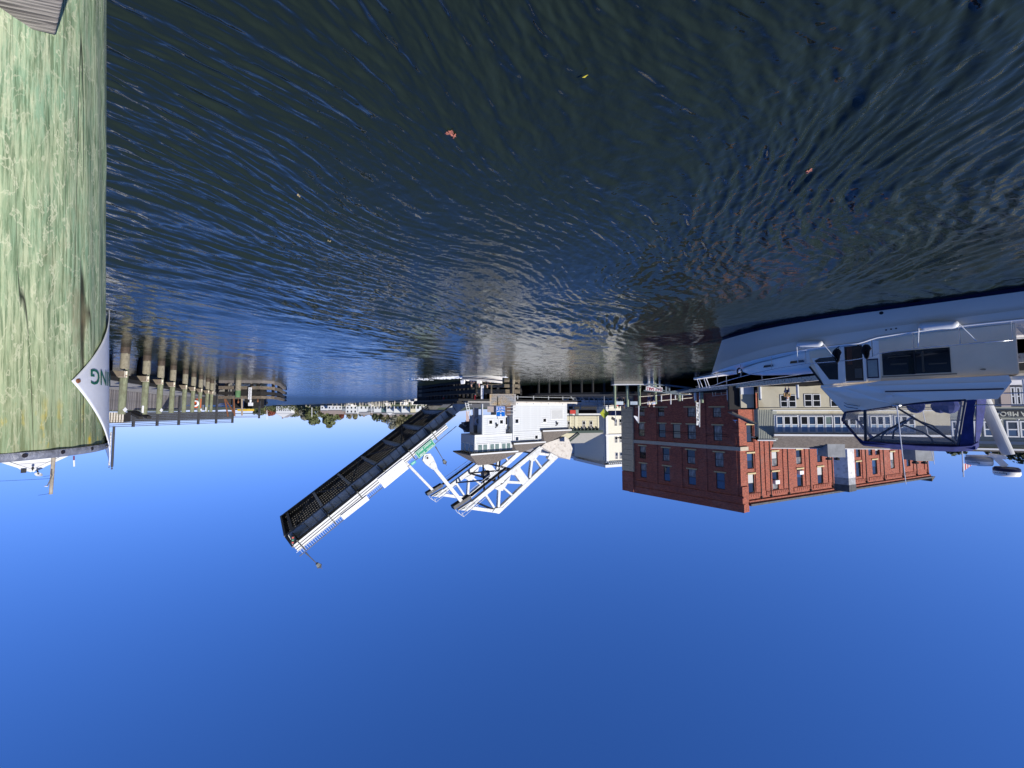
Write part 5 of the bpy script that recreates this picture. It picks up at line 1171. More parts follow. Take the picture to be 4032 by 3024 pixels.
    wm = M_('whitewashed_tower', (0.66, 0.66, 0.66), 0.8, var=0.12, vscale=2, dirt=((0.45, 0.43, 0.4), 3)); cm = M_('dark_tower_cap', (0.07, 0.075, 0.08), 0.8, var=0.4, vscale=3)
    d1 = Fa.ex * a1; d2 = -Fb.ex * b1
    for z0, z1, m, nm, g in ((1.5, zw, wm, 'shaft', 0), (zw, zw + (zc1 - zw) * 0.5, M_('grey_tower_band', (0.3, 0.31, 0.32), 0.8, var=0.3), 'band', 0), (zw + (zc1 - zw) * 0.5, zc1, cm, 'cap', 0.05)):
        mb = MB(); mb.prism([c - (d1 + d2) * g * .3 + V((0, 0, z0)), c + d1 * (1 + g) + V((0, 0, z0)), c + d1 + d2 + V((0, 0, z0)), c + d2 * (1 + g) + V((0, 0, z0))], (0, 0, z1 - z0)); mb.build(nm, m, ch)
brick_building()

def inn_a():
    o0 = PY(2987, 1600, 34.0); o1 = PY(3800, 1600, 32.6); F = Fr(V((o0.x, o0.y, 0)), V((o0.x - o1.x, o0.y - o1.y, 0)))
    rt = thing('cream_building', 'long cream two-storey waterfront building with a ribbon of white-framed windows and shingle roof', 'building', tuple(F.pt(-8, 3, 1.5)))
    def rc(x0, x1, y0, y1):
        xm, ym = (x0 + x1) / 2, (y0 + y1) / 2; a, _ = F.px(*zz(x0, ym)); b, _ = F.px(*zz(x1, ym)); _, c = F.px(*zz(xm, y0)); _, d = F.px(*zz(xm, y1)); return min(a, b), max(a, b), min(c, d), max(c, d)
    def Z(y, x=1000): return F.px(*zz(x, y))[1]
    aL = -26.0
    z1f = Z(462, 900); ze = Z(692, 900); aU = F.px(*zz(780, 600))[0]; zs = Z(735, 700)
    gw = [rc(822, 885, 342, 450), rc(893, 958, 342, 450), rc(1030, 1098, 335, 446), rc(1104, 1172, 335, 446), rc(1258, 1330, 335, 446), rc(1336, 1400, 335, 446)]
    brickwall(F, aL, 0, 1.5, z1f, [], 'ground_wall', rt, mat=creamw)
    def slab(a, e, d, dd, z0, z1, k=0.66): return MB().prism([F.pt(a, d, z0), F.pt(e, d, z0), F.pt(e - k * (dd - d), dd, z0), F.pt(a, dd, z0)], (0, 0, z1 - z0))
    mb = slab(aL, -0.01, 0.02, 9, 1.5, z1f - 0.02); mb.build('ground_block', creamw, rt)
    mb = slab(aL, aU, 0.3, 9, z1f, ze, 0.72); mb.build('upper_block', creamw, rt)
    mb = slab(aU - 0.3, 0.0, 0.25, 4, z1f, zs); mb.build('side_block', sagew, rt)
    # upright battens of the side block
    for k in range(9): mb = MB(); a = aU + (0 - aU) * (k + 0.5) / 9; mb.fbox(F, a - 0.02, a + 0.02, 0.22, 0.25, z1f, zs); mb.build('batten', sagew, rt)
    mb = slab(aU - 0.1, 0.12, 0.15, 4.2, zs, zs + 0.1); mb.build('side_roof', white, rt)
    mb = MB(); mb.fbox(F, aL, 0.03, -0.06, 0.3, z1f - 0.06, z1f + 0.08); mb.build('string_course', creamw, rt)
    for r in gw: sash(F, *r, rt, 'g', depth=-0.02, glass=(glassd, glassd), trim=0.06, frame=white)
    for k, (x0, x1) in enumerate(((795, 992), (1008, 1216), (1222, 1292), (1300, 1500), (1515, 1580), (1620, 1800), (1830, 2010))):
        a0, a1, z0, z1 = rc(x0, x1, 525, 672); n = 1 if x1 - x0 < 90 else 3
        mb = MB(); mb.fbox(F, a0 - 0.1, a1 + 0.1, 0.2, 0.3, z0 - 0.08, z1 + 0.1); mb.build('window_surround', white, rt)
        wd = (a1 - a0) / n; zm = z0 + (z1 - z0) * 0.63
        for j in range(n):
            sash(F, a0 + j * wd, a0 + (j + 1) * wd - 0.03, z0 + 0.02, z1, rt, 'u', depth=0.16, trim=0.07, frame=white, glass=(M_('pale_blue_blind', (0.2, 0.3, 0.42), 0.5) if 'pale_blue_blind' not in bpy.data.materials else bpy.data.materials['pale_blue_blind'], [glassd, glassd, glassb][(j + k) % 3] if k != 2 else bpy.data.materials['green_grey_glass']))
    mb = MB(); mb.fbox(F, aL, aU + 0.1, 0.1, 0.3, z1f + 0.12, z1f + 0.2); mb.build('sill_band', white, rt)
    # roof slope of shingle courses
    zr = ze + 1.35; dr = 2.7; n = 12
    for k in range(n):
        t0, t1 = k / n, (k + 1.04) / n; mb = MB()
        mb.hexa([F.pt(aL, -0.3 + dr * t0, ze + (zr - ze) * t0), F.pt(aU + 0.35 - 1.4 * t0, -0.3 + dr * t0, ze + (zr - ze) * t0), F.pt(aU + 0.3 - 1.4 * t1, -0.3 + dr * t1, ze + (zr - ze) * t1 - 0.03), F.pt(aL, -0.3 + dr * t1, ze + (zr - ze) * t1 - 0.03),
                 F.pt(aL, -0.3 + dr * t0, ze + (zr - ze) * t0 + 0.06), F.pt(aU + 0.35 - 1.4 * t0, -0.3 + dr * t0, ze + (zr - ze) * t0 + 0.06), F.pt(aU + 0.3 - 1.4 * t1, -0.3 + dr * t1, ze + (zr - ze) * t1), F.pt(aL, -0.3 + dr * t1, ze + (zr - ze) * t1)])
        mb.build('shingle_course', shing, rt)
    mb = slab(aL, aU - 1.0, dr - 0.3, 9, zr - 0.3, zr + 0.02, 0.75); mb.build('flat_roof', shing, rt)
    mb = MB(); mb.fbox(F, aL, aU - 0.9, dr - 0.33, dr - 0.28, zr, zr + 0.07); mb.build('ridge_trim', white, rt)
    mb = MB(); mb.fbox(F, aL, aU + 0.35, -0.42, -0.3, ze - 0.1, ze + 0.06); mb.build('gutter', white, rt)
    # louvred roof boxes
    for k, (x0, x1, y0, y1) in enumerate(((1240, 1385, 755, 885), (2005, 2160, 825, 918))):
        G = Fr(F.pt(0, 1.4, 0), F.ex); a, z0 = G.px(*zz(x1, y0)); b, z1 = G.px(*zz(x0, y1)); z0 = min(z0, zr)
        bx = thing('roof_vent_box', ['square grey zinc box on the shingle roof right of the chimney tower', 'grey zinc box at the left end of the shingle roof under the flag'][k], 'roof box', tuple(G.pt(a, 0, z0)), 'zinc boxes on the shingle roof')
        mb = MB(); mb.fbox(G, a, b, 0, 1.3, z0 - 0.3, z1); mb.build('body', M_('zinc_box', (0.27, 0.28, 0.28), 0.7, var=0.2, vscale=2) if 'zinc_box' not in bpy.data.materials else bpy.data.materials['zinc_box'], bx)
        for j in range(2): mb = MB(); q = G.pt(a + (b - a) * (0.25 + 0.5 * j), 0.5, z1); mb.cyl(q, q + V((0, 0, 0.14)), 0.1, n=8); mb.cyl(q + V((0, 0, 0.14)), q + V((0, 0, 0.3)), 0.22, n=10); mb.build('cowl', black, bx)
    # lean-to roof and dark doorway at the corner
    a, z = F.px(*zz(560, 580)); mb = MB(); mb.prism([F.pt(0.02, 0.3, Z(590, 560)), F.pt(2.1, 0.3, Z(478, 560) + 0.1), F.pt(1.9, 1.6, Z(478, 560) + 0.1), F.pt(0.02, 1.6, Z(590, 560))], (0, 0, 0.12)); mb.build('lean_to_roof', shingd, rt)
    mb = MB(); mb.fbox(F, -0.3, 2.0, 1.0, 1.3, 1.5, Z(470, 560)); mb.build('dark_doorway', black, rt)
    mb = MB(); mb.fbox(F, 0.02, 1.15, 0.7, 0.9, 1.5, Z(455, 560)); mb.build('cream_panel', creamw, rt); mb = MB(); mb.fbox(F, 0.02, 1.15, 0.64, 0.7, 1.5, Z(335, 560)); mb.build('white_panel', white, rt)
inn_a()
def zb(X, Y): return 3700 + X / 3.687, 1450 + Y / 3.687
def inn_b():
    o0 = PY(3735, 1600, 23.0); o1 = PY(4200, 1600, 21.6); F = Fr(V((o0.x, o0.y, 0)), V((o0.x - o1.x, o0.y - o1.y, 0)))
    rt = thing('sage_building', 'sage green waterfront inn with a black name board and white window frames', 'building', tuple(F.pt(-5, 3, 1.5)))
    def rc(x0, x1, y0, y1):
        xm, ym = (x0 + x1) / 2, (y0 + y1) / 2; a, _ = F.px(*zb(x0, ym)); b, _ = F.px(*zb(x1, ym)); _, c = F.px(*zb(xm, y0)); _, d = F.px(*zb(xm, y1)); return min(a, b), max(a, b), min(c, d), max(c, d)
    Z = lambda y: F.px(*zb(900, y))[1]
    def slab(d, z0, z1, e=0.0): return MB().prism([F.pt(-14, d, z0), F.pt(e, d, z0), F.pt(e - 7.5, 7, z0), F.pt(-14, 7, z0)], (0, 0, z1 - z0))
    mb = slab(0, 1.5, Z(560)); mb.build('ground_block', M_('beige_siding', (0.42, 0.37, 0.29), 0.8, var=0.08), rt)
    mb = slab(-0.06, Z(560), Z(1060)); mb.build('upper_block', sagew, rt)
    n = 14; z = Z(715)
    while z < Z(1040): mb = MB(); mb.fbox(F, -14, 0.0, -0.085, -0.06, z, z + 0.11); mb.build('clapboard', sagew, rt); z += 0.13
    mb = slab(-0.14, Z(1060), Z(1110), 0.05); mb.build('frieze', M_('pale_blue_frieze', (0.42, 0.47, 0.52), 0.7), rt)
    mb = slab(-0.3, Z(1112), Z(1152), 0.1); mb.build('cornice', sagew, rt); mb = slab(-0.55, Z(1155), Z(1180), 0.15); mb.build('cornice_cap', white, rt)
    mb = slab(-0.5, Z(1180), Z(1205), 0.15); mb.build('roof_edge', shingd, rt)
    for q in ((945, 1122, 765, 1000), (1140, 1330, 765, 1005), (615, 765, 772, 990), (470, 560, 765, 990), (250, 330, 765, 985), (150, 235, 765, 985)):
        r = rc(*q); sash(F, *r, rt, 'b', depth=-0.1, trim=0.07, frame=white, glass=(glassb, glassd))
    r = rc(590, 600, 765, 1000)
    mb = MB(); a0, a1, z0, z1 = rc(550, 1700, 612, 704); mb.fbox(F, a0, a1, -0.14, -0.06, z0, z1); o = thing('name_board', 'long black name board with pale serif letters AMBOA on the sage building', 'name board', tuple(F.pt((a0 + a1) / 2, -0.1, z0))); mb.build('board', M_('name_board_black', (0.012, 0.014, 0.02), 0.5), o)
    # visible letters A M B O A one after another
    for ch, xc in (('A', 1180), ('M', 1062), ('B', 975), ('O', 886), ('A', 800), ('T', 720), ('E', 1268), ('T', 1345), ('S', 1420)):
        a, zc_ = F.px(*zb(xc, 658)); lettering(o, F, a, -0.147, zc_, ch, (z1 - z0) * 1.02, M_('pale_letters', (0.55, 0.55, 0.45), 0.6) if 'pale_letters' not in bpy.data.materials else bpy.data.materials['pale_letters'], None, bold=0.012)
    mb = MB(); a0, a1, z0, z1 = rc(590, 900, 705, 740); mb.prism([F.pt(a1, -0.2, z0 + 0.02), F.pt(a0, -0.2, z1), F.pt(a1, -0.2, z1 + 0.02)], F.ey * 0.1); mb.build('lamp_hood', signwhite, rt)
    for xc in (1045, 790): 
        q = F.pt(F.px(*zb(xc, 735))[0], -0.4, Z(735)); mb = MB(); mb.bar(q, q + V((0.12, -0.05, 0.06)), 0.06, 0.05); mb.bar(q, F.pt(F.px(*zb(xc, 735))[0], 0, Z(700)), 0.02, 0.02); mb.build('sign_lamp', signwhite, rt)
    # balcony grid and ground windows
    for k in range(3): r = rc(1010 + k * 82, 1080 + k * 82, 275, 530); sash(F, *r, rt, 'bg', depth=-0.06, trim=0.06, frame=white, glass=(glassd, glassd))
    mb = MB(); r = rc(860, 1000, 200, 560); mb.fbox(F, r[0], r[1], -0.1, 0, r[2], r[3]); mb.build('beige_panel', M_('dusty_pink_panel', (0.45, 0.37, 0.32), 0.8), rt)
inn_b()
def street_buildings():
    # ivory corner building, its shaded side coloured blue-grey, beyond the road
    C = PY(2388, 1850, 90); C = V((C.x, C.y, 0)); Fa = Fr(C, (0.295, 0.955)); Fb = Fr(C, (0.926, -0.377))
    zt = Fa.px(*z5(448, 1040))[1]; aR = Fa.px(*z5(60, 945))[0]; aL = Fb.px(*z5(660, 1050))[0]
    rt = thing('corner_building', 'four-storey building with ivory front and a side coloured blue-grey for shade behind the bridge approach', 'building', tuple(C + V((0, 6, 2))))
    mb = MB(); mb.fbox(Fb, aL - 3, 0, 0, 14, 2, zt - 0.9); mb.build('front_block', ivory, rt)
    mb = MB(); mb.prism([Fa.pt(0.02, -0.05, 2), Fa.pt(aR, -0.05, 2), Fa.pt(aR, 6, 2), Fa.pt(3, 6, 2)], (0, 0, zt - 2.9)); mb.build('side_block', greyw, rt)
    for k in range(3):
        z = (4.2, 9.6, zt - 1.2)[k]; mb = MB(); mb.fbox(Fb, aL - 3, 0.2, -0.2, 0, z, z + 0.35); mb.build('string_course', white, rt); mb = MB(); mb.fbox(Fa, 0.05, aR, -0.25, -0.05, z, z + 0.35); mb.build('string_course', M_('shaded_white_trim', (0.5, 0.53, 0.55), 0.7) if 'shaded_white_trim' not in bpy.data.materials else bpy.data.materials['shaded_white_trim'], rt)  # side trim uses a shaded copy of the white
    mb = MB(); mb.fbox(Fb, aL - 3, 0.9, -0.9, 13, zt - 0.6, zt); mb.build('cornice', white, rt); mb = MB(); mb.fbox(Fa, 0.3, aR, -0.9, 6, zt - 0.62, zt - 0.02); mb.build('cornice', white, rt)
    for k in range(16): mb = MB(); mb.fbox(Fb, -0.5 - k * 0.55, -0.25 - k * 0.55, -0.7, -0.1, zt - 0.95, zt - 0.6); mb.build('bracket', white, rt)
    for k in range(24): mb = MB(); mb.fbox(Fa, 0.4 + k * 0.75, 0.7 + k * 0.75, -0.7, -0.1, zt - 0.95, zt - 0.6); mb.build('bracket', white, rt)
    mb = MB(); mb.fbox(Fb, -0.6, 0.0, -0.12, 0, 2, zt - 1); mb.build('corner_board', white, rt)
    for (x0, x1, y0, y1) in ((520, 545, 595, 658), (562, 588, 592, 655), (522, 548, 755, 815), (566, 592, 752, 812), (527, 552, 905, 968), (568, 595, 903, 965)):
        xm, ym = (x0 + x1) / 2, (y0 + y1) / 2; a, _ = Fb.px(*z5(x0, ym)); b, _ = Fb.px(*z5(x1, ym)); _, c = Fb.px(*z5(xm, y0)); _, d = Fb.px(*z5(xm, y1)); sash(Fb, min(a, b), max(a, b), min(c, d), max(c, d), rt, 'c', depth=-0.05, trim=0.07, frame=white, glass=(glassm, glassd))
    for (x0, x1, y0, y1) in ((395, 425, 905, 975), (288, 315, 890, 960), (180, 202, 875, 942), (206, 228, 878, 945), (118, 142, 855, 925), (392, 420, 750, 825), (290, 312, 770, 810), (392, 415, 595, 665)):
        xm, ym = (x0 + x1) / 2, (y0 + y1) / 2; a, _ = Fa.px(*z5(x0, ym)); b, _ = Fa.px(*z5(x1, ym)); _, c = Fa.px(*z5(xm, y0)); _, d = Fa.px(*z5(xm, y1)); sash(Fa, min(a, b), max(a, b), min(c, d), max(c, d), rt, 'c2', depth=-0.1, trim=0.09, frame=bpy.data.materials['shaded_white_trim'], glass=(glassb, glassb))
    # pale yellow shop house
    C = PY(2358, 1600, 80); F = Fr(V((C.x, C.y, 0)), (0.97, -0.24)); rt = thing('yellow_shop_house', 'pale yellow clapboard shop house with black shopfront and dark bracketed eaves', 'shop', tuple(F.pt(4, 2, 2)))
    G = lambda X, Y: F.px(*z6(X, Y))
    za, zb_, ze = G(500, 690)[1], G(500, 825)[1], G(500, 1130)[1]; a1 = G(150, 900)[0] + 3
    mb = MB(); mb.fbox(F, 0, a1, 0, 9, zb_, ze); mb.build('upper_wall', yelw, rt)
    mb = MB(); mb.fbox(F, 0.2, a1, 0.6, 9, 1.5, zb_); mb.build('shopfront', black, rt)
    mb = MB(); mb.fbox(F, -0.2, a1, -0.4, 0.6, zb_ - 0.45, zb_ - 0.1); mb.build('white_awning', white, rt); mb = MB(); mb.fbox(F, -0.2, a1, -0.3, 0.6, zb_ - 0.1, zb_ + 0.1); mb.build('black_band', black, rt)
    for x in (810, 370, 345, 235): a = G(x, 900)[0]; mb = MB(); mb.fbox(F, a - 0.12, a + 0.12, -0.12, 0, zb_ + 0.1 if x not in (235,) else zb_, ze - 0.1); mb.build('corner_board', M_('cream_trim', (0.72, 0.68, 0.5), 0.7) if 'cream_trim' not in bpy.data.materials else bpy.data.materials['cream_trim'], rt)
    z = zb_ + 0.3
    while z < ze - 0.2: mb = MB(); mb.fbox(F, 0.1, a1, -0.04, 0, z, z + 0.22); mb.build('clapboard', yelw, rt); z += 0.32
    for x0, x1 in ((490, 550), (638, 698), (180, 245)):
        a, _ = G(x0, 1000); b, _ = G(x1, 1000); sash(F, min(a, b), max(a, b), G(500, 935)[1], G(500, 1085)[1], rt, 'y', depth=-0.08, trim=0.08, frame=white, glass=(glassm, glassd))
    mb = MB(); mb.fbox(F, -0.5, a1, -0.7, 9, ze, ze + 0.5); mb.build('dark_eave', greentr, rt)
    for k in range(12): mb = MB(); mb.fbox(F, 0.3 + k * 0.8, 0.5 + k * 0.8, -0.62, -0.05, ze - 0.4, ze); mb.build('eave_bracket', greentr, rt)
    ag = G(370, 1200)[0]; zr = G(300, 1350)[1] + 0.8
    rf = M_('pale_grey_roof', (0.34, 0.33, 0.29), 0.9, var=0.1)
    mb = MB(); mb.add([F.pt(-0.7, -0.7, ze + 0.5), F.pt(ag, -0.7, ze + 0.5), F.pt(ag + 2.5, 3.5, zr), F.pt(1.8, 3.5, zr)], [(0, 1, 2, 3)]); mb.add([F.pt(-0.7, -0.7, ze + 0.5), F.pt(1.8, 3.5, zr), F.pt(-0.7, 8, ze + 0.5)], [(0, 2, 1)]); mb.build('roof', rf, rt)
    mb = MB(); mb.prism([F.pt(ag, -0.7, ze + 0.5), F.pt(ag + 9, -0.7, ze + 0.5), F.pt(ag + 4.5, -0.7, ze + 3.6)], F.ey * 8); mb.build('side_gable', yelw, rt); mb = MB(); mb.bar(F.pt(ag - 0.2, -0.9, ze + 0.6), F.pt(ag + 4.5, -0.9, ze + 3.9), 0.4, 0.25); mb.build('verge_board', greentr, rt)
    c = G(265, 735); mb = MB(); mb.fbox(F, c[0] - 0.6, c[0] + 0.6, -0.7, -0.5, za + 0.2, zb_ - 0.4); o = mb.build('red_shop_display', redp); tag(o, 'red shop display standing before the black shopfront', 'shop display')
    for x in (235, 358): c = G(x, 760); mb = MB(); mb.fbox(F, c[0] - 0.3, c[0] + 0.3, -0.6, -0.4, G(x, 700)[1], zb_ - 0.1); mb.build('green_pillar', M_('grey_green_pillar', (0.2, 0.26, 0.25), 0.7) if 'grey_green_pillar' not in bpy.data.materials else bpy.data.materials['grey_green_pillar'], rt)
    # purple-grey awning and shop crowd zone behind the quay
    C = PY(2440, 1625, 66); F = Fr(V((C.x, C.y, 0)), (1, 0, 0)); w_ = 1.8; z0 = PY(2440, 1617, 66).z; z1 = PY(2440, 1636, 66).z
    mb = MB(); mb.prism([(C.x - 1.9, 65, z0), (C.x + 1.4, 65, z0), (C.x + 1.95, 65, z1), (C.x - 1.9, 65, z1)], (0, 3, 0)); o = mb.build('awning', M_('purple_grey_awning', (0.17, 0.15, 0.24), 0.8)); tag(o, 'purple-grey awning between the caution sign and the brick building', 'awning')
    # approach road deck with parapet and barrier
    rd = thing('approach_span', 'short approach span with white barrier rails left of the bridge house', 'bridge span', tuple(E1 * -52 + W_ * 56))
    F = FW(55.0)
    mb = MB(); mb.fbox(F, -75, -44, 0, 11, 2.3, 2.9); mb.build('road_deck', dsteel, rd)
    G = lambda X, Y: F.px(*z6(X, Y))
    zf0, zf1 = G(600, 500)[1], G(600, 540)[1]; a0, a1 = G(1150, 520)[0], G(160, 520)[0] + 1
    mb = MB(); mb.fbox(F, a0, a1, -0.2, 0, zf0, zf1); mb.build('white_fascia', white, rd)
    for y in (570, 605): z = G(600, y)[1]; mb = MB(); mb.fbox(F, a0 + 3.5, a1, -0.1, 0, z - 0.16, z + 0.16); mb.build('barrier_rail', white, rd)
    for y in (635, 688): z = G(600, y)[1]; mb = MB(); mb.fbox(F, a0, a1, -0.3, -0.2, z - 0.05, z + 0.05); mb.build('hand_rail', galv, rd)
    for x in (1160, 1010, 790, 430, 290, 170): a = G(x, 600)[0]; mb = MB(); mb.fbox(F, a - 0.1, a + 0.1, -0.32, -0.2, zf0 - 0.3, G(600, 695)[1]); mb.build('rail_post', galv, rd)
    for x in (100, 350, 700, 900, 1020): a = G(x, 450)[0]; mb = MB(); mb.bar(F.pt(a - 1.6, -0.3, zf0 - 0.2), F.pt(a + 1.8, -0.3, G(600, 385)[1]), 0.14, 0.2); mb.build('raking_strut', galv, rd)
    mb = MB(); z = G(600, 385)[1]; mb.fbox(F, a0 + 3, a1, -0.35, -0.25, z - 0.06, z + 0.06); mb.build('lower_rail', galv, rd)
street_buildings()
def quay_clutter():
    # white sleeved mooring piles along the quay
    def s5(X, Y): return 2680 + X / 4.254, 1400 + Y / 4.254
    slv = M_('pvc_sleeve', (0.75, 0.76, 0.74), 0.35, var=0.05); tm = M_('pale_pile_wood', (0.33, 0.3, 0.2), 0.9, var=0.3); capb = M_('blue_grey_cap', (0.12, 0.17, 0.27), 0.6)
    data = [((240, 565, 742, 785), 47.5, 'farthest, by the vertical banner'), ((790, 510, 742, 765), 40, 'second farthest, by the window frame rack'), ((1325, 480, 722, 747), 34, 'at the corner of the cream building'), ((1950, 450, 705, 735), 31.5, 'nearest, in front of the cream building windows')]
    for (xc, y0, y1, y2), Y, lab in data:
        p0 = PY(*s5(xc, y0), Y); p1 = PY(*s5(xc, y1), Y); p2 = PY(*s5(xc, y2), Y); r = 20 / 4.254 / FL * Y
        rt = thing('sleeved_pile', 'mooring pile in a white plastic sleeve, ' + lab, 'pile', (p0.x, p0.y, 0), 'white sleeved piles along the left quay')
        mb = MB(); mb.cyl((p0.x, p0.y, -1), (p0.x, p0.y, p2.z), r * 0.9, n=14); mb.build('shaft', tm, rt)
        mb = MB(); mb.cyl((p0.x, p0.y, p0.z), (p0.x, p0.y, p1.z), r, n=14); mb.build('sleeve', slv, rt, smooth=False)
        mb = MB(); mb.cyl((p0.x, p0.y, p1.z), (p0.x, p0.y, p2.z + 0.01), r * 0.95, r * 0.85, n=14); mb.build('cap', capb, rt)
    gp = M_('green_grey_pile', (0.3, 0.36, 0.24), 0.9, var=0.3, vscale=4)
    for x, y0, y1, Y, lab in ((2763, 1541, 1586, 47, 'beside the banner pole'), (2580, 1543, 1591, 50, 'beside the DAY SAILS sign'), (2517, 1560, 1597, 51, 'at the foot of the white mast'), (2470, 1530, 1602, 52, 'second from the left bank rail end'), (2421, 1535, 1608, 53, 'at the rail end of the bridge approach'), (2674, 1554, 1579, 49, 'short, between the gangway and the brick wall')):
        p0 = PY(x, y0, Y); p1 = PY(x, y1, Y); mb = MB(); mb.cyl((p0.x, Y, -1), (p0.x, Y, p1.z), 0.19, 0.17, n=10); o = mb.build('quay_pile', gp); tag(o, 'plain green-grey quay pile ' + lab, 'pile', 'plain piles along the left quay')
    def c7(X, Y): return 2500 + X / 5.53, 1480 + Y / 5.53
    # DAY SAILS board
    Y = 47; p = [PY(*c7(*q), Y) for q in ((600, 345), (240, 320), (240, 225), (600, 255))]
    ex = (p[1] - p[0]); F = Fr((p[0] + p[1] + p[2] + p[3]) / 4, ex.normalized(), ex.normalized().cross(V((0, 1, 0))) * -1); 
    F = Fr((p[0] + p[1] + p[2] + p[3]) / 4, ex, V((0, -1, 0)).cross(ex.normalized()) * -1)
    if F.ez.z < 0: F = Fr(F.o, ex, -F.ez)
    wd, ht = ex.length, abs((p[0] - p[3]).z)
    rt = thing('day_sails_sign', 'white board reading DAY SAILS in crimson on the quay railing', 'sign', tuple(F.o)); mb = MB(); mb.fbox(F, -wd / 2, wd / 2, 0, 0.05, -ht / 2, ht / 2); mb.build('plate', signwhite, rt); lettering(rt, F, 0, -0.01, 0, 'DAY SAILS', ht * 1.0, letterr, wd * 0.9, bold=0.02)
    # banner
    Y = 46; a = PY(*c7(1360, 580), Y); b = PY(*c7(1360, 1075), Y); F = Fr(V((a.x, Y, 0)), (1, 0, 0)); rt = thing('vertical_banner', 'tall narrow white banner with dark letters on a white pole', 'banner', tuple(a))
    mb = MB(); n = 16; rows = [[(a.x - 0.16 + 0.03 * math.sin(k), Y + 0.04 * math.sin(k * .9), a.z + (b.z - a.z) * k / n), (a.x + 0.17, Y + 0.03 * math.sin(k * 1.3), a.z + (b.z - a.z) * k / n)] for k in range(n + 1)]; mb.grid(rows); o = mb.build('cloth', signwhite, rt); sd = o.modifiers.new('thick', 'SOLIDIFY'); sd.thickness = 0.01
    for k, ch in enumerate('CRUISES'): lettering(rt, F, 0.0, -0.07, b.z - 0.25 - k * (b.z - a.z) / 7.3, ch, 0.34, letterk, bold=0.01)
    pb = PY(*c7(1408, 290), Y); pt = PY(*c7(1408, 1115), Y); mb = MB(); mb.cyl(pb, pt, 0.06, 0.05, n=8); mb.build('pole', signwhite, rt)
    # mast with furled cloth
    Y = 52; a, b = PY(*z6(1665, 165), Y), PY(*z6(1655, 980), Y); rt = thing('white_mast', 'slim white mast with a furled white cloth at its top beside the brick building', 'mast', tuple(a)); mb = MB(); mb.cyl(a, b, 0.09, 0.06, n=8); mb.build('pole', signwhite, rt)
    mb = MB(); mb.prism([PY(*z6(*q), Y) for q in ((1640, 960), (1640, 850), (1570, 825), (1555, 840))], (0, 0.1, 0)); mb.build('cloth', signwhite, rt)
    a, b = PY(*z6(1165, 470), 54), PY(*z6(1185, 1000), 54); rt = thing('white_mast', 'thin white mast with a small dark pennant before the ivory building', 'mast', tuple(a)); mb = MB(); mb.cyl(a, b, 0.05, 0.04, n=6); mb.build('pole', signwhite, rt)
    mb = MB(); mb.prism([PY(*z6(*q), 54) for q in ((1165, 935), (1170, 880), (1100, 840), (1088, 900))], (0, 0.05, 0)); mb.build('pennant', M_('dark_pennant', (0.06, 0.05, 0.05), 0.8), rt)
    # gangway to the float
    rt = thing('gangway', 'blue-grey metal gangway trusses sloping down to the quay float', 'gangway', tuple(PY(*c7(700, 300), 45)))
    gm = M_('gangway_blue_grey', (0.13, 0.17, 0.2), 0.6)
    for p, q, r in (((250, 175), (700, 205), 0.1), ((700, 205), (1270, 268), 0.12), ((300, 185), (560, 300), 0.08), ((190, 320), (600, 355), 0.08), ((600, 360), (1230, 430), 0.1), ((760, 360), (1180, 270), 0.14), ((760, 380), (1180, 290), 0.08), ((685, 180), (675, 365), 0.14), ((560, 300), (730, 350), 0.06), ((748, 240), (748, 340), 0.12)):
        mb = MB(); mb.bar(PY(*c7(*p), 44.5), PY(*c7(*q), 44.5), r, r * 1.4); mb.build('truss_bar', gm, rt)
    # quay hand rails in pale pipe
    rt = thing('quay_railing', 'thin pale rail on posts before the shaded foot of the brick building', 'railing', tuple(PY(*c7(700, 420), 49)))
    for p, q in (((440, 430), (780, 390)), ((780, 390), (1230, 400)), ((440, 550), (1250, 475)), ((140, 600), (440, 560)), ((1030, 350), (1300, 310)), ((1300, 300), (2212, 170)), ((130, 450), (400, 430))):
        mb = MB(); mb.cyl(PY(*c7(*p), 49), PY(*c7(*q), 49 if q[0] < 1400 else 40), 0.05, n=6); mb.build('rail', palewood, rt)
    for x, y0, y1 in ((780, 390, 620), (575, 430, 560), (880, 420, 520), (1030, 400, 540), (1185, 270, 400)): mb = MB(); mb.cyl(PY(*c7(x, y0), 49), PY(*c7(x, y1), 49), 0.07, n=6); mb.build('rail_post', signwhite, rt)
    # window frame rack
    rt = thing('frame_rack', 'pale wooden grid frame leaning on the brick wall at its foot', 'frame', tuple(PY(*c7(1800, 400), 46)))
    for p, q in (((1680, 290), (1700, 435)), ((1740, 285), (1760, 430)), ((1870, 260), (1885, 420)), ((1990, 240), (2000, 410)), ((1690, 440), (2000, 405)), ((1750, 355), (1990, 330)), ((1740, 285), (1990, 245))): mb = MB(); mb.bar(PY(*c7(*p), 46), PY(*c7(*q), 46), 0.07, 0.07); mb.build('frame_bar', palewood, rt)
    # white float with bollards
    Y = 50; a, b = PY(*z6(1150, 168), Y), PY(*z6(1965, 140), Y); rt = thing('white_float', 'long low white-edged float moored before the quay', 'float', (a.x, Y, 0))
    mb = MB(); mb.box(b.x, a.x, Y, Y + 1.6, -0.2, 0.34); mb.build('body', shadec, rt); mb = MB(); mb.box(b.x, a.x, Y - 0.06, Y + 1.65, 0.34, 0.44); mb.build('edge', white, rt)
    for xx in (1870, 1940, 2090): q = PY(*z6(xx, 100), Y - 0.3); mb = MB(); mb.cyl((q.x, Y - 0.3, 0), (q.x, Y - 0.3, 0.75), 0.22 if xx == 1870 or xx == 1940 else 0.12, n=8); mb.build('white_post', signwhite, rt)
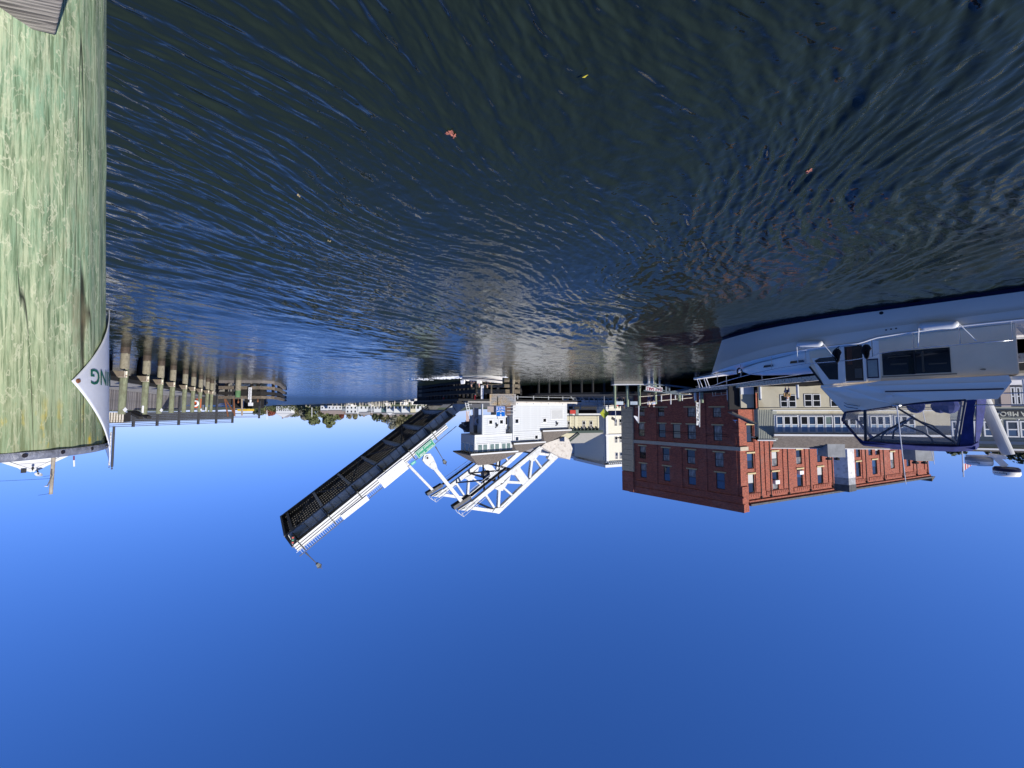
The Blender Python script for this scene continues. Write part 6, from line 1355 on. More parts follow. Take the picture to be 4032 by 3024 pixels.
    # traffic signals on the road, caution sign
    Y = 68; a = PY(*z6(1330, 700), Y); b = PY(*z6(1350, 1090), Y); rt = thing('traffic_signal', 'black traffic signal head on a slim post before the ivory building', 'traffic light', tuple(a)); mb = MB(); mb.cyl(a - V((0, 0, 1)), b, 0.09, n=6); mb.build('post', black, rt)
    mb = MB(); c = PY(*z6(1362, 1130), Y); mb.box(c.x - 0.35, c.x + 0.35, Y - 0.2, Y + 0.2, c.z - 1.1, c.z + 1.1); mb.box(c.x - 1.1, c.x + 1.2, Y + .1, Y + 0.15, c.z + 1.2, c.z + 1.4); mb.build('signal_head', black, rt)
    for k in range(3): mb = MB(); mb.cyl((c.x, Y - 0.3, c.z - 0.7 + 0.7 * k), (c.x, Y - 0.2, c.z - 0.7 + 0.7 * k), 0.24, n=10); mb.build('lens', [signgreen, black, redp][k], rt)
    c = PY(*z6(1425, 1330), 64); mb = MB(); mb.box(c.x - 0.5, c.x + 0.5, 63.8, 64.2, c.z - 0.9, c.z + 0.9); o = mb.build('signal_box', black); tag(o, 'black signal box hanging by the corner of the shaded brick wall', 'signal')
    Y = 62; rt = thing('caution_sign', 'yellow-green diamond caution sign seen from behind the barrier', 'road sign', tuple(PY(*z6(945, 700), Y)))
    a = PY(*z6(948, 780), Y); mb = MB(); mb.prism([a + V((-0.75, 0, 0)), a + V((0, 0, -0.85)), a + V((0.75, 0, 0)), a + V((0, 0, 0.85))], (0, 0.04, 0)); mb.build('plate', M_('sign_lime', (0.45, 0.5, 0.03), 0.5), rt)
    mb = MB(); mb.cyl(a - V((0, 0.05, 4)), a + V((0, 0.06, 0.6)), 0.05, n=6); mb.build('post', galv, rt)
    for k, (x, lab) in enumerate(((1265, 'plain pale blue sign plate on the approach railing'), (1560, 'white information board with blue picture on the quay rail'))):
        a = PY(*z6(x - 75, 530), 53); b = PY(*z6(x + 75, 600), 53); mb = MB(); mb.box(min(a.x, b.x), max(a.x, b.x), 53, 53.05, a.z, b.z); o = mb.build('info_board', M_('board_blue_white', (0.55, 0.62, 0.68), 0.6) if k == 0 else M_('info_white', (0.62, 0.68, 0.74), 0.6, col2=(0.1, 0.18, 0.3), vscale=1.2)); tag(o, lab, 'sign board')
quay_clutter()
# ================================================================== CABIN CRUISER
def cruiser():
    F = Fr((-10.5, 19, 0), (-0.671, -0.741))
    rt = thing('cabin_cruiser', 'large white cabin cruiser with navy boot stripe and blue canvas flybridge enclosure', 'motor yacht', tuple(F.pt(5, 0, 0)))
    def lerp(tab, a):
        if a <= tab[0][0]: return tab[0][1]
        for (x0, y0), (x1, y1) in zip(tab, tab[1:]):
            if a <= x1: t = (a - x0) / (x1 - x0); return y0 + (y1 - y0) * t
        return tab[-1][1]
    SB = [(0, 0.0), (0.25, 0.5), (0.6, 0.93), (1, 1.28), (1.5, 1.62), (2, 1.88), (2.6, 2.1), (3.3, 2.27), (4.2, 2.36), (5.5, 2.4), (13.5, 2.3)]
    SW = [(0, 0.0), (0.5, 0.42), (1, 0.8), (1.6, 1.2), (2.2, 1.52), (3, 1.85), (4, 2.1), (5.2, 2.23), (13.5, 2.2)]
    SZ = [(0, 1.79), (0.5, 1.7), (1, 1.61), (2, 1.45), (3, 1.31), (4, 1.24), (4.8, 1.22), (5.3, 1.21), (5.5, 1.14), (5.75, 1.07), (6.5, 1.0), (7.5, 0.965), (9, 0.96), (13.5, 1.0)]
    KZ = [(0, 1.4), (2.15, 1.03), (3.9, 0.83), (5.85, 0.745), (8.8, 0.66), (13.5, 0.62)]
    US = [0, .06, .14, .25, .4, .6, .8, 1, 1.25, 1.5, 1.8, 2.1, 2.5, 3, 3.5, 4, 4.5, 5, 5.25, 5.4, 5.55, 5.75, 6.2, 7, 8, 9, 10, 11.5, 13.2]
    def P(u, z, sg=1, off=0.0):
        s_, k = lerp(SZ, u), lerp(KZ, u); bs, bw = lerp(SB, u), lerp(SW, u)
        if z <= 0: b = bw * (1 + z * 0.5)
        else:
            t = z / s_; b = bw + (bs - bw) * (t ** 0.85)
            if z > k: b += 0.022
        a = u - 0.58 * (z / 1.79) * max(0, 1 - u / 3.2) ** 1.2 - (0.12 if z < 0 else 0) * 0
        return F.pt(a, sg * (b + off), z)
    for sg, nm in ((1, 'port'), (-1, 'starboard')):
        mb = MB(); rows = []
        for u in US:
            s_, k = lerp(SZ, u), lerp(KZ, u); zs = [0.13, 0.3, 0.5, k * 0.97, k + 0.001, k + 0.02] + [k + 0.02 + (s_ - k - 0.02) * t for t in (0.35, 0.7, 1)]
            zs = sorted(zs); rows.append([P(u, z, sg) for z in zs])
        mb.grid(rows if sg < 0 else [r[::-1] for r in rows]); mb.build('hull_side', gel, rt, smooth=True)
        mb = MB(); mb.grid([[P(u, z, sg, 0.002) for z in ((0.0, 0.13) if sg < 0 else (0.13, 0.0))] for u in US]); mb.build('boot_stripe', navy, rt, smooth=True)
        mb = MB(); mb.grid([[P(u, z, sg) for z in ((-0.5, 0.0) if sg < 0 else (0.0, -0.5))] for u in US]); mb.build('bottom', black, rt)
        mb = MB(); mb.tube([P(u, lerp(SZ, u), sg, 0.015) for u in US], [0.035] * len(US), 8); mb.build('rub_rail', M_('rail_white', (0.8, 0.8, 0.78), 0.15) if 'rail_white' not in bpy.data.materials else bpy.data.materials['rail_white'], rt, smooth=True)
        mb = MB(); mb.tube([P(u, lerp(KZ, u), sg, 0.004) for u in US[1:]], 0.006, 4); mb.build('knuckle_line', M_('seam_grey', (0.16, 0.18, 0.2), 0.6) if 'seam_grey' not in bpy.data.materials else bpy.data.materials['seam_grey'], rt)
    mb = MB(); mb.grid([[P(u, lerp(SZ, u) - 0.02, 1), P(u, lerp(SZ, u) + 0.02, 0), P(u, lerp(SZ, u) - 0.02, -1)] for u in US]); mb.build('side_deck', gel, rt, smooth=True)
    mb = MB(); mb.add([F.pt(13.2, -2.2, -0.5), F.pt(13.2, 2.2, -0.5), F.pt(13.2, 2.3, 1.0), F.pt(13.2, -2.3, 1.0)], [(0, 1, 2, 3)]); mb.build('transom', gel, rt)
    # pulpit, anchor
    mb = MB(); mb.hexa([F.pt(-1.42, -.16, 1.93), F.pt(-1.42, .16, 1.93), F.pt(0.5, .34, 1.7), F.pt(0.5, -.34, 1.7), F.pt(-1.42, -.16, 2.02), F.pt(-1.42, .16, 2.02), F.pt(0.5, .34, 1.83), F.pt(0.5, -.34, 1.83)]); mb.build('pulpit', gel, rt, bevel=0.02)
    mb = MB(); mb.bar(F.pt(-1.3, 0, 1.9), F.pt(-0.5, 0, 1.72), 0.07, 0.1); mb.bar(F.pt(-1.35, -.25, 1.78), F.pt(-1.25, .25, 1.78), 0.1, 0.2); mb.bar(F.pt(-1.4, 0, 1.95), F.pt(-1.2, 0, 1.62), 0.08, 0.12); mb.build('anchor', dsteel, rt)
    # trunk cabin
    T = [(0.85, 0.12, 1.66, 1.72), (1.15, 0.5, 1.6, 1.86), (1.7, 0.85, 1.5, 1.94), (2.6, 1.22, 1.38, 1.96), (3.3, 1.42, 1.28, 1.94), (3.9, 1.52, 1.2, 1.9)]
    rows = []
    for a, b, z0, z1 in T: rows.append([F.pt(a, b, z0), F.pt(a, b * 0.99, z0 + (z1 - z0) * .5), F.pt(a, b * 0.93, z1 - 0.06), F.pt(a, b * 0.82, z1), F.pt(a, 0, z1 + 0.05), F.pt(a, -b * 0.82, z1), F.pt(a, -b * 0.93, z1 - 0.06), F.pt(a, -b, z0)])
    mb = MB(); mb.grid(rows); mb.build('trunk_cabin', gel, rt, smooth=True)
    for a0, a1, b0, b1, z in ((2.0, 2.35, 1.0, 1.12, 1.68), (3.05, 3.5, 1.38, 1.47, 1.62)):
        mb = MB(); mb.prism([F.pt(a0, b0 + 0.03, z - 0.05), F.pt(a1, b1 + 0.03, z - 0.06), F.pt(a1 + .03, b1 + 0.02, z + 0.03), F.pt(a0 - 0.03, b0 + 0.02, z + 0.05)], F.ey * 0.02); mb.build('trunk_window', glassd, rt)
    # wheelhouse and cabin
    prof = [(3.72, 1.15), (3.74, 1.86), (4.14, 2.62), (8.72, 2.5), (8.72, 0.95), (5.6, 0.98)]
    side = 1.7
    mb = MB(); mb.prism([F.pt(a, -side, z) for a, z in prof], F.ey * (2 * side)); mb.build('cabin', creamgel, rt, bevel=0.04)
    # slanted windscreen
    mb = MB(); mb.add([F.pt(3.73, -1.6, 1.92), F.pt(3.73, 1.6, 1.92), F.pt(4.08, 1.6, 2.56), F.pt(4.08, -1.6, 2.56)], [(0, 1, 2, 3)]); mb.build('windscreen', glassd, rt)
    mb = MB(); mb.bar(F.pt(3.71, 1.66, 1.86), F.pt(4.1, 1.66, 2.6), 0.1, 0.05); mb.build('windscreen_frame', frameblk, rt)
    def panel(name, pts, m, d=0.006, par=rt):
        mb = MB(); mb.prism([F.pt(a, side, z) for a, z in pts], F.ey * d); o = mb.build(name, m, par); WL[o.name] = wloc(par); return o
    whitep = gel
    panel('white_frame_panel', [(3.8, 1.55), (4.6, 1.5), (4.72, 1.1), (5.73, 1.1), (5.73, 2.52), (4.12, 2.58)], whitep, 0.012)
    def glz(name, pts, m, d=0.02, fr=None, g=0.035):
        if fr:
            cx = sum(p[0] for p in pts) / len(pts); cz = sum(p[1] for p in pts) / len(pts)
            k = 1 + 2 * g / min(max(p[0] for p in pts) - min(p[0] for p in pts), 1.2)
            o = panel('window_frame', [(cx + (a - cx) * k, cz + (z - cz) * (1 + (k - 1) * .7)) for a, z in pts], fr, d - 0.004); return panel(name, pts, m, d + 0.002, o)
        return panel(name, pts, m, d)
    R4 = lambda a0, a1, z0, z1: [(a0, z0), (a1, z0), (a1, z1), (a0, z1)]
    glz('quarter_window', [(4.3, 2.39), (4.02, 1.86), (3.9, 1.66), (4.05, 1.57), (4.57, 1.56), (4.55, 2.41)], glassd, 0.02, frameblk, 0.02)
    o = panel('door', R4(4.79, 5.28, 1.16, 2.5), M_('dark_brown_interior', (0.02, 0.012, 0.009), 0.25), 0.016)
    mb = MB(); mb.fbox(F, 4.7, 4.78, side, side + 0.05, 1.12, 2.54); mb.build('door_post', gel, rt); mb = MB(); mb.fbox(F, 5.29, 5.36, side, side + 0.04, 1.12, 2.54); mb.build('door_post', gel, rt)
    mb = MB(); mb.fbox(F, 4.85, 5.0, side + 0.017, side + 0.022, 1.2, 1.9); mb.build('cabinet', M_('wood_interior', (0.09, 0.03, 0.012), 0.5), o); mb = MB(); mb.fbox(F, 5.05, 5.25, side + 0.017, side + 0.022, 2.05, 2.4); WL[o.name] = wloc(rt); mb.build('pale_panel', M_('dim_cream', (0.09, 0.08, 0.065), 0.6), o)
    glz('side_window', R4(5.41, 5.66, 1.78, 2.38), M_('pale_glass', (0.3, 0.34, 0.32), 0.1, var=0.15), 0.03, navy, 0.03)
    o = glz('saloon_window', R4(5.81, 6.57, 1.54, 2.34), glassd, 0.02, frameblk, 0.015); o = glz('saloon_window', R4(6.6, 7.37, 1.54, 2.33), glassd, 0.02, frameblk, 0.015)
    for q in ((6.0, 6.4, 1.95, 2.0), (6.75, 6.8, 1.6, 2.3), (6.9, 7.3, 2.02, 2.06), (5.95, 6.5, 1.7, 1.73)): panel('curtain_rail', R4(*q), M_('interior_tan', (0.07, 0.055, 0.035), 0.6) if 'interior_tan' not in bpy.data.materials else bpy.data.materials['interior_tan'], 0.023)
    panel('window_moulding', R4(5.76, 7.5, 2.38, 2.42), M_('moulding_brown', (0.3, 0.24, 0.17), 0.6), 0.02)
    mb = MB(); mb.ball(F.pt(8.05, side + 0.01, 2.3), 0.12, 0.03, 0.025); mb.build('name_badge', M_('badge', (0.2, 0.17, 0.12), 0.5), rt)
    for a, z, r in ((5.88, 0.22, 0.055), (5.98, 0.845, 0.024), (6.1, 0.835, 0.024), (6.22, 0.83, 0.024)):
        p = P(a, z, 1, 0.005); mb = MB(); mb.cyl(p - F.ey * 0.02, p + F.ey * 0.012, r, n=12); mb.build('hull_port', black, rt)
    # flybridge: moulded sides, floor, sloping front
    top = [(4.68, 3.68), (5.33, 3.55), (6.1, 3.39), (7.0, 3.28), (7.64, 3.245), (8.27, 3.22)]
    bot = [(4.02, 2.68), (4.6, 2.68), (5.2, 2.62), (5.7, 2.53), (8.5, 2.5)]
    for sg in (1, -1):
        b0 = 1.9 * sg; mb = MB()
        pts = [F.pt(4.02, 1.55 * sg, 2.72)] + [F.pt(a, b0 * (0.92 if a < 5 else 1), z + 0.02) for a, z in bot[1:]] + [F.pt(8.55, b0, 2.72)] + [F.pt(8.27, b0, 3.22)] + [F.pt(a, b0 * (0.9 if a < 5 else 0.985), z) for a, z in top[::-1][1:]]
        mb.prism(pts, F.ey * (-0.08 * sg)); mb.build('flybridge_side', gel, rt)
        mb = MB(); mb.fbox(F, 5.83, 8.39, b0 - 0.012 if sg > 0 else b0 - 0.0, b0 + 0.012, 2.905, 2.945); mb.build('navy_stripe', navy, rt)
        mb = MB(); mb.fbox(F, 5.8, 8.36, b0, b0 + 0.03 * sg, 2.955, 2.985); mb.build('side_moulding', gel, rt); mb = MB(); mb.fbox(F, 5.4, 8.5, b0, b0 + 0.04 * sg, 2.7, 2.73); mb.build('side_moulding', gel, rt)
    mb = MB(); mb.add([F.pt(4.0, -1.55, 2.7), F.pt(4.0, 1.55, 2.7), F.pt(4.68, 1.72, 3.68), F.pt(4.68, -1.72, 3.68), F.pt(4.0, -1.3, 2.62), F.pt(4.0, 1.3, 2.62)], [(0, 1, 2, 3), (4, 5, 1, 0)]); mb.build('flybridge_front', gel, rt)
    mb = MB(); mb.hexa([F.pt(4.02, -1.6, 2.6), F.pt(4.02, 1.6, 2.6), F.pt(13.0, 1.95, 2.49), F.pt(13.0, -1.95, 2.49), F.pt(4.0, -1.6, 2.7), F.pt(4.0, 1.6, 2.7), F.pt(13.0, 1.95, 2.66), F.pt(13.0, -1.95, 2.66)]); mb.build('boat_deck', gel, rt, bevel=0.03)
    p = F.pt(5.85, 1.93, 3.08); mb = MB(); mb.bar(p, p + F.ex * 0.16, 0.1, 0.08); mb.build('side_light', signwhite, rt)
    mb = MB(); mb.tube([F.pt(4.72, 1.83, 3.3), F.pt(4.8, 1.9, 3.36), F.pt(5.1, 1.93, 3.42), F.pt(5.15, 1.88, 3.42)], 0.018, 6); mb.tube([F.pt(4.72, 1.83, 3.4), F.pt(4.8, 1.9, 3.46), F.pt(5.1, 1.93, 3.52)], 0.018, 6); mb.build('step_rail', steel, rt)
    mb = MB(); mb.ball(F.pt(6.1, 1.93, 3.4), 0.13, 0.13, 0.06); mb.build('antenna_base', steel, rt); mb = MB(); mb.cyl(F.pt(6.1, 1.93, 3.4), F.pt(6.2, 1.93, 6.05), 0.02, 0.012, n=6); mb.build('antenna', signwhite, rt)
    mb = MB(); mb.cyl(F.pt(6.6, -1.9, 3.3), F.pt(6.85, -1.9, 5.7), 0.018, 0.012, n=6); mb.build('antenna', signwhite, rt)
    # seats seen through the vinyl
    for a, b in ((6.5, 0.2), (7.3, 0.7), (7.1, -0.7)): mb = MB(); mb.ball(F.pt(a, b, 3.42), 0.25, 0.25, 0.27); mb.build('seat', canvas, rt)
    # canvas enclosure: frame bars, clear panels, roof
    for sg in (1, -1):
        sf = lambda a, z, o_=0.0: F.pt(a, sg * (1.86 - 0.28 * max(0, (z - 3.3) / 1.5) + o_), z)
        loop = [sf(4.72, 3.66), sf(5.33, 3.56), sf(6.1, 3.4), sf(7.0, 3.29), sf(7.64, 3.25), sf(7.42, 4.7), sf(5.12, 4.78), sf(4.62, 3.92)]
        mb = MB(); mb.poly(*(loop if sg > 0 else loop[::-1])); mb.build('clear_panel', clearv, rt)
        for p_, q_, r in ((0, 1, .035), (1, 2, .035), (2, 3, .035), (3, 4, .035), (4, 5, .04), (5, 6, .045), (6, 7, .045), (7, 0, .03)): mb = MB(); mb.cyl(loop[p_], loop[q_], r, n=6); mb.build('canvas_binding', navy, rt)
        if sg < 0: continue
        for p_, q_, r in (((5.27, 3.57), (5.22, 4.76), .045), ((6.05, 3.45), (7.35, 4.6), .035), ((6.3, 3.9), (5.25, 4.7), .035), ((6.3, 3.42), (6.6, 3.6), .02)): mb = MB(); mb.cyl(sf(*p_, -0.03), sf(*q_, -0.03), r, n=6); mb.build('frame_tube', frameblk, rt)
        mb = MB(); mb.tube([sf(5.62, 4.7, -0.15), sf(5.65, 4.5, -0.15), sf(5.85, 4.2, -.15), sf(6.25, 4.1, -.15), sf(6.65, 4.3, -.15), sf(6.85, 4.5, -.15), sf(6.88, 4.7, -.15)], 0.03, 6); mb.build('bow_tube', frameblk, rt, smooth=True)
        mb = MB(); mb.tube([sf(5.9, 4.6, -.5), sf(5.95, 4.3, -.5), sf(6.4, 3.85, -.5), sf(6.9, 4.1, -.5), sf(7.2, 4.5, -.5)], 0.03, 6); mb.build('bow_tube', frameblk, rt, smooth=True)
        mb = MB(); mb.cyl(sf(5.75, 4.45, -.3), sf(6.45, 3.75, -.3), 0.025, n=6); mb.build('brace_tube', steel, rt)
        mb = MB(); mb.grid([[sf(7.64, 3.25), sf(7.85, 3.22)], [sf(7.55, 3.9), sf(7.76, 3.9)], [sf(7.42, 4.72), sf(7.75, 4.8)]]); mb.grid([[sf(7.85, 3.22, -.01), sf(8.05, 3.22, -.3)], [sf(7.8, 4.0, -.01), sf(7.95, 4.0, -.3)], [sf(7.75, 4.8, -.01), sf(7.8, 4.8, -.3)]]); o = mb.build('canvas_wing', canvas, rt); sd = o.modifiers.new('t', 'SOLIDIFY'); sd.thickness = 0.02
    mb = MB(); rows = []
    for a, zz_ in ((5.05, 4.76), (5.15, 4.86), (5.8, 4.9), (6.6, 4.92), (7.3, 4.9), (7.7, 4.84), (7.85, 4.7)):
        rows.append([F.pt(a, b, zz_ + 0.07 * math.cos(b * 0.95) - (0.14 if abs(b) > 1.6 else 0)) for b in (1.68, 1.64, 1.5, 1.0, 0.4, -0.4, -1.0, -1.5, -1.64, -1.68)])
    mb.grid(rows); o = mb.build('canvas_roof', canvas, rt, smooth=True); sd = o.modifiers.new('t', 'SOLIDIFY'); sd.thickness = 0.04
    mb = MB(); mb.add([F.pt(4.62, 1.7, 3.92), F.pt(4.62, -1.7, 3.92), F.pt(5.12, -1.58, 4.8), F.pt(5.12, 1.58, 4.8)], [(0, 1, 2, 3)]); mb.build('clear_panel', clearv, rt)
    mb = MB(); mb.hexa([F.pt(4.68, -1.7, 3.66), F.pt(4.68, 1.7, 3.66), F.pt(4.75, 1.7, 3.66), F.pt(4.75, -1.7, 3.66), F.pt(4.6, -1.72, 3.95), F.pt(4.6, 1.72, 3.95), F.pt(4.7, 1.72, 3.95), F.pt(4.7, -1.72, 3.95)]); mb.build('smoked_screen', M_('smoked_screen', (0.05, 0.05, 0.05), 0.1), rt)
    mb = MB(); mb.fbox(F, 5.3, 7.4, -1.3, 1.3, 4.62, 4.7); mb.build('inner_lining', M_('canvas_lining', (0.03, 0.05, 0.09), 0.9), rt)
    # radar mast
    mb = MB(); mb.cyl(F.pt(8.02, 0.2, 3.0), F.pt(8.5, 0.2, 5.0), 0.17, 0.14, n=20); mb.build('mast', M_('mast_grey_white', (0.55, 0.55, 0.53), 0.5, var=0.06), rt, smooth=False)
    mb = MB(); mb.bar(F.pt(8.1, 0.2, 5.05), F.pt(8.45, 0.2, 5.1), 0.22, 0.12); mb.bar(F.pt(8.2, 0.2, 5.05), F.pt(8.42, 0.2, 5.38), 0.2, 0.16); mb.bar(F.pt(7.6, 0.2, 5.12), F.pt(8.2, 0.2, 5.08), 0.3, 0.05); mb.build('mast_arm', gel, rt)
    def dome(a, z, r, h, names):
        rows = []
        for rr, hh in ((0.2, 0), (0.85, 0.02), (1.0, 0.18), (1.0, 0.45)): rows.append([F.pt(a + r * rr * math.cos(t), 0.2 + r * rr * math.sin(t), z + h * hh) for t in [6.2832 * k / 24 for k in range(24)]])
        mb = MB(); mb.grid(rows, closed=True); o = mb.build('radome_base', names[0], rt, smooth=True); rows = []
        for rr, hh in ((1.0, 0.45), (1.0, 0.75), (0.9, 0.93), (0.5, 1.0), (0.01, 1.02)): rows.append([F.pt(a + r * rr * math.cos(t), 0.2 + r * rr * math.sin(t), z + h * hh) for t in [6.2832 * k / 24 for k in range(24)]])
        mb = MB(); mb.grid(rows, closed=True); mb.build('radome', names[1], rt, smooth=True)
        # worn lettering band
        q = F.pt(a, 0.2, z + h * 0.62); v_ = V((0, 0, EYE)) - q; v_.z = 0; v_.normalize(); G = Fr(q + v_ * (r + 0.004), V((-v_.y, v_.x, 0)))
        if G.ex.x < 0: G = Fr(G.o, -G.ex)
        lettering(rt, G, 0.12, -0.01, 0, 'Raymarine', 0.1, letterk, r * 0.85)
    dome(7.88, 5.12, 0.31, 0.3, (M_('radome_grey', (0.35, 0.35, 0.34), 0.5), gel)); dome(8.44, 5.4, 0.29, 0.3, (navy, gel))
    # side rails, stanchions
    def rp(u, sg, h): 
        z = lerp(SZ, u); b = lerp(SB, u) - 0.08; a = u - 0.58 * max(0, 1 - u / 3.2) ** 1.2; return F.pt(a, sg * max(b, 0.28), z + h)
    for sg in (1, -1):
        us = [0.2, 0.7, 1.3, 2, 2.8, 3.6, 4.5, 5.0, 5.6, 5.75, 6.2, 7, 8, 8.6]
        hh = [0.62, 0.6, 0.58, 0.56, 0.54, 0.53, 0.56, 0.57, 0.6, 0.55, 0.54, 0.55, 0.56, 0.56]
        mb = MB(); mb.tube([F.pt(-1.35, sg * 0.1, 2.35), F.pt(-1.2, sg * 0.2, 2.5)] + [rp(u, sg, h) for u, h in zip(us, hh)], 0.017, 6); mb.build('bow_rail', steel, rt, smooth=True)
        for u, h in ((0.4, .61), (1.5, .57), (2.6, .545), (3.7, .53), (4.7, .56), (5.6, .6), (6.6, .55), (7.6, .555), (8.6, .56)): mb = MB(); mb.cyl(rp(u, sg, 0), rp(u, sg, h), 0.013, n=6); mb.build('stanchion', steel, rt)
        for q in ((-1.25, 0.14), (-0.9, 0.16)): mb = MB(); mb.cyl(F.pt(q[0], sg * q[1], 1.98), F.pt(q[0] - 0.05 + .2, sg * 0.2, 2.46), 0.02, n=6); mb.build('stanchion', signwhite, rt)
    # cockpit aft
    mb = MB(); mb.fbox(F, 8.75, 13.1, -2.1, 2.1, 0.8, 0.9); mb.build('cockpit_sole', gel, rt)
    for a, b in ((8.95, 2.1), (10.6, 2.1), (12.9, 2.1)): mb = MB(); mb.cyl(F.pt(a, b, 0.95), F.pt(a, b * .92, 2.5), 0.03, n=8); mb.build('deck_post', steel, rt)
    mb = MB(); mb.bar(F.pt(8.8, 1.5, 1.0), F.pt(9.6, 1.5, 2.5), 0.05, 0.05); mb.bar(F.pt(8.8, 1.1, 1.0), F.pt(9.6, 1.1, 2.5), 0.05, 0.05); mb.build('boarding_ladder', steel, rt)
    for z in (3.0, 3.35): mb = MB(); mb.cyl(F.pt(7.8, 1.85, z + 0.05), F.pt(13, 1.85, z + 0.05), 0.02, n=6); mb.build('boat_deck_rail', steel, rt)
    for a in (8.75, 8.95, 9.2, 9.6, 10.2): mb = MB(); mb.cyl(F.pt(a, 1.85, 2.66), F.pt(a, 1.85, 3.4), 0.02, n=6); mb.build('boat_deck_stanchion', steel, rt)
    # hanging gear: fenders, rope coils
    for k, (a0, z0, a1, z1, lab, r) in enumerate(((3.5, 1.02, 4.3, 1.12, 'white fender tied level along the bow side of the cruiser', 0.125), (6.75, 0.84, 7.6, 0.93, 'bigger white fender tied level along the after side of the cruiser', 0.135))):
        p, q = F.pt(a0, 2.52, z0), F.pt(a1, 2.54, z1); fd = thing('boat_fender', lab, 'fender', tuple(p), 'fenders on the white cruiser'); d = (q - p); n = 10
        mb = MB(); mb.tube([p + d * t for t in (0, 0.03, 0.08, 0.16, 0.5, 0.84, 0.92, 0.97, 1)], [r * v for v in (.15, .6, .85, 1, 1, 1, .85, .6, .15)], 16); mb.build('body', rubber, fd, smooth=True)
        for t, da in ((0, -0.05), (1, 0.32)): mb = MB(); e = p + d * t; mb.cyl(e, rp(a0 + (a1 - a0) * t + da, 1, 0.5), 0.014, n=5); mb.build('lanyard', ropew, fd)
    blk = M_('black_rope', (0.012, 0.012, 0.013), 0.8)
    for k, (u, lab) in enumerate(((4.62, 'black rope coil hung on the rail ahead of the cabin door'), (5.42, 'black rope coil hung on the rail behind the cabin door'))):
        c = rp(u, 1, 0.36); mb = MB()
        for j in range(9): r_ = 0.02 + 0.012 * j; mb.tube([c + F.ex * (r_ * math.cos(t) * (0.6 + .5 * (math.sin(t) < 0)) + 0.004 * j) + V((0, 0, (0.17 + 0.01 * j) * math.sin(t))) + F.ey * (0.012 * (j - 4)) for t in [6.2832 * m / 16 for m in range(17)]], 0.02, 5)
        o = mb.build('rope_coil', blk, smooth=True); tag(o, lab, 'rope', 'black rope coils on the cruiser rail')
    mb = MB(); mb.tube([rp(4.62, 1, 0.1), rp(4.75, 1, 0.02) + F.ey * .1, rp(5.0, 1, 0.0) + F.ey * .1, rp(5.2, 1, 0.02) + F.ey * .1, rp(5.42, 1, 0.25)], 0.016, 5); mb.build('dock_line', blk, rt)
    c = F.pt(1.0, 0.9, 1.85); mb = MB()
    for j in range(4): mb.tube([c + F.ex * (0.1 * math.cos(t)) + V((0, 0, 0.17 * math.sin(t) - 0.01 * j)) + F.ey * (0.03 * j) for t in [6.2832 * m / 12 for m in range(13)]], 0.018, 5)
    o = mb.build('rope_coil', blk, smooth=True); tag(o, 'dark rope coil hung on the bow rail over the sunlit foredeck', 'rope', 'black rope coils on the cruiser rail')
cruiser()

# ================================================================== PEOPLE
def skinned(pts, edges, rad, m, name, parent, sub=1):
    off = wloc(parent); me = bpy.data.meshes.new(name); me.from_pydata([tuple(V(p) - off) for p in pts], edges, [])
    o = bpy.data.objects.new(name, me); COL.objects.link(o)
    md = o.modifiers.new('skin', 'SKIN'); md.use_smooth_shade = True
    for i, r in enumerate(rad): me.skin_vertices[0].data[i].radius = (r, r) if not isinstance(r, tuple) else r
    me.skin_vertices[0].data[0].use_root = True
    sm = o.modifiers.new('sub', 'SUBSURF'); sm.levels = sub; sm.render_levels = sub
    dg = bpy.context.evaluated_depsgraph_get(); dg.update(); nm = bpy.data.meshes.new_from_object(o.evaluated_get(dg)); o.modifiers.clear(); o.data = nm; nm.materials.clear(); nm.materials.append(m); nm.name = name
    for p in nm.polygons: p.use_smooth = True
    o.parent = parent; WL[o.name] = off; return o
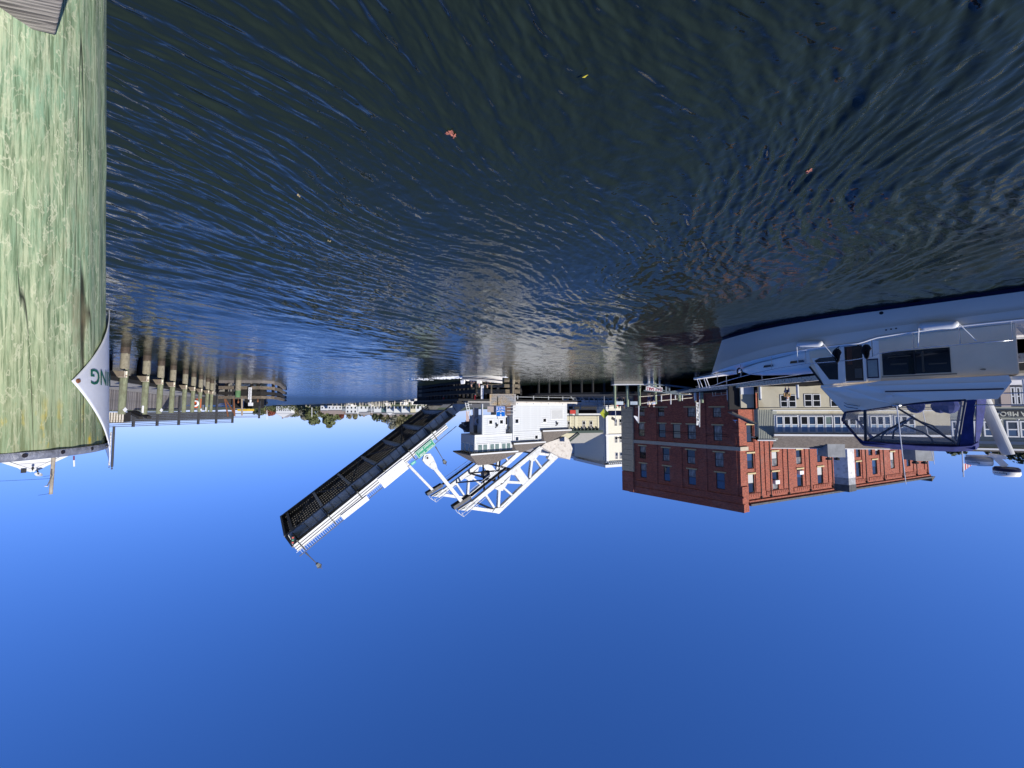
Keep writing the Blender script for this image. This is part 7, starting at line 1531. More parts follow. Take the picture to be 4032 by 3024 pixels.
def person(pos, face, pose, h, shirt, pants, hair, label, group=None, lean=0.0, arm=0.3):
    # pos: feet (standing) or seat point (sitting); face: heading angle in degrees from +y, clockwise
    f = V((math.sin(R(face)), math.cos(R(face)), 0)); r = V((f.y, -f.x, 0)); u = V((0, 0, 1)); pos = V(pos); k = h / 1.75
    rt = thing('person', label, 'person', tuple(pos), group)
    def G(a, b, c): return pos + r * a * k + f * b * k + u * c * k
    if pose == 'stand': hip = 0.93; kn = [(0.1, 0.02, 0.5), (-0.11, 0.03, 0.5)]; ft = [(0.11, 0.0, 0.08), (-0.12, 0.05, 0.08)]; toe = [(0.12, 0.17, 0.03), (-0.13, 0.22, 0.03)]
    else: hip = 0.12; kn = [(0.13, 0.42, 0.14), (-0.13, 0.42, 0.14)]; ft = [(0.13, 0.5, -0.28), (-0.13, 0.45, -0.28)]; toe = [(0.13, 0.64, -0.32), (-0.13, 0.6, -0.32)]
    L_ = lean
    sh = (0, L_ * 0.5, hip + 0.5); nk = (0, L_ * 0.55, hip + 0.56); hd = (0, L_ * 0.66 + 0.02, hip + 0.7); tp = (0, L_ * 0.68, hip + 0.78)
    A = [(0, 0, hip), (0, L_ * 0.2, hip + 0.22), sh, nk, hd, tp]
    arms = []
    for s in (1, -1): arms.append([(s * 0.18, L_ * 0.5, hip + 0.48), (s * 0.25, L_ * .5 + arm * 0.3, hip + 0.22), (s * 0.2, L_ * .5 + arm, hip + 0.08 + arm * 0.2), (s * 0.19, L_ * .5 + arm + 0.07, hip + 0.06 + arm * 0.25)])
    pts = [G(*p) for p in A]; ed = [(0, 1), (1, 2), (2, 3), (3, 4), (4, 5)]; rad = [0.13 * k, 0.12 * k, 0.13 * k, 0.055 * k, 0.095 * k, 0.07 * k]
    def chain(base, ps, rs):
        n = len(pts); prev = base
        for p, q in zip(ps, rs): pts.append(G(*p)); rad.append(q * k); ed.append((prev, len(pts) - 1)); prev = len(pts) - 1
    for a in arms: chain(2, a, (0.06, 0.045, 0.034, 0.03))
    for i in range(2): chain(0, [(kn[i][0] * 0.9, 0.0, hip - 0.06), kn[i], ft[i], toe[i]], (0.09, 0.06, 0.042, 0.035))
    # nose
    chain(4, [(0, hd[1] + 0.105, hd[2] - 0.005)], (0.016,))
    skinned(pts, ed, rad, skin, 'body', rt)
    P2 = [G(*A[0]), G(*A[1]), G(*A[2])] ; e2 = [(0, 1), (1, 2)]; r2 = [0.15 * k, 0.145 * k, 0.15 * k]
    for a in arms: n = len(P2); P2 += [G(*a[0]), G(*a[1]), G(*a[2])]; e2 += [(2, n), (n, n + 1), (n + 1, n + 2)]; r2 += [0.078 * k, 0.06 * k, 0.045 * k]
    skinned(P2, e2, r2, shirt, 'shirt', rt)
    P3 = [G(0, 0, hip)]; e3 = []; r3 = [0.145 * k]
    for i in range(2): n = len(P3); P3 += [G(kn[i][0] * 0.9, 0, hip - 0.06), G(*kn[i]), G(ft[i][0], ft[i][1], ft[i][2] + 0.04)]; e3 += [(0, n), (n, n + 1), (n + 1, n + 2)]; r3 += [0.11 * k, 0.08 * k, 0.06 * k]
    skinned(P3, e3, r3, pants, 'trousers', rt)
    mb = MB(); c = G(hd[0], hd[1] - 0.025, hd[2] + 0.045); mb.ball(c, 0.098 * k, 0.098 * k, 0.085 * k, 12, 8); mb.build('hair', hair, rt, smooth=True)
    for s in (1, -1): mb = MB(); mb.ball(G(s * 0.035, hd[1] + 0.088, hd[2] + 0.01), 0.01 * k, n=6, m=4); mb.build('eye', black, rt)
    return rt
clw = M_('white_cloth', (0.68, 0.68, 0.67), 0.9); clb = M_('black_cloth', (0.02, 0.02, 0.022), 0.9); clp = M_('pink_cloth', (0.6, 0.3, 0.28), 0.9); cln = M_('navy_cloth', (0.03, 0.045, 0.12), 0.9); clt = M_('tan_cloth', (0.45, 0.27, 0.1), 0.9); clr = M_('red_cloth', (0.4, 0.04, 0.03), 0.9); clg = M_('plum_cloth', (0.07, 0.05, 0.06), 0.9)
hrb = M_('brown_hair', (0.05, 0.03, 0.02), 0.8); hrw = M_('white_cap', (0.7, 0.7, 0.7), 0.8); hry = M_('fair_hair', (0.35, 0.24, 0.12), 0.8)
def motorboat():
    a = PZ(1827, 1483, 0); b = PZ(1972, 1485, 0); a = V((5.25, 42.5, 0)); b = V((1.05, 41.6, 0)); ex = (b - a); L_ = ex.length; F = Fr(a, ex)   # x towards the bow
    rt = thing('motorboat', 'small white open motorboat with black stripe, three people and an outboard, speeding left', 'motorboat', tuple(F.pt(L_ / 2, 0, 0)))
    ST = [(0, .82, .62, .42), (0.8, .85, .66, .43), (1.8, .85, .62, .5), (2.8, .72, .48, .6), (3.5, .48, .28, .68), (4.0, .2, .08, .74), (L_, .02, .01, .78)]
    for sg in (1, -1):
        rows = []; rows2 = []
        for x, bs, bw, zs in ST:
            lift = 0.02 + 0.2 * max(0, (x - 1.6) / 2.7) ** 1.5
            rows.append([F.pt(x * (1 if t < .9 else 1.0), sg * (bw + (bs - bw) * t), lift - 0.12 + (zs - lift + 0.12) * t) for t in (0, 0.3, 0.55, 0.75, 1)])
        mb = MB(); mb.grid(rows if sg < 0 else [q[::-1] for q in rows]); mb.build('hull_side', gel, rt, smooth=True)
        mb = MB(); mb.grid([[r_[2] + F.ey * 0.01 * sg, r_[3] + F.ey * 0.01 * sg] for r_ in rows]); mb.build('black_stripe', navy, rt)
        mb = MB(); mb.tube([r_[4] for r_ in rows], 0.035, 6); mb.build('gunwale', gel, rt)
    mb = MB(); mb.grid([[F.pt(x, b_ * .95, .2 + .1 * max(0, x - 2)) for b_ in (-bs, 0, bs)] for x, bs, bw, zs in ST]); mb.build('sole', gel, rt)
    mb = MB(); mb.grid([[F.pt(x, b_, zs + .01) for b_ in (-bs, bs)] for x, bs, bw, zs in ST[3:]]); mb.build('foredeck', gel, rt)
    mb = MB(); mb.add([F.pt(0, -.82, .42), F.pt(0, .82, .42), F.pt(0, .62, -.1), F.pt(0, -.62, -.1)], [(0, 1, 2, 3)]); mb.build('transom', gel, rt)
    mb = MB(); mb.bar(F.pt(-0.15, 0, -.3), F.pt(-0.2, 0, .45), 0.16, 0.22, F.ex); mb.hexa([F.pt(-.45, -.17, .42), F.pt(.05, -.17, .42), F.pt(.05, .17, .42), F.pt(-.45, .17, .42), F.pt(-.4, -.13, .85), F.pt(0, -.13, .8), F.pt(0, .13, .8), F.pt(-.4, .13, .85)]); mb.build('outboard', signwhite, rt, bevel=0.04)
    mb = MB(); mb.fbox(F, 1.5, 1.95, -.3, .3, .2, .8); mb.build('console', gel, rt, bevel=0.03)
    for x in (0.7, 1.2, 2.45): mb = MB(); mb.fbox(F, x - .15, x + .2, -.5, .5, .2, .42); mb.build('seat', gel, rt)
    hd = math.degrees(math.atan2(F.ex.x, F.ex.y))
    person(F.pt(0.75, 0.05, 0.4), hd, 'sit', 1.6, clg, cln, hrb, 'person in dark plum top seated at the stern of the small motorboat', 'people aboard the small motorboat', 0.1, 0.35)
    person(F.pt(1.45, -0.3, 0.42), hd + 25, 'sit', 1.5, clp, clr, hry, 'person in pink top seated in the middle of the small motorboat', 'people aboard the small motorboat', 0.25, 0.3)
    person(F.pt(2.45, -0.1, 0.44), hd, 'sit', 1.6, clb, clb, hry, 'person in black jacket seated at the bow of the small motorboat', 'people aboard the small motorboat', 0.2, 0.35)
    # wake foam: ragged low foam clods astern and along the hull
    rs = random.Random(9); mb = MB()
    P = [PZ(*q, 0.04) for q in ((1600, 1500), (1700, 1493), (1780, 1488), (1826, 1484))]
    def clod(p, s):
        n = 6; ph = rs.uniform(0, 6); ring = [(p.x + s * rs.uniform(.7, 1.3) * 1.8 * math.cos(ph + 6.2832 * k / n), p.y + s * rs.uniform(.7, 1.3) * math.sin(ph + 6.2832 * k / n), p.z - 0.03) for k in range(n)]
        mb.add(ring + [(p.x, p.y, p.z + s * 0.35)], [(k, (k + 1) % n, n) for k in range(n)])
    for k in range(900):
        t = rs.random() ** 0.6 * 2.999; i = int(t); q = P[i].lerp(P[i + 1], t - i); sp = 0.5 + (3 - t) * 0.25; clod(q + V((rs.gauss(0, .4), rs.gauss(0, sp * .6), 0)), rs.uniform(0.02, 0.11) * (0.5 + t / 3))
    for k in range(420): x = rs.uniform(-0.4, 4.6); clod(F.pt(x, -(0.75 + rs.random() * 0.9 - 0.12 * x), 0.04 + rs.random() * 0.1), rs.uniform(0.02, 0.09))
    o = mb.build('wake_foam', foamw); stuff(o); o['label'] = 'broken white foam of the wake behind and beside the small motorboat'
motorboat()
def bystanders():
    Y = 49.5
    for x, lab, sh in ((2556, 'person in white shirt, the right one of two standing on the left quay', clw), (2574, 'person in pale blue shirt, the left one of two standing on the left quay', M_('pale_blue_cloth', (0.45, 0.52, 0.65), 0.9))):
        q = PY(x, 1600, Y); person((q.x, Y, 1.62), 170 if x == 2556 else 200, 'stand', 1.72, sh, cln, hry if x == 2556 else hrw, lab, 'people standing on the left quay', 0.0, 0.25)
    q = PY(3100, 1600, 31.5); person((q.x, 31.5, 2.05), 150, 'sit', 1.5, clt, cln, hrw, 'person in tan jacket and white cap seated before the cream building', None, 0.1, 0.3)
    rs = random.Random(2)
    labs = ['red', 'navy', 'pink', 'dark plum', 'white', 'tan', 'black']; ms = [clr, cln, clp, clg, clw, clt, clb]
    for k in range(7):
        x = 2428 + k * 9.5; Yk = 60 + (k % 3); q = PY(x, 1600, Yk)
        person((q.x, Yk, 1.5 + 0.35), 150 + rs.uniform(-60, 60), 'stand', 1.65 + 0.02 * k, ms[k], [cln, clb][k % 2], [hrb, hry][k % 2], 'person in %s top in the crowd before the stone corner of the brick building' % labs[k], 'people crowded behind the quay railing')
bystanders()
# ================================================================== FAR SHORE
def crown(name_m, c, rx, rz, n, seed, leafsz, mb=None):
    rs = np.random.RandomState(seed); mb = mb or MB(); V0 = []
    cl = [(rs.normal(0, 0.38, 3), rs.uniform(0.3, 0.55)) for _ in range(11)] + [(np.array([0, 0, 0.35]), 0.5), (np.array([0, 0, -0.2]), 0.6)]
    for i in range(n):
        cc, cr = cl[rs.randint(len(cl))]; d = rs.normal(size=3); d /= np.linalg.norm(d); rr = cr * rs.uniform(0.55, 1.0) ** 0.5; p = cc + d * rr
        if np.linalg.norm(p) > 1.12: p = p / np.linalg.norm(p) * rs.uniform(0.85, 1.12)
        q = V((c[0] + p[0] * rx, c[1] + p[1] * rx, c[2] + p[2] * rz)); nrm = (V(d) + V(rs.normal(size=3)) * 0.5).normalized(); a = nrm.cross(V((0.3, 0.5, 0.8))).normalized(); b = nrm.cross(a); s = leafsz * rs.uniform(0.5, 1.3)
        mb.add([q + a * s, q + b * s * .8 - a * s * .3, q - a * s * .9, q - b * s * .7 + a * s * .2], [(0, 1, 2, 3)])
    return mb
def tree(x, w_, yt, Y, m, lab, yb=1606, n=900, group='trees on the far shore', stretch=None):
    top = PY(x, yt, Y); base_z = 1.5; r = w_ / 2 / FL * Y * 1.12; H_ = top.z - base_z; cz = top.z - min(H_ * 0.46, r * 1.25); rz = top.z - cz
    rt = thing('tree', lab, 'tree', (top.x, Y, base_z), group)
    crown(None, (top.x, Y, cz), r, rz, n, int(x * 7 + Y), max(0.16, r * 0.13)).build('crown', m, rt)
    mb = MB(); mb.tube([(top.x, Y, base_z), (top.x + r * .05, Y, base_z + (cz - base_z) * .5), (top.x - r * .03, Y, cz)], [r * .09 + .1, r * .06 + .08, r * .03 + .04], 7)
    for k in range(4): a = k * 1.7 + x; mb.tube([(top.x, Y, base_z + (cz - base_z) * .6), (top.x + r * .5 * math.cos(a), Y + r * .5 * math.sin(a), cz + rz * .1)], [r * .04 + .05, .05], 5)
    mb.build('trunk', barkm, rt)
def far_shore():
    # grassy bank and low hill line
    mb = MB(); P = [(x, PZ(x, y, 0)) for x, y in ((1062, 1599), (1150, 1597.2), (1240, 1594.5), (1330, 1591), (1420, 1587), (1500, 1582.5), (1580, 1578), (1637, 1575), (1700, 1568))]
    rows = [[(p.x - 0.5, p.y - 0.5, 0.0), (p.x + 1, p.y + 3, 1.55), (p.x * 1.05 + 3, p.y * 1.05 + 8, 2.2), (p.x * 1.25, p.y * 1.25 + 20, 2.6)] for _, p in P]
    p = P[0][1]; rows = [[(p.x * 1.6, p.y * 1.5, 0), (p.x * 1.6, p.y * 1.5 + 6, 1.6), (p.x * 1.65, p.y * 1.6, 3), (p.x * 1.8, p.y * 1.9, 4)]] + rows
    mb.grid(rows); o = mb.build('grass_bank', grassm); struct(o)
    mb = MB(); rs = random.Random(3); n = 60; rows = []
    for k in range(n + 1):
        x = -900 + 3000 * k / n; h = 9 + 4 * math.sin(k * .6) + 3 * math.sin(k * 1.7 + 1) + rs.uniform(-1, 1); rows.append([(x, 1250, 0), (x, 1300, h), (x, 1500, h + 2)])
    mb.grid(rows); o = mb.build('hills', leafd); struct(o)
    T = [(1003, 22, 1632, 560, leafd, 'low dark tree at the right end of the far shore behind the railing end'), (1024, 30, 1637, 540, leafd, 'low dark tree right of the brownish one on the far shore'), (1044, 24, 1630, 540, leafo, 'lowest olive tree between two dark ones on the far shore'), (1063, 30, 1640, 530, leafr, 'reddish brown tree right of the gabled white house on the far shore'),
         (1083, 16, 1628, 540, leafd, 'small dark tree touching the gabled white house'), (1158, 32, 1644, 500, leafd, 'round dark evergreen left of the gabled white house'), (1182, 30, 1640, 480, leafo, 'olive bushy tree left of the round dark evergreen'), (1200, 44, 1661, 440, leafs, 'silvery grey tree half in front of the tall olive one'), (1235, 56, 1674, 430, leafg, 'tall green tree behind the white flagpole on the far shore'), (1262, 30, 1648, 420, leafo, 'shorter olive tree left of the flagpole tree'),
         (1302, 68, 1684, 380, leafg, 'broad round green tree, tallest near the red one'), (1280, 30, 1660, 385, leafd, 'dark tree hugging the right side of the broad round one'), (1344, 26, 1650, 350, leafr, 'small red autumn tree on the far shore'), (1372, 34, 1652, 340, leafo, 'orange-olive tree left of the small red tree'), (1398, 34, 1656, 335, leafo, 'loose olive tree behind the flat-roofed white house'),
         (1432, 40, 1641, 330, leafd, 'low dark treetop over the long grey roof'), (1462, 34, 1640, 330, leafd, 'low dark treetop right of the big tree group'), (1490, 42, 1662, 300, leafd, 'dark round tree at the right end of the big tree group'), (1520, 46, 1674, 300, leafo, 'olive tree, second of the big tree group from its right end'), (1549, 50, 1687, 300, leafs, 'grey-green tree, the highest of the big tree group'), (1582, 50, 1685, 300, leafo, 'olive tree, fourth of the big group, touching the bridge leaf'), (1612, 48, 1668, 290, leafg, 'green tree half hidden by the raised bridge leaf'), (1645, 46, 1655, 270, leafg, 'green tree behind the lower part of the bridge leaf')]
    for q in T: tree(*q[:6], n=1700)
    # second rank of foliage low down, too merged to count
    mb = MB()
    for k in range(34):
        x = 985 + k * 21; Y = 520 - (x - 985) * 0.36; p = PY(x, 1609, Y); crown(None, (p.x, Y, 2.8), 9 * Y / 500 + 2, 4.5, 130, k, 0.9, mb)
    o = mb.build('shore_undergrowth', leafg); stuff(o)
    for x, w_, yt, Y, lab in ((3760, 95, 1800, 75, 'dark treetop over the sage building roof beside the flag'), (3930, 100, 1815, 72, 'dark treetop behind the second radar dome'), (4030, 90, 1830, 72, 'dark treetop at the picture edge behind the sage building'), (3860, 60, 1778, 78, 'lowest dark treetop between the two radar domes')):
        tree(x, w_, yt, Y, leafd, lab, n=1500, group='trees behind the sage building')
    wh = M_('far_house_white', (0.72, 0.73, 0.72), 0.8); rfg = M_('far_roof_grey', (0.28, 0.27, 0.26), 0.9, var=0.1); rfb = M_('far_roof_brown', (0.25, 0.2, 0.17), 0.9, var=0.1); tl = M_('far_teal_shade', (0.12, 0.2, 0.2), 0.7); cr = M_('far_cream', (0.7, 0.64, 0.45), 0.8); grd = M_('far_grey_wall', (0.3, 0.32, 0.34), 0.8)
    H_ = [(1087, 1146, 1628, 1645, 470, 'g', wh, rfg, 'white gabled house with two chimneys at the right of the far shore'), (1262, 1288, 1617, 1627, 340, 'r', wh, rfb, 'small white house with brown roof left of the silvery tree'), (1290, 1346, 1616, 1631, 330, 'r', wh, rfb, 'long white house under the broad round tree with brown roof'),
          (1347, 1361, 1618, 1627, 330, 'f', grd, rfg, 'low grey house between two white ones'), (1361, 1406, 1628, 1629, 300, 'f', wh, rfg, 'flat-roofed white house with a row of dark windows'), (1414, 1448, 1624, 1635, 285, 'r', wh, rfg, 'white house with a long pale grey roof'), (1448, 1472, 1621, 1628, 285, 'r', grd, rfg, 'low white house wing with a dark gallery'),
          (1472, 1500, 1625, 1627, 262, 'f', wh, rfg, 'white flat house right of the teal-shaded one'), (1501, 1521, 1625, 1634, 250, 'r', tl, rfg, 'teal-shaded house with dark balconies'), (1521, 1550, 1625, 1636, 248, 'g', wh, rfg, 'white house with a front gable beside the teal one'), (1551, 1580, 1628, 1632, 240, 'r', wh, rfg, 'white house with dark bay windows'),
          (1581, 1615, 1628, 1632, 236, 'r', wh, rfg, 'white house with arched openings near the bridge leaf'), (1616, 1636, 1627, 1632, 232, 'r', cr, rfg, 'pale cream house near the bridge leaf'), (1637, 1672, 1624, 1632, 215, 'g', wh, rfg, 'white house just beside the edge of the bridge leaf')]
    for x0, x1, ye, yr, Y, st, m, rm, lab in H_:
        a, b = PY(x0, ye, Y), PY(x1, ye, Y); xl, xr = min(a.x, b.x), max(a.x, b.x); ze = a.z; zr = PY(x0, yr, Y).z; dp = 9
        rt = thing('house', lab + '' , 'house', ((xl + xr) / 2, Y, 1.5), 'houses on the far shore')
        mb = MB(); mb.box(xl, xr, Y, Y + dp, 1.4, ze); mb.build('wall', m, rt)
        mb = MB()
        if st == 'g': mb.prism([(xl - .3, Y - .3, ze), (xr + .3, Y - .3, ze), ((xl + xr) / 2, Y - .3, zr)], (0, dp + .6, 0)); o = mb.build('roof', rm, rt); WL[o.name] = wloc(rt); g = MB(); g.prism([(xl + .2, Y - .36, ze + .02), (xr - .2, Y - .36, ze + .02), ((xl + xr) / 2, Y - .36, zr - .3)], (0, .05, 0)); g.build('gable', m, rt)
        elif st == 'r': mb.prism([(xl - .4, Y - .5, ze), (xl - .4, Y + dp, ze), (xl - .4, Y + dp * .5, zr)], (xr - xl + .8, 0, 0)); o = mb.build('roof', rm, rt); WL[o.name] = wloc(rt)
        else: mb.box(xl - .2, xr + .2, Y - .3, Y + dp, ze, ze + .5); o = mb.build('roof', rm, rt); WL[o.name] = wloc(rt)
        mb = MB(); cx = xl + (xr - xl) * .7; mb.box(cx - .5, cx + .5, Y + dp * .4, Y + dp * .6, ze, zr + 1.2); mb.build('chimney', rfb, o)
        nf = max(1, int((ze - 1.5) / 3.0)); nw = max(2, int((xr - xl) / 2.6)); wm = MB().box(-.55, .55, -.05, 0, 0, 1.5).mesh('window', [glassd])
        for f_ in range(nf):
            for k in range(nw): piece(wm, 'window', rt, Matrix.Translation((xl + (xr - xl) * (k + .5) / nw, Y, 2.4 + f_ * 3.0)))
    # marina: finger docks, piles and small yachts along the far bank
    dk = thing('marina_dock', 'long pale marina dock on thin posts along the far bank', 'dock', tuple(PZ(1500, 1580, 0)))
    pts = [PZ(x, y, 0.0) for x, y in ((1170, 1596), (1260, 1593), (1350, 1589.5), (1440, 1585), (1520, 1580.5), (1600, 1575.5), (1690, 1568))]
    for p, q in zip(pts, pts[1:]): mb = MB(); mb.bar(p + V((0, 0, .6)), q + V((0, 0, .6)), 1.6, 0.3); mb.build('walkway', M_('dock_tan', (0.42, 0.38, 0.3), 0.9) if 'dock_tan' not in bpy.data.materials else bpy.data.materials['dock_tan'], dk)
    rs = random.Random(5); pm = MB().cyl((0, 0, 0), (0, 0, 1), 0.17, n=6).mesh('pile', [palewood])
    for k in range(90):
        t = k / 90 * (len(pts) - 1.001); i = int(t); q = pts[i].lerp(pts[i + 1], t - i); piece(pm, 'pile', dk, Matrix.Translation((q.x + rs.uniform(-3, 3), q.y + rs.uniform(-4, 3), -.5)) @ Matrix.Diagonal((1, 1, rs.uniform(2.2, 3.8), 1)))
    def yacht(x, y, L_, lab, cab=1.0):
        p = PZ(x, y, 0); a = rs.uniform(-.3, .3); ex = V((-1, 0.15 + a * .3, 0)); F = Fr(p, ex); rt = thing('moored_yacht', lab, 'boat', tuple(p), 'boats moored at the far marina')
        mb = MB(); hs = [(-L_ / 2, .9), (-L_ / 4, 1), (L_ / 5, .95), (L_ * .38, .55), (L_ / 2, .03)]; w_ = L_ * .16
        mb.grid([[F.pt(u, w_ * s, 1.0 + .25 * (u > 0)), F.pt(u, w_ * s * .8, -.1), F.pt(u, -w_ * s * .8, -.1), F.pt(u, -w_ * s, 1.0 + .25 * (u > 0))] for u, s in hs]); mb.grid([[F.pt(u, w_ * s, 1.0 + .25 * (u > 0)), F.pt(u, -w_ * s, 1.0 + .25 * (u > 0))] for u, s in hs]); mb.build('hull', gel, rt)
        mb = MB(); mb.hexa([F.pt(-L_ * .3, -w_ * .7, 1), F.pt(L_ * .22, -w_ * .6, 1.1), F.pt(L_ * .22, w_ * .6, 1.1), F.pt(-L_ * .3, w_ * .7, 1), F.pt(-L_ * .28, -w_ * .6, 1 + 1.2 * cab), F.pt(L_ * .08, -w_ * .5, 1 + 1.2 * cab), F.pt(L_ * .08, w_ * .5, 1 + 1.2 * cab), F.pt(-L_ * .28, w_ * .6, 1 + 1.2 * cab)]); mb.build('cabin', gel, rt)
        mb = MB(); mb.fbox(F, -L_ * .24, L_ * .1, -w_ * .72, -w_ * .66, 1.35, 1.75); mb.build('window', glassd, rt)
    for x, y, L_, lab in ((1163, 1597.2, 8, 'small white boat alone at the right end of the far marina'), (1230, 1595, 11, 'white cabin boat below the far flagpole'), (1292, 1593, 8, 'white boat before the house with brown roof'), (1336, 1591, 6, 'tiny white boat right of the red tree'), (1397, 1588, 9, 'long white boat before the flat-roofed white house'), (1468, 1585, 6, 'white boat at the foot of the tall white mast'), (1530, 1581, 5, 'white boat before the teal-shaded house'), (1598, 1577, 4.5, 'white boat with a tan cover near the bridge leaf'), (1640, 1573.5, 6, 'white cabin boat before the cream house'), (1664, 1571, 6, 'white cabin boat nearest the bridge leaf')): yacht(x, y, L_, lab)
    for x, y0, y1, Y, lab in ((1228, 1604, 1641, 400, 'white flagpole before the tall green tree on the far shore'), (1464, 1592, 1626, 240, 'white pole between the low wing and the flat white house'), (1024, 1604, 1630, 500, 'white pole at the right end of the far shore'), (1051, 1604, 1652, 520, 'thin mast beside the reddish brown tree'), (1409, 1592, 1632, 290, 'pale pole right of the long grey roofed house')):
        a, b = PY(x, y0, Y), PY(x, y1, Y); mb = MB(); mb.cyl(a, b, 0.0007 * Y, n=6); o = mb.build('flagpole', signwhite); tag(o, lab, 'pole', 'white poles on the far shore')
far_shore()

# ================================================================== RIGHT BANK, ABOVE THE NEAR PILE
def right_bank_top():
    Y = 24; A = PY(127, 1857, Y); vd = V((A.x, A.y, 0)).normalized(); G = Fr(V((A.x, A.y, 0)), V((vd.y, -vd.x, 0)))
    rt = thing('gabled_house', 'white gable with a half-round window rising over the top of the near pile', 'house', (A.x, Y, 1.3))
    aB, zB = G.px(237, 1806); sl = (A.z - zB) / abs(aB); w_ = 3.1; ze = A.z - sl * w_
    mb = MB(); mb.fbox(G, -w_ + .25, w_ - .25, 0, 8, 1.2, ze); mb.build('wall', white, rt)
    mb = MB(); mb.prism([G.pt(-w_ + .2, 0, ze), G.pt(w_ - .2, 0, ze), G.pt(0, 0, A.z - .12)], G.ey * 8); mb.build('gable', white, rt)
    for s in (1, -1): mb = MB(); mb.bar(G.pt(0, 0.0, A.z - .04), G.pt(s * w_, 0.0, ze - .0), 0.12, 0.16); mb.build('verge_board', white, rt); mb = MB(); mb.prism([G.pt(0, .07, A.z - .05), G.pt(s * w_, .07, ze - .03), G.pt(s * w_, .07, ze + .02), G.pt(0, .07, A.z)], G.ey * 8); mb.build('roof', shing, rt)
    ca, cz = G.px(128, 1824); r = 0.62
    mb = MB(); pts = [G.pt(ca + r * math.cos(t), -.03, cz + r * .8 * math.sin(t)) for t in [math.pi * k / 14 for k in range(15)]]; pi_ = [G.pt(ca + (r - .07) * math.cos(t), -.03, cz + (r * .8 - .07) * math.sin(t)) for t in [math.pi * k / 14 for k in range(15)]]
    mb.grid([pts, pi_]); mb.build('arch_moulding', M_('moulding_grey', (0.45, 0.45, 0.46), 0.8), rt); mb = MB(); mb.add(pi_, [tuple(range(15))]); mb.build('half_round_window', M_('bright_pane', (0.6, 0.6, 0.62), 0.3), rt)
    mb = MB(); a_, z_ = G.px(129, 1842); q = G.pt(a_, -.3, z_); mb.ball(q, 0.06, 0.06, 0.09); mb.cyl(q, q + V((0, 0, .14)), 0.03, n=6); mb.build('floodlight', black, rt)
    mb = MB(); a_, z_ = G.px(93, 1853); mb.fbox(G, a_ - .11, a_ + .11, -.2, .1, z_ - .08, z_ + .12); mb.build('vent', black, rt)
    q = PY(152, 1868, Y); mb = MB(); mb.cyl(PY(146, 1850, Y), q, 0.04, n=6); mb.build('dish_arm', dsteel, rt); mb = MB()
    n = 18; e1 = V((1, 0.1, 0.12)).normalized(); e2 = V((0.05, .5, .6)).normalized(); mb.add([q + e1 * 0.27 * math.cos(6.2832 * k / n) + e2 * 0.18 * math.sin(6.2832 * k / n) for k in range(n)] + [q + V((0, .12, -.06))], [(k, (k + 1) % n, n) for k in range(n)]); mb.build('satellite_dish', M_('dish_grey', (0.55, 0.55, 0.53), 0.6), rt)
    a, b = PY(211, 1795, 24), PY(200, 1946, 24); ps = thing('utility_pole', 'weathered wooden utility pole with a thin lamp arm above the near pile', 'utility pole', (a.x, 24, 1.3))
    mb = MB(); mb.cyl((a.x, 24, 1.3), b, 0.12, 0.085, n=12); mb.build('pole', M_('grey_pole_wood', (0.34, 0.3, 0.24), 0.9, var=0.3, vscale=5), ps)
    c0, c1 = PY(205, 1872, 23.9), PY(187, 1912, 23.9); mb = MB(); mb.tube([PY(204, 1850, 23.88), PY(202, 1868, 23.85), c0, c1], 0.025, 6); mb.build('lamp_arm', dsteel, ps); mb = MB(); q = PY(182, 1914, 23.9); mb.ball(q, 0.11, 0.07, 0.035); mb.build('lamp_head', signwhite, ps)
    for y0, y1, xe in ((1884, 1897, -60), (1942, 1950, 150), (1872, 1876, 170)):
        mb = MB(); mb.tube([PY(203, y0, 24), PY((203 + xe) / 2, (y0 + y1) / 2 + .5, 25), PY(xe, y1, 26)], 0.009, 4); o = mb.build('power_line', black); tag(o, ['long thin power line running right from the utility pole', 'short wire at the very top of the utility pole', 'short wire behind the satellite dish'][(1884, 1942, 1872).index(y0)], 'cable')
    a, b = PY(291, 1795, 30), PY(292, 1837, 30); m_ = PY(291, 1812, 30); o = thing('channel_staff', 'short red and white staff rising over the near pile', 'staff', tuple(a)); mb = MB(); mb.cyl(a, m_, 0.05, n=6); mb.build('lower_staff', M_('plum_red', (0.16, 0.05, 0.1), 0.6), o); mb = MB(); mb.cyl(m_, b, 0.05, n=6); mb.build('upper_staff', signwhite, o)
    for k, (x0, x1, ya, yb_, r, m_, lab) in enumerate(((449, 441, 1678, 1838, 0.085, darkrail, 'thick dark post with a ball top right beside the near pile'), (437, 430, 1700, 1832, 0.06, M_('speckled_post', (0.5, 0.5, 0.5), 0.8, var=0.8, vscale=9), 'thinner speckled grey-white post with a ball top touching the near pile edge'))):
        a, b = PY(x0, ya, 20), PY(x1, yb_, 20); r *= 0.6; rt2 = thing('davit_post', lab, 'post', tuple(a), 'posts beside the near pile'); mb = MB(); mb.cyl(a, b, r, n=10); mb.build('post', m_, rt2); mb = MB(); mb.cyl(b, b + V((0, 0, 0.05)), r * .5, n=8); mb.ball(b + V((0, 0, 0.1)), r * .8); mb.build('ball_finial', dsteel, rt2)
    # flag over the sage building
    a, b = PY(3788, 1770, 26), PY(3794, 1878, 26); rt = thing('flag', 'small furled striped flag on a white pole over the sage building roof', 'flag', tuple(a)); mb = MB(); mb.cyl(a, b, 0.035, n=6); mb.build('pole', signwhite, rt)
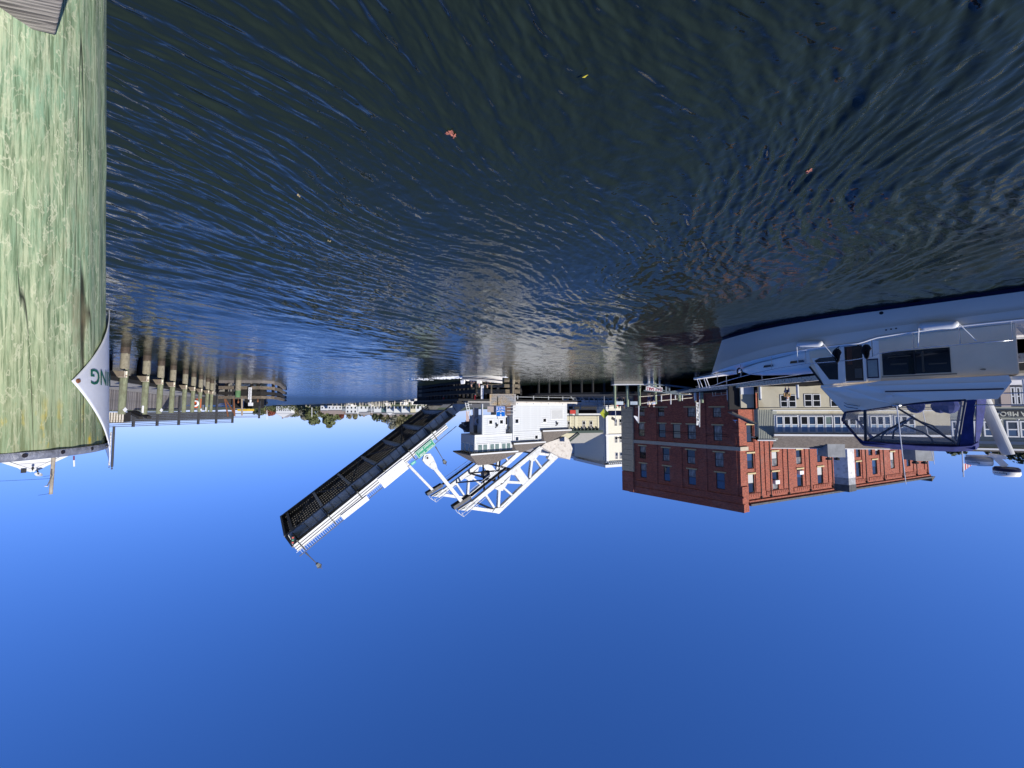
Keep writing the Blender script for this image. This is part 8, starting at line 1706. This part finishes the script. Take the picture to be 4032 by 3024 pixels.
    for k in range(9):
        t0, t1 = k / 9, (k + 1) / 9; f = lambda t: (PY(3790 + 42 * t, 1825 + 1 * t, 26), PY(3790 + 42 * t, 1858 - 30 * t, 26)); p0, q0 = f(t0); p1, q1 = f(t1)
        mb = MB(); mb.prism([p0, p1, q1, q0], (0, 0.02, 0)); mb.build('stripe', [M_('flag_red', (0.5, 0.05, 0.07), 0.8) if 'flag_red' not in bpy.data.materials else bpy.data.materials['flag_red'], clw][k % 2], rt)
right_bank_top()

def bounce_wharf():
    # unseen plank wharf beside the near pile, added to bounce sunlight onto the cruiser
    rt = thing('wharf', 'unseen plank wharf added under and behind the viewer to bounce sunlight onto the cruiser', 'wharf', (-4, -6, 1.7))
    pm = MB().box(-26, 8, 0, 0.28, -0.06, 0).mesh('wharf_plank', [M_('wharf_wood', (0.42, 0.36, 0.28), 0.9, var=0.15, vscale=4)])
    for k in range(40): piece(pm, 'wharf_plank', rt, Matrix.Translation((0, -0.2 - (k + 1) * 0.29, 1.9)))
    mb = MB(); mb.box(-26, 8, -0.2, -0.02, 1.5, 1.92); mb.build('edge_beam', timber, rt)
bounce_wharf()

# ================================================================== LEAVES ADRIFT
def leaves():
    def leaf(x, y, s, m, lab, lobes=5, rot=0.0):
        p = PZ(x, y, 0.012); n = lobes * 4; mb = MB(); ring = []
        for k in range(n): t = 6.2832 * k / n + rot; rr = s * (0.55 + 0.45 * abs(math.cos(t * lobes / 2))) ; ring.append((p.x + rr * math.cos(t), p.y + rr * math.sin(t) * 1.1, 0.02 + 0.012 * math.sin(k * 1.3)))
        mb.add(ring + [(p.x, p.y, 0.03)], [(k, (k + 1) % n, n) for k in range(n)]); mb.cyl((p.x, p.y, .025), (p.x + s * 1.2 * math.cos(rot), p.y + s * 1.2 * math.sin(rot), 0.03), s * .03, n=4); o = mb.build('floating_leaf', m); tag(o, lab, 'leaf', 'leaves floating on the river')
    rl = M_('russet_leaf', (0.36, 0.13, 0.09), 0.7); yl = M_('yellow_leaf', (0.7, 0.6, 0.06), 0.5); pl = M_('pale_leaf', (0.3, 0.24, 0.12), 0.7)
    leaf(1772, 522, 0.055, rl, 'largest russet leaf of the pair adrift mid-river'); leaf(1786, 532, 0.04, rl, 'smaller russet leaf touching the largest one', rot=1)
    p = PZ(2304, 296, 0.02); mb = MB(); mb.add([(p.x - .03, p.y - .018, .03), (p.x - .006, p.y - .015, .035), (p.x + .03, p.y + .018, .03), (p.x + .0, p.y + .015, .035)], [(0, 1, 2, 3)]); o = mb.build('floating_leaf', yl); tag(o, 'slender yellow leaf adrift alone in the dark water', 'leaf', 'leaves floating on the river')
    for x, y, s, lab in ((1176, 768, 0.035, 'tiny pale leaf right of the streaked ripples'), (1296, 947, 0.04, 'tiny pale leaf farther out toward the raised bridge'), (3185, 672, 0.05, 'small orange leaf in the ripples before the cruiser')): leaf(x, y, s, rl if x == 3185 else pl, lab, 4, x)
leaves()
bpy.context.view_layer.update()
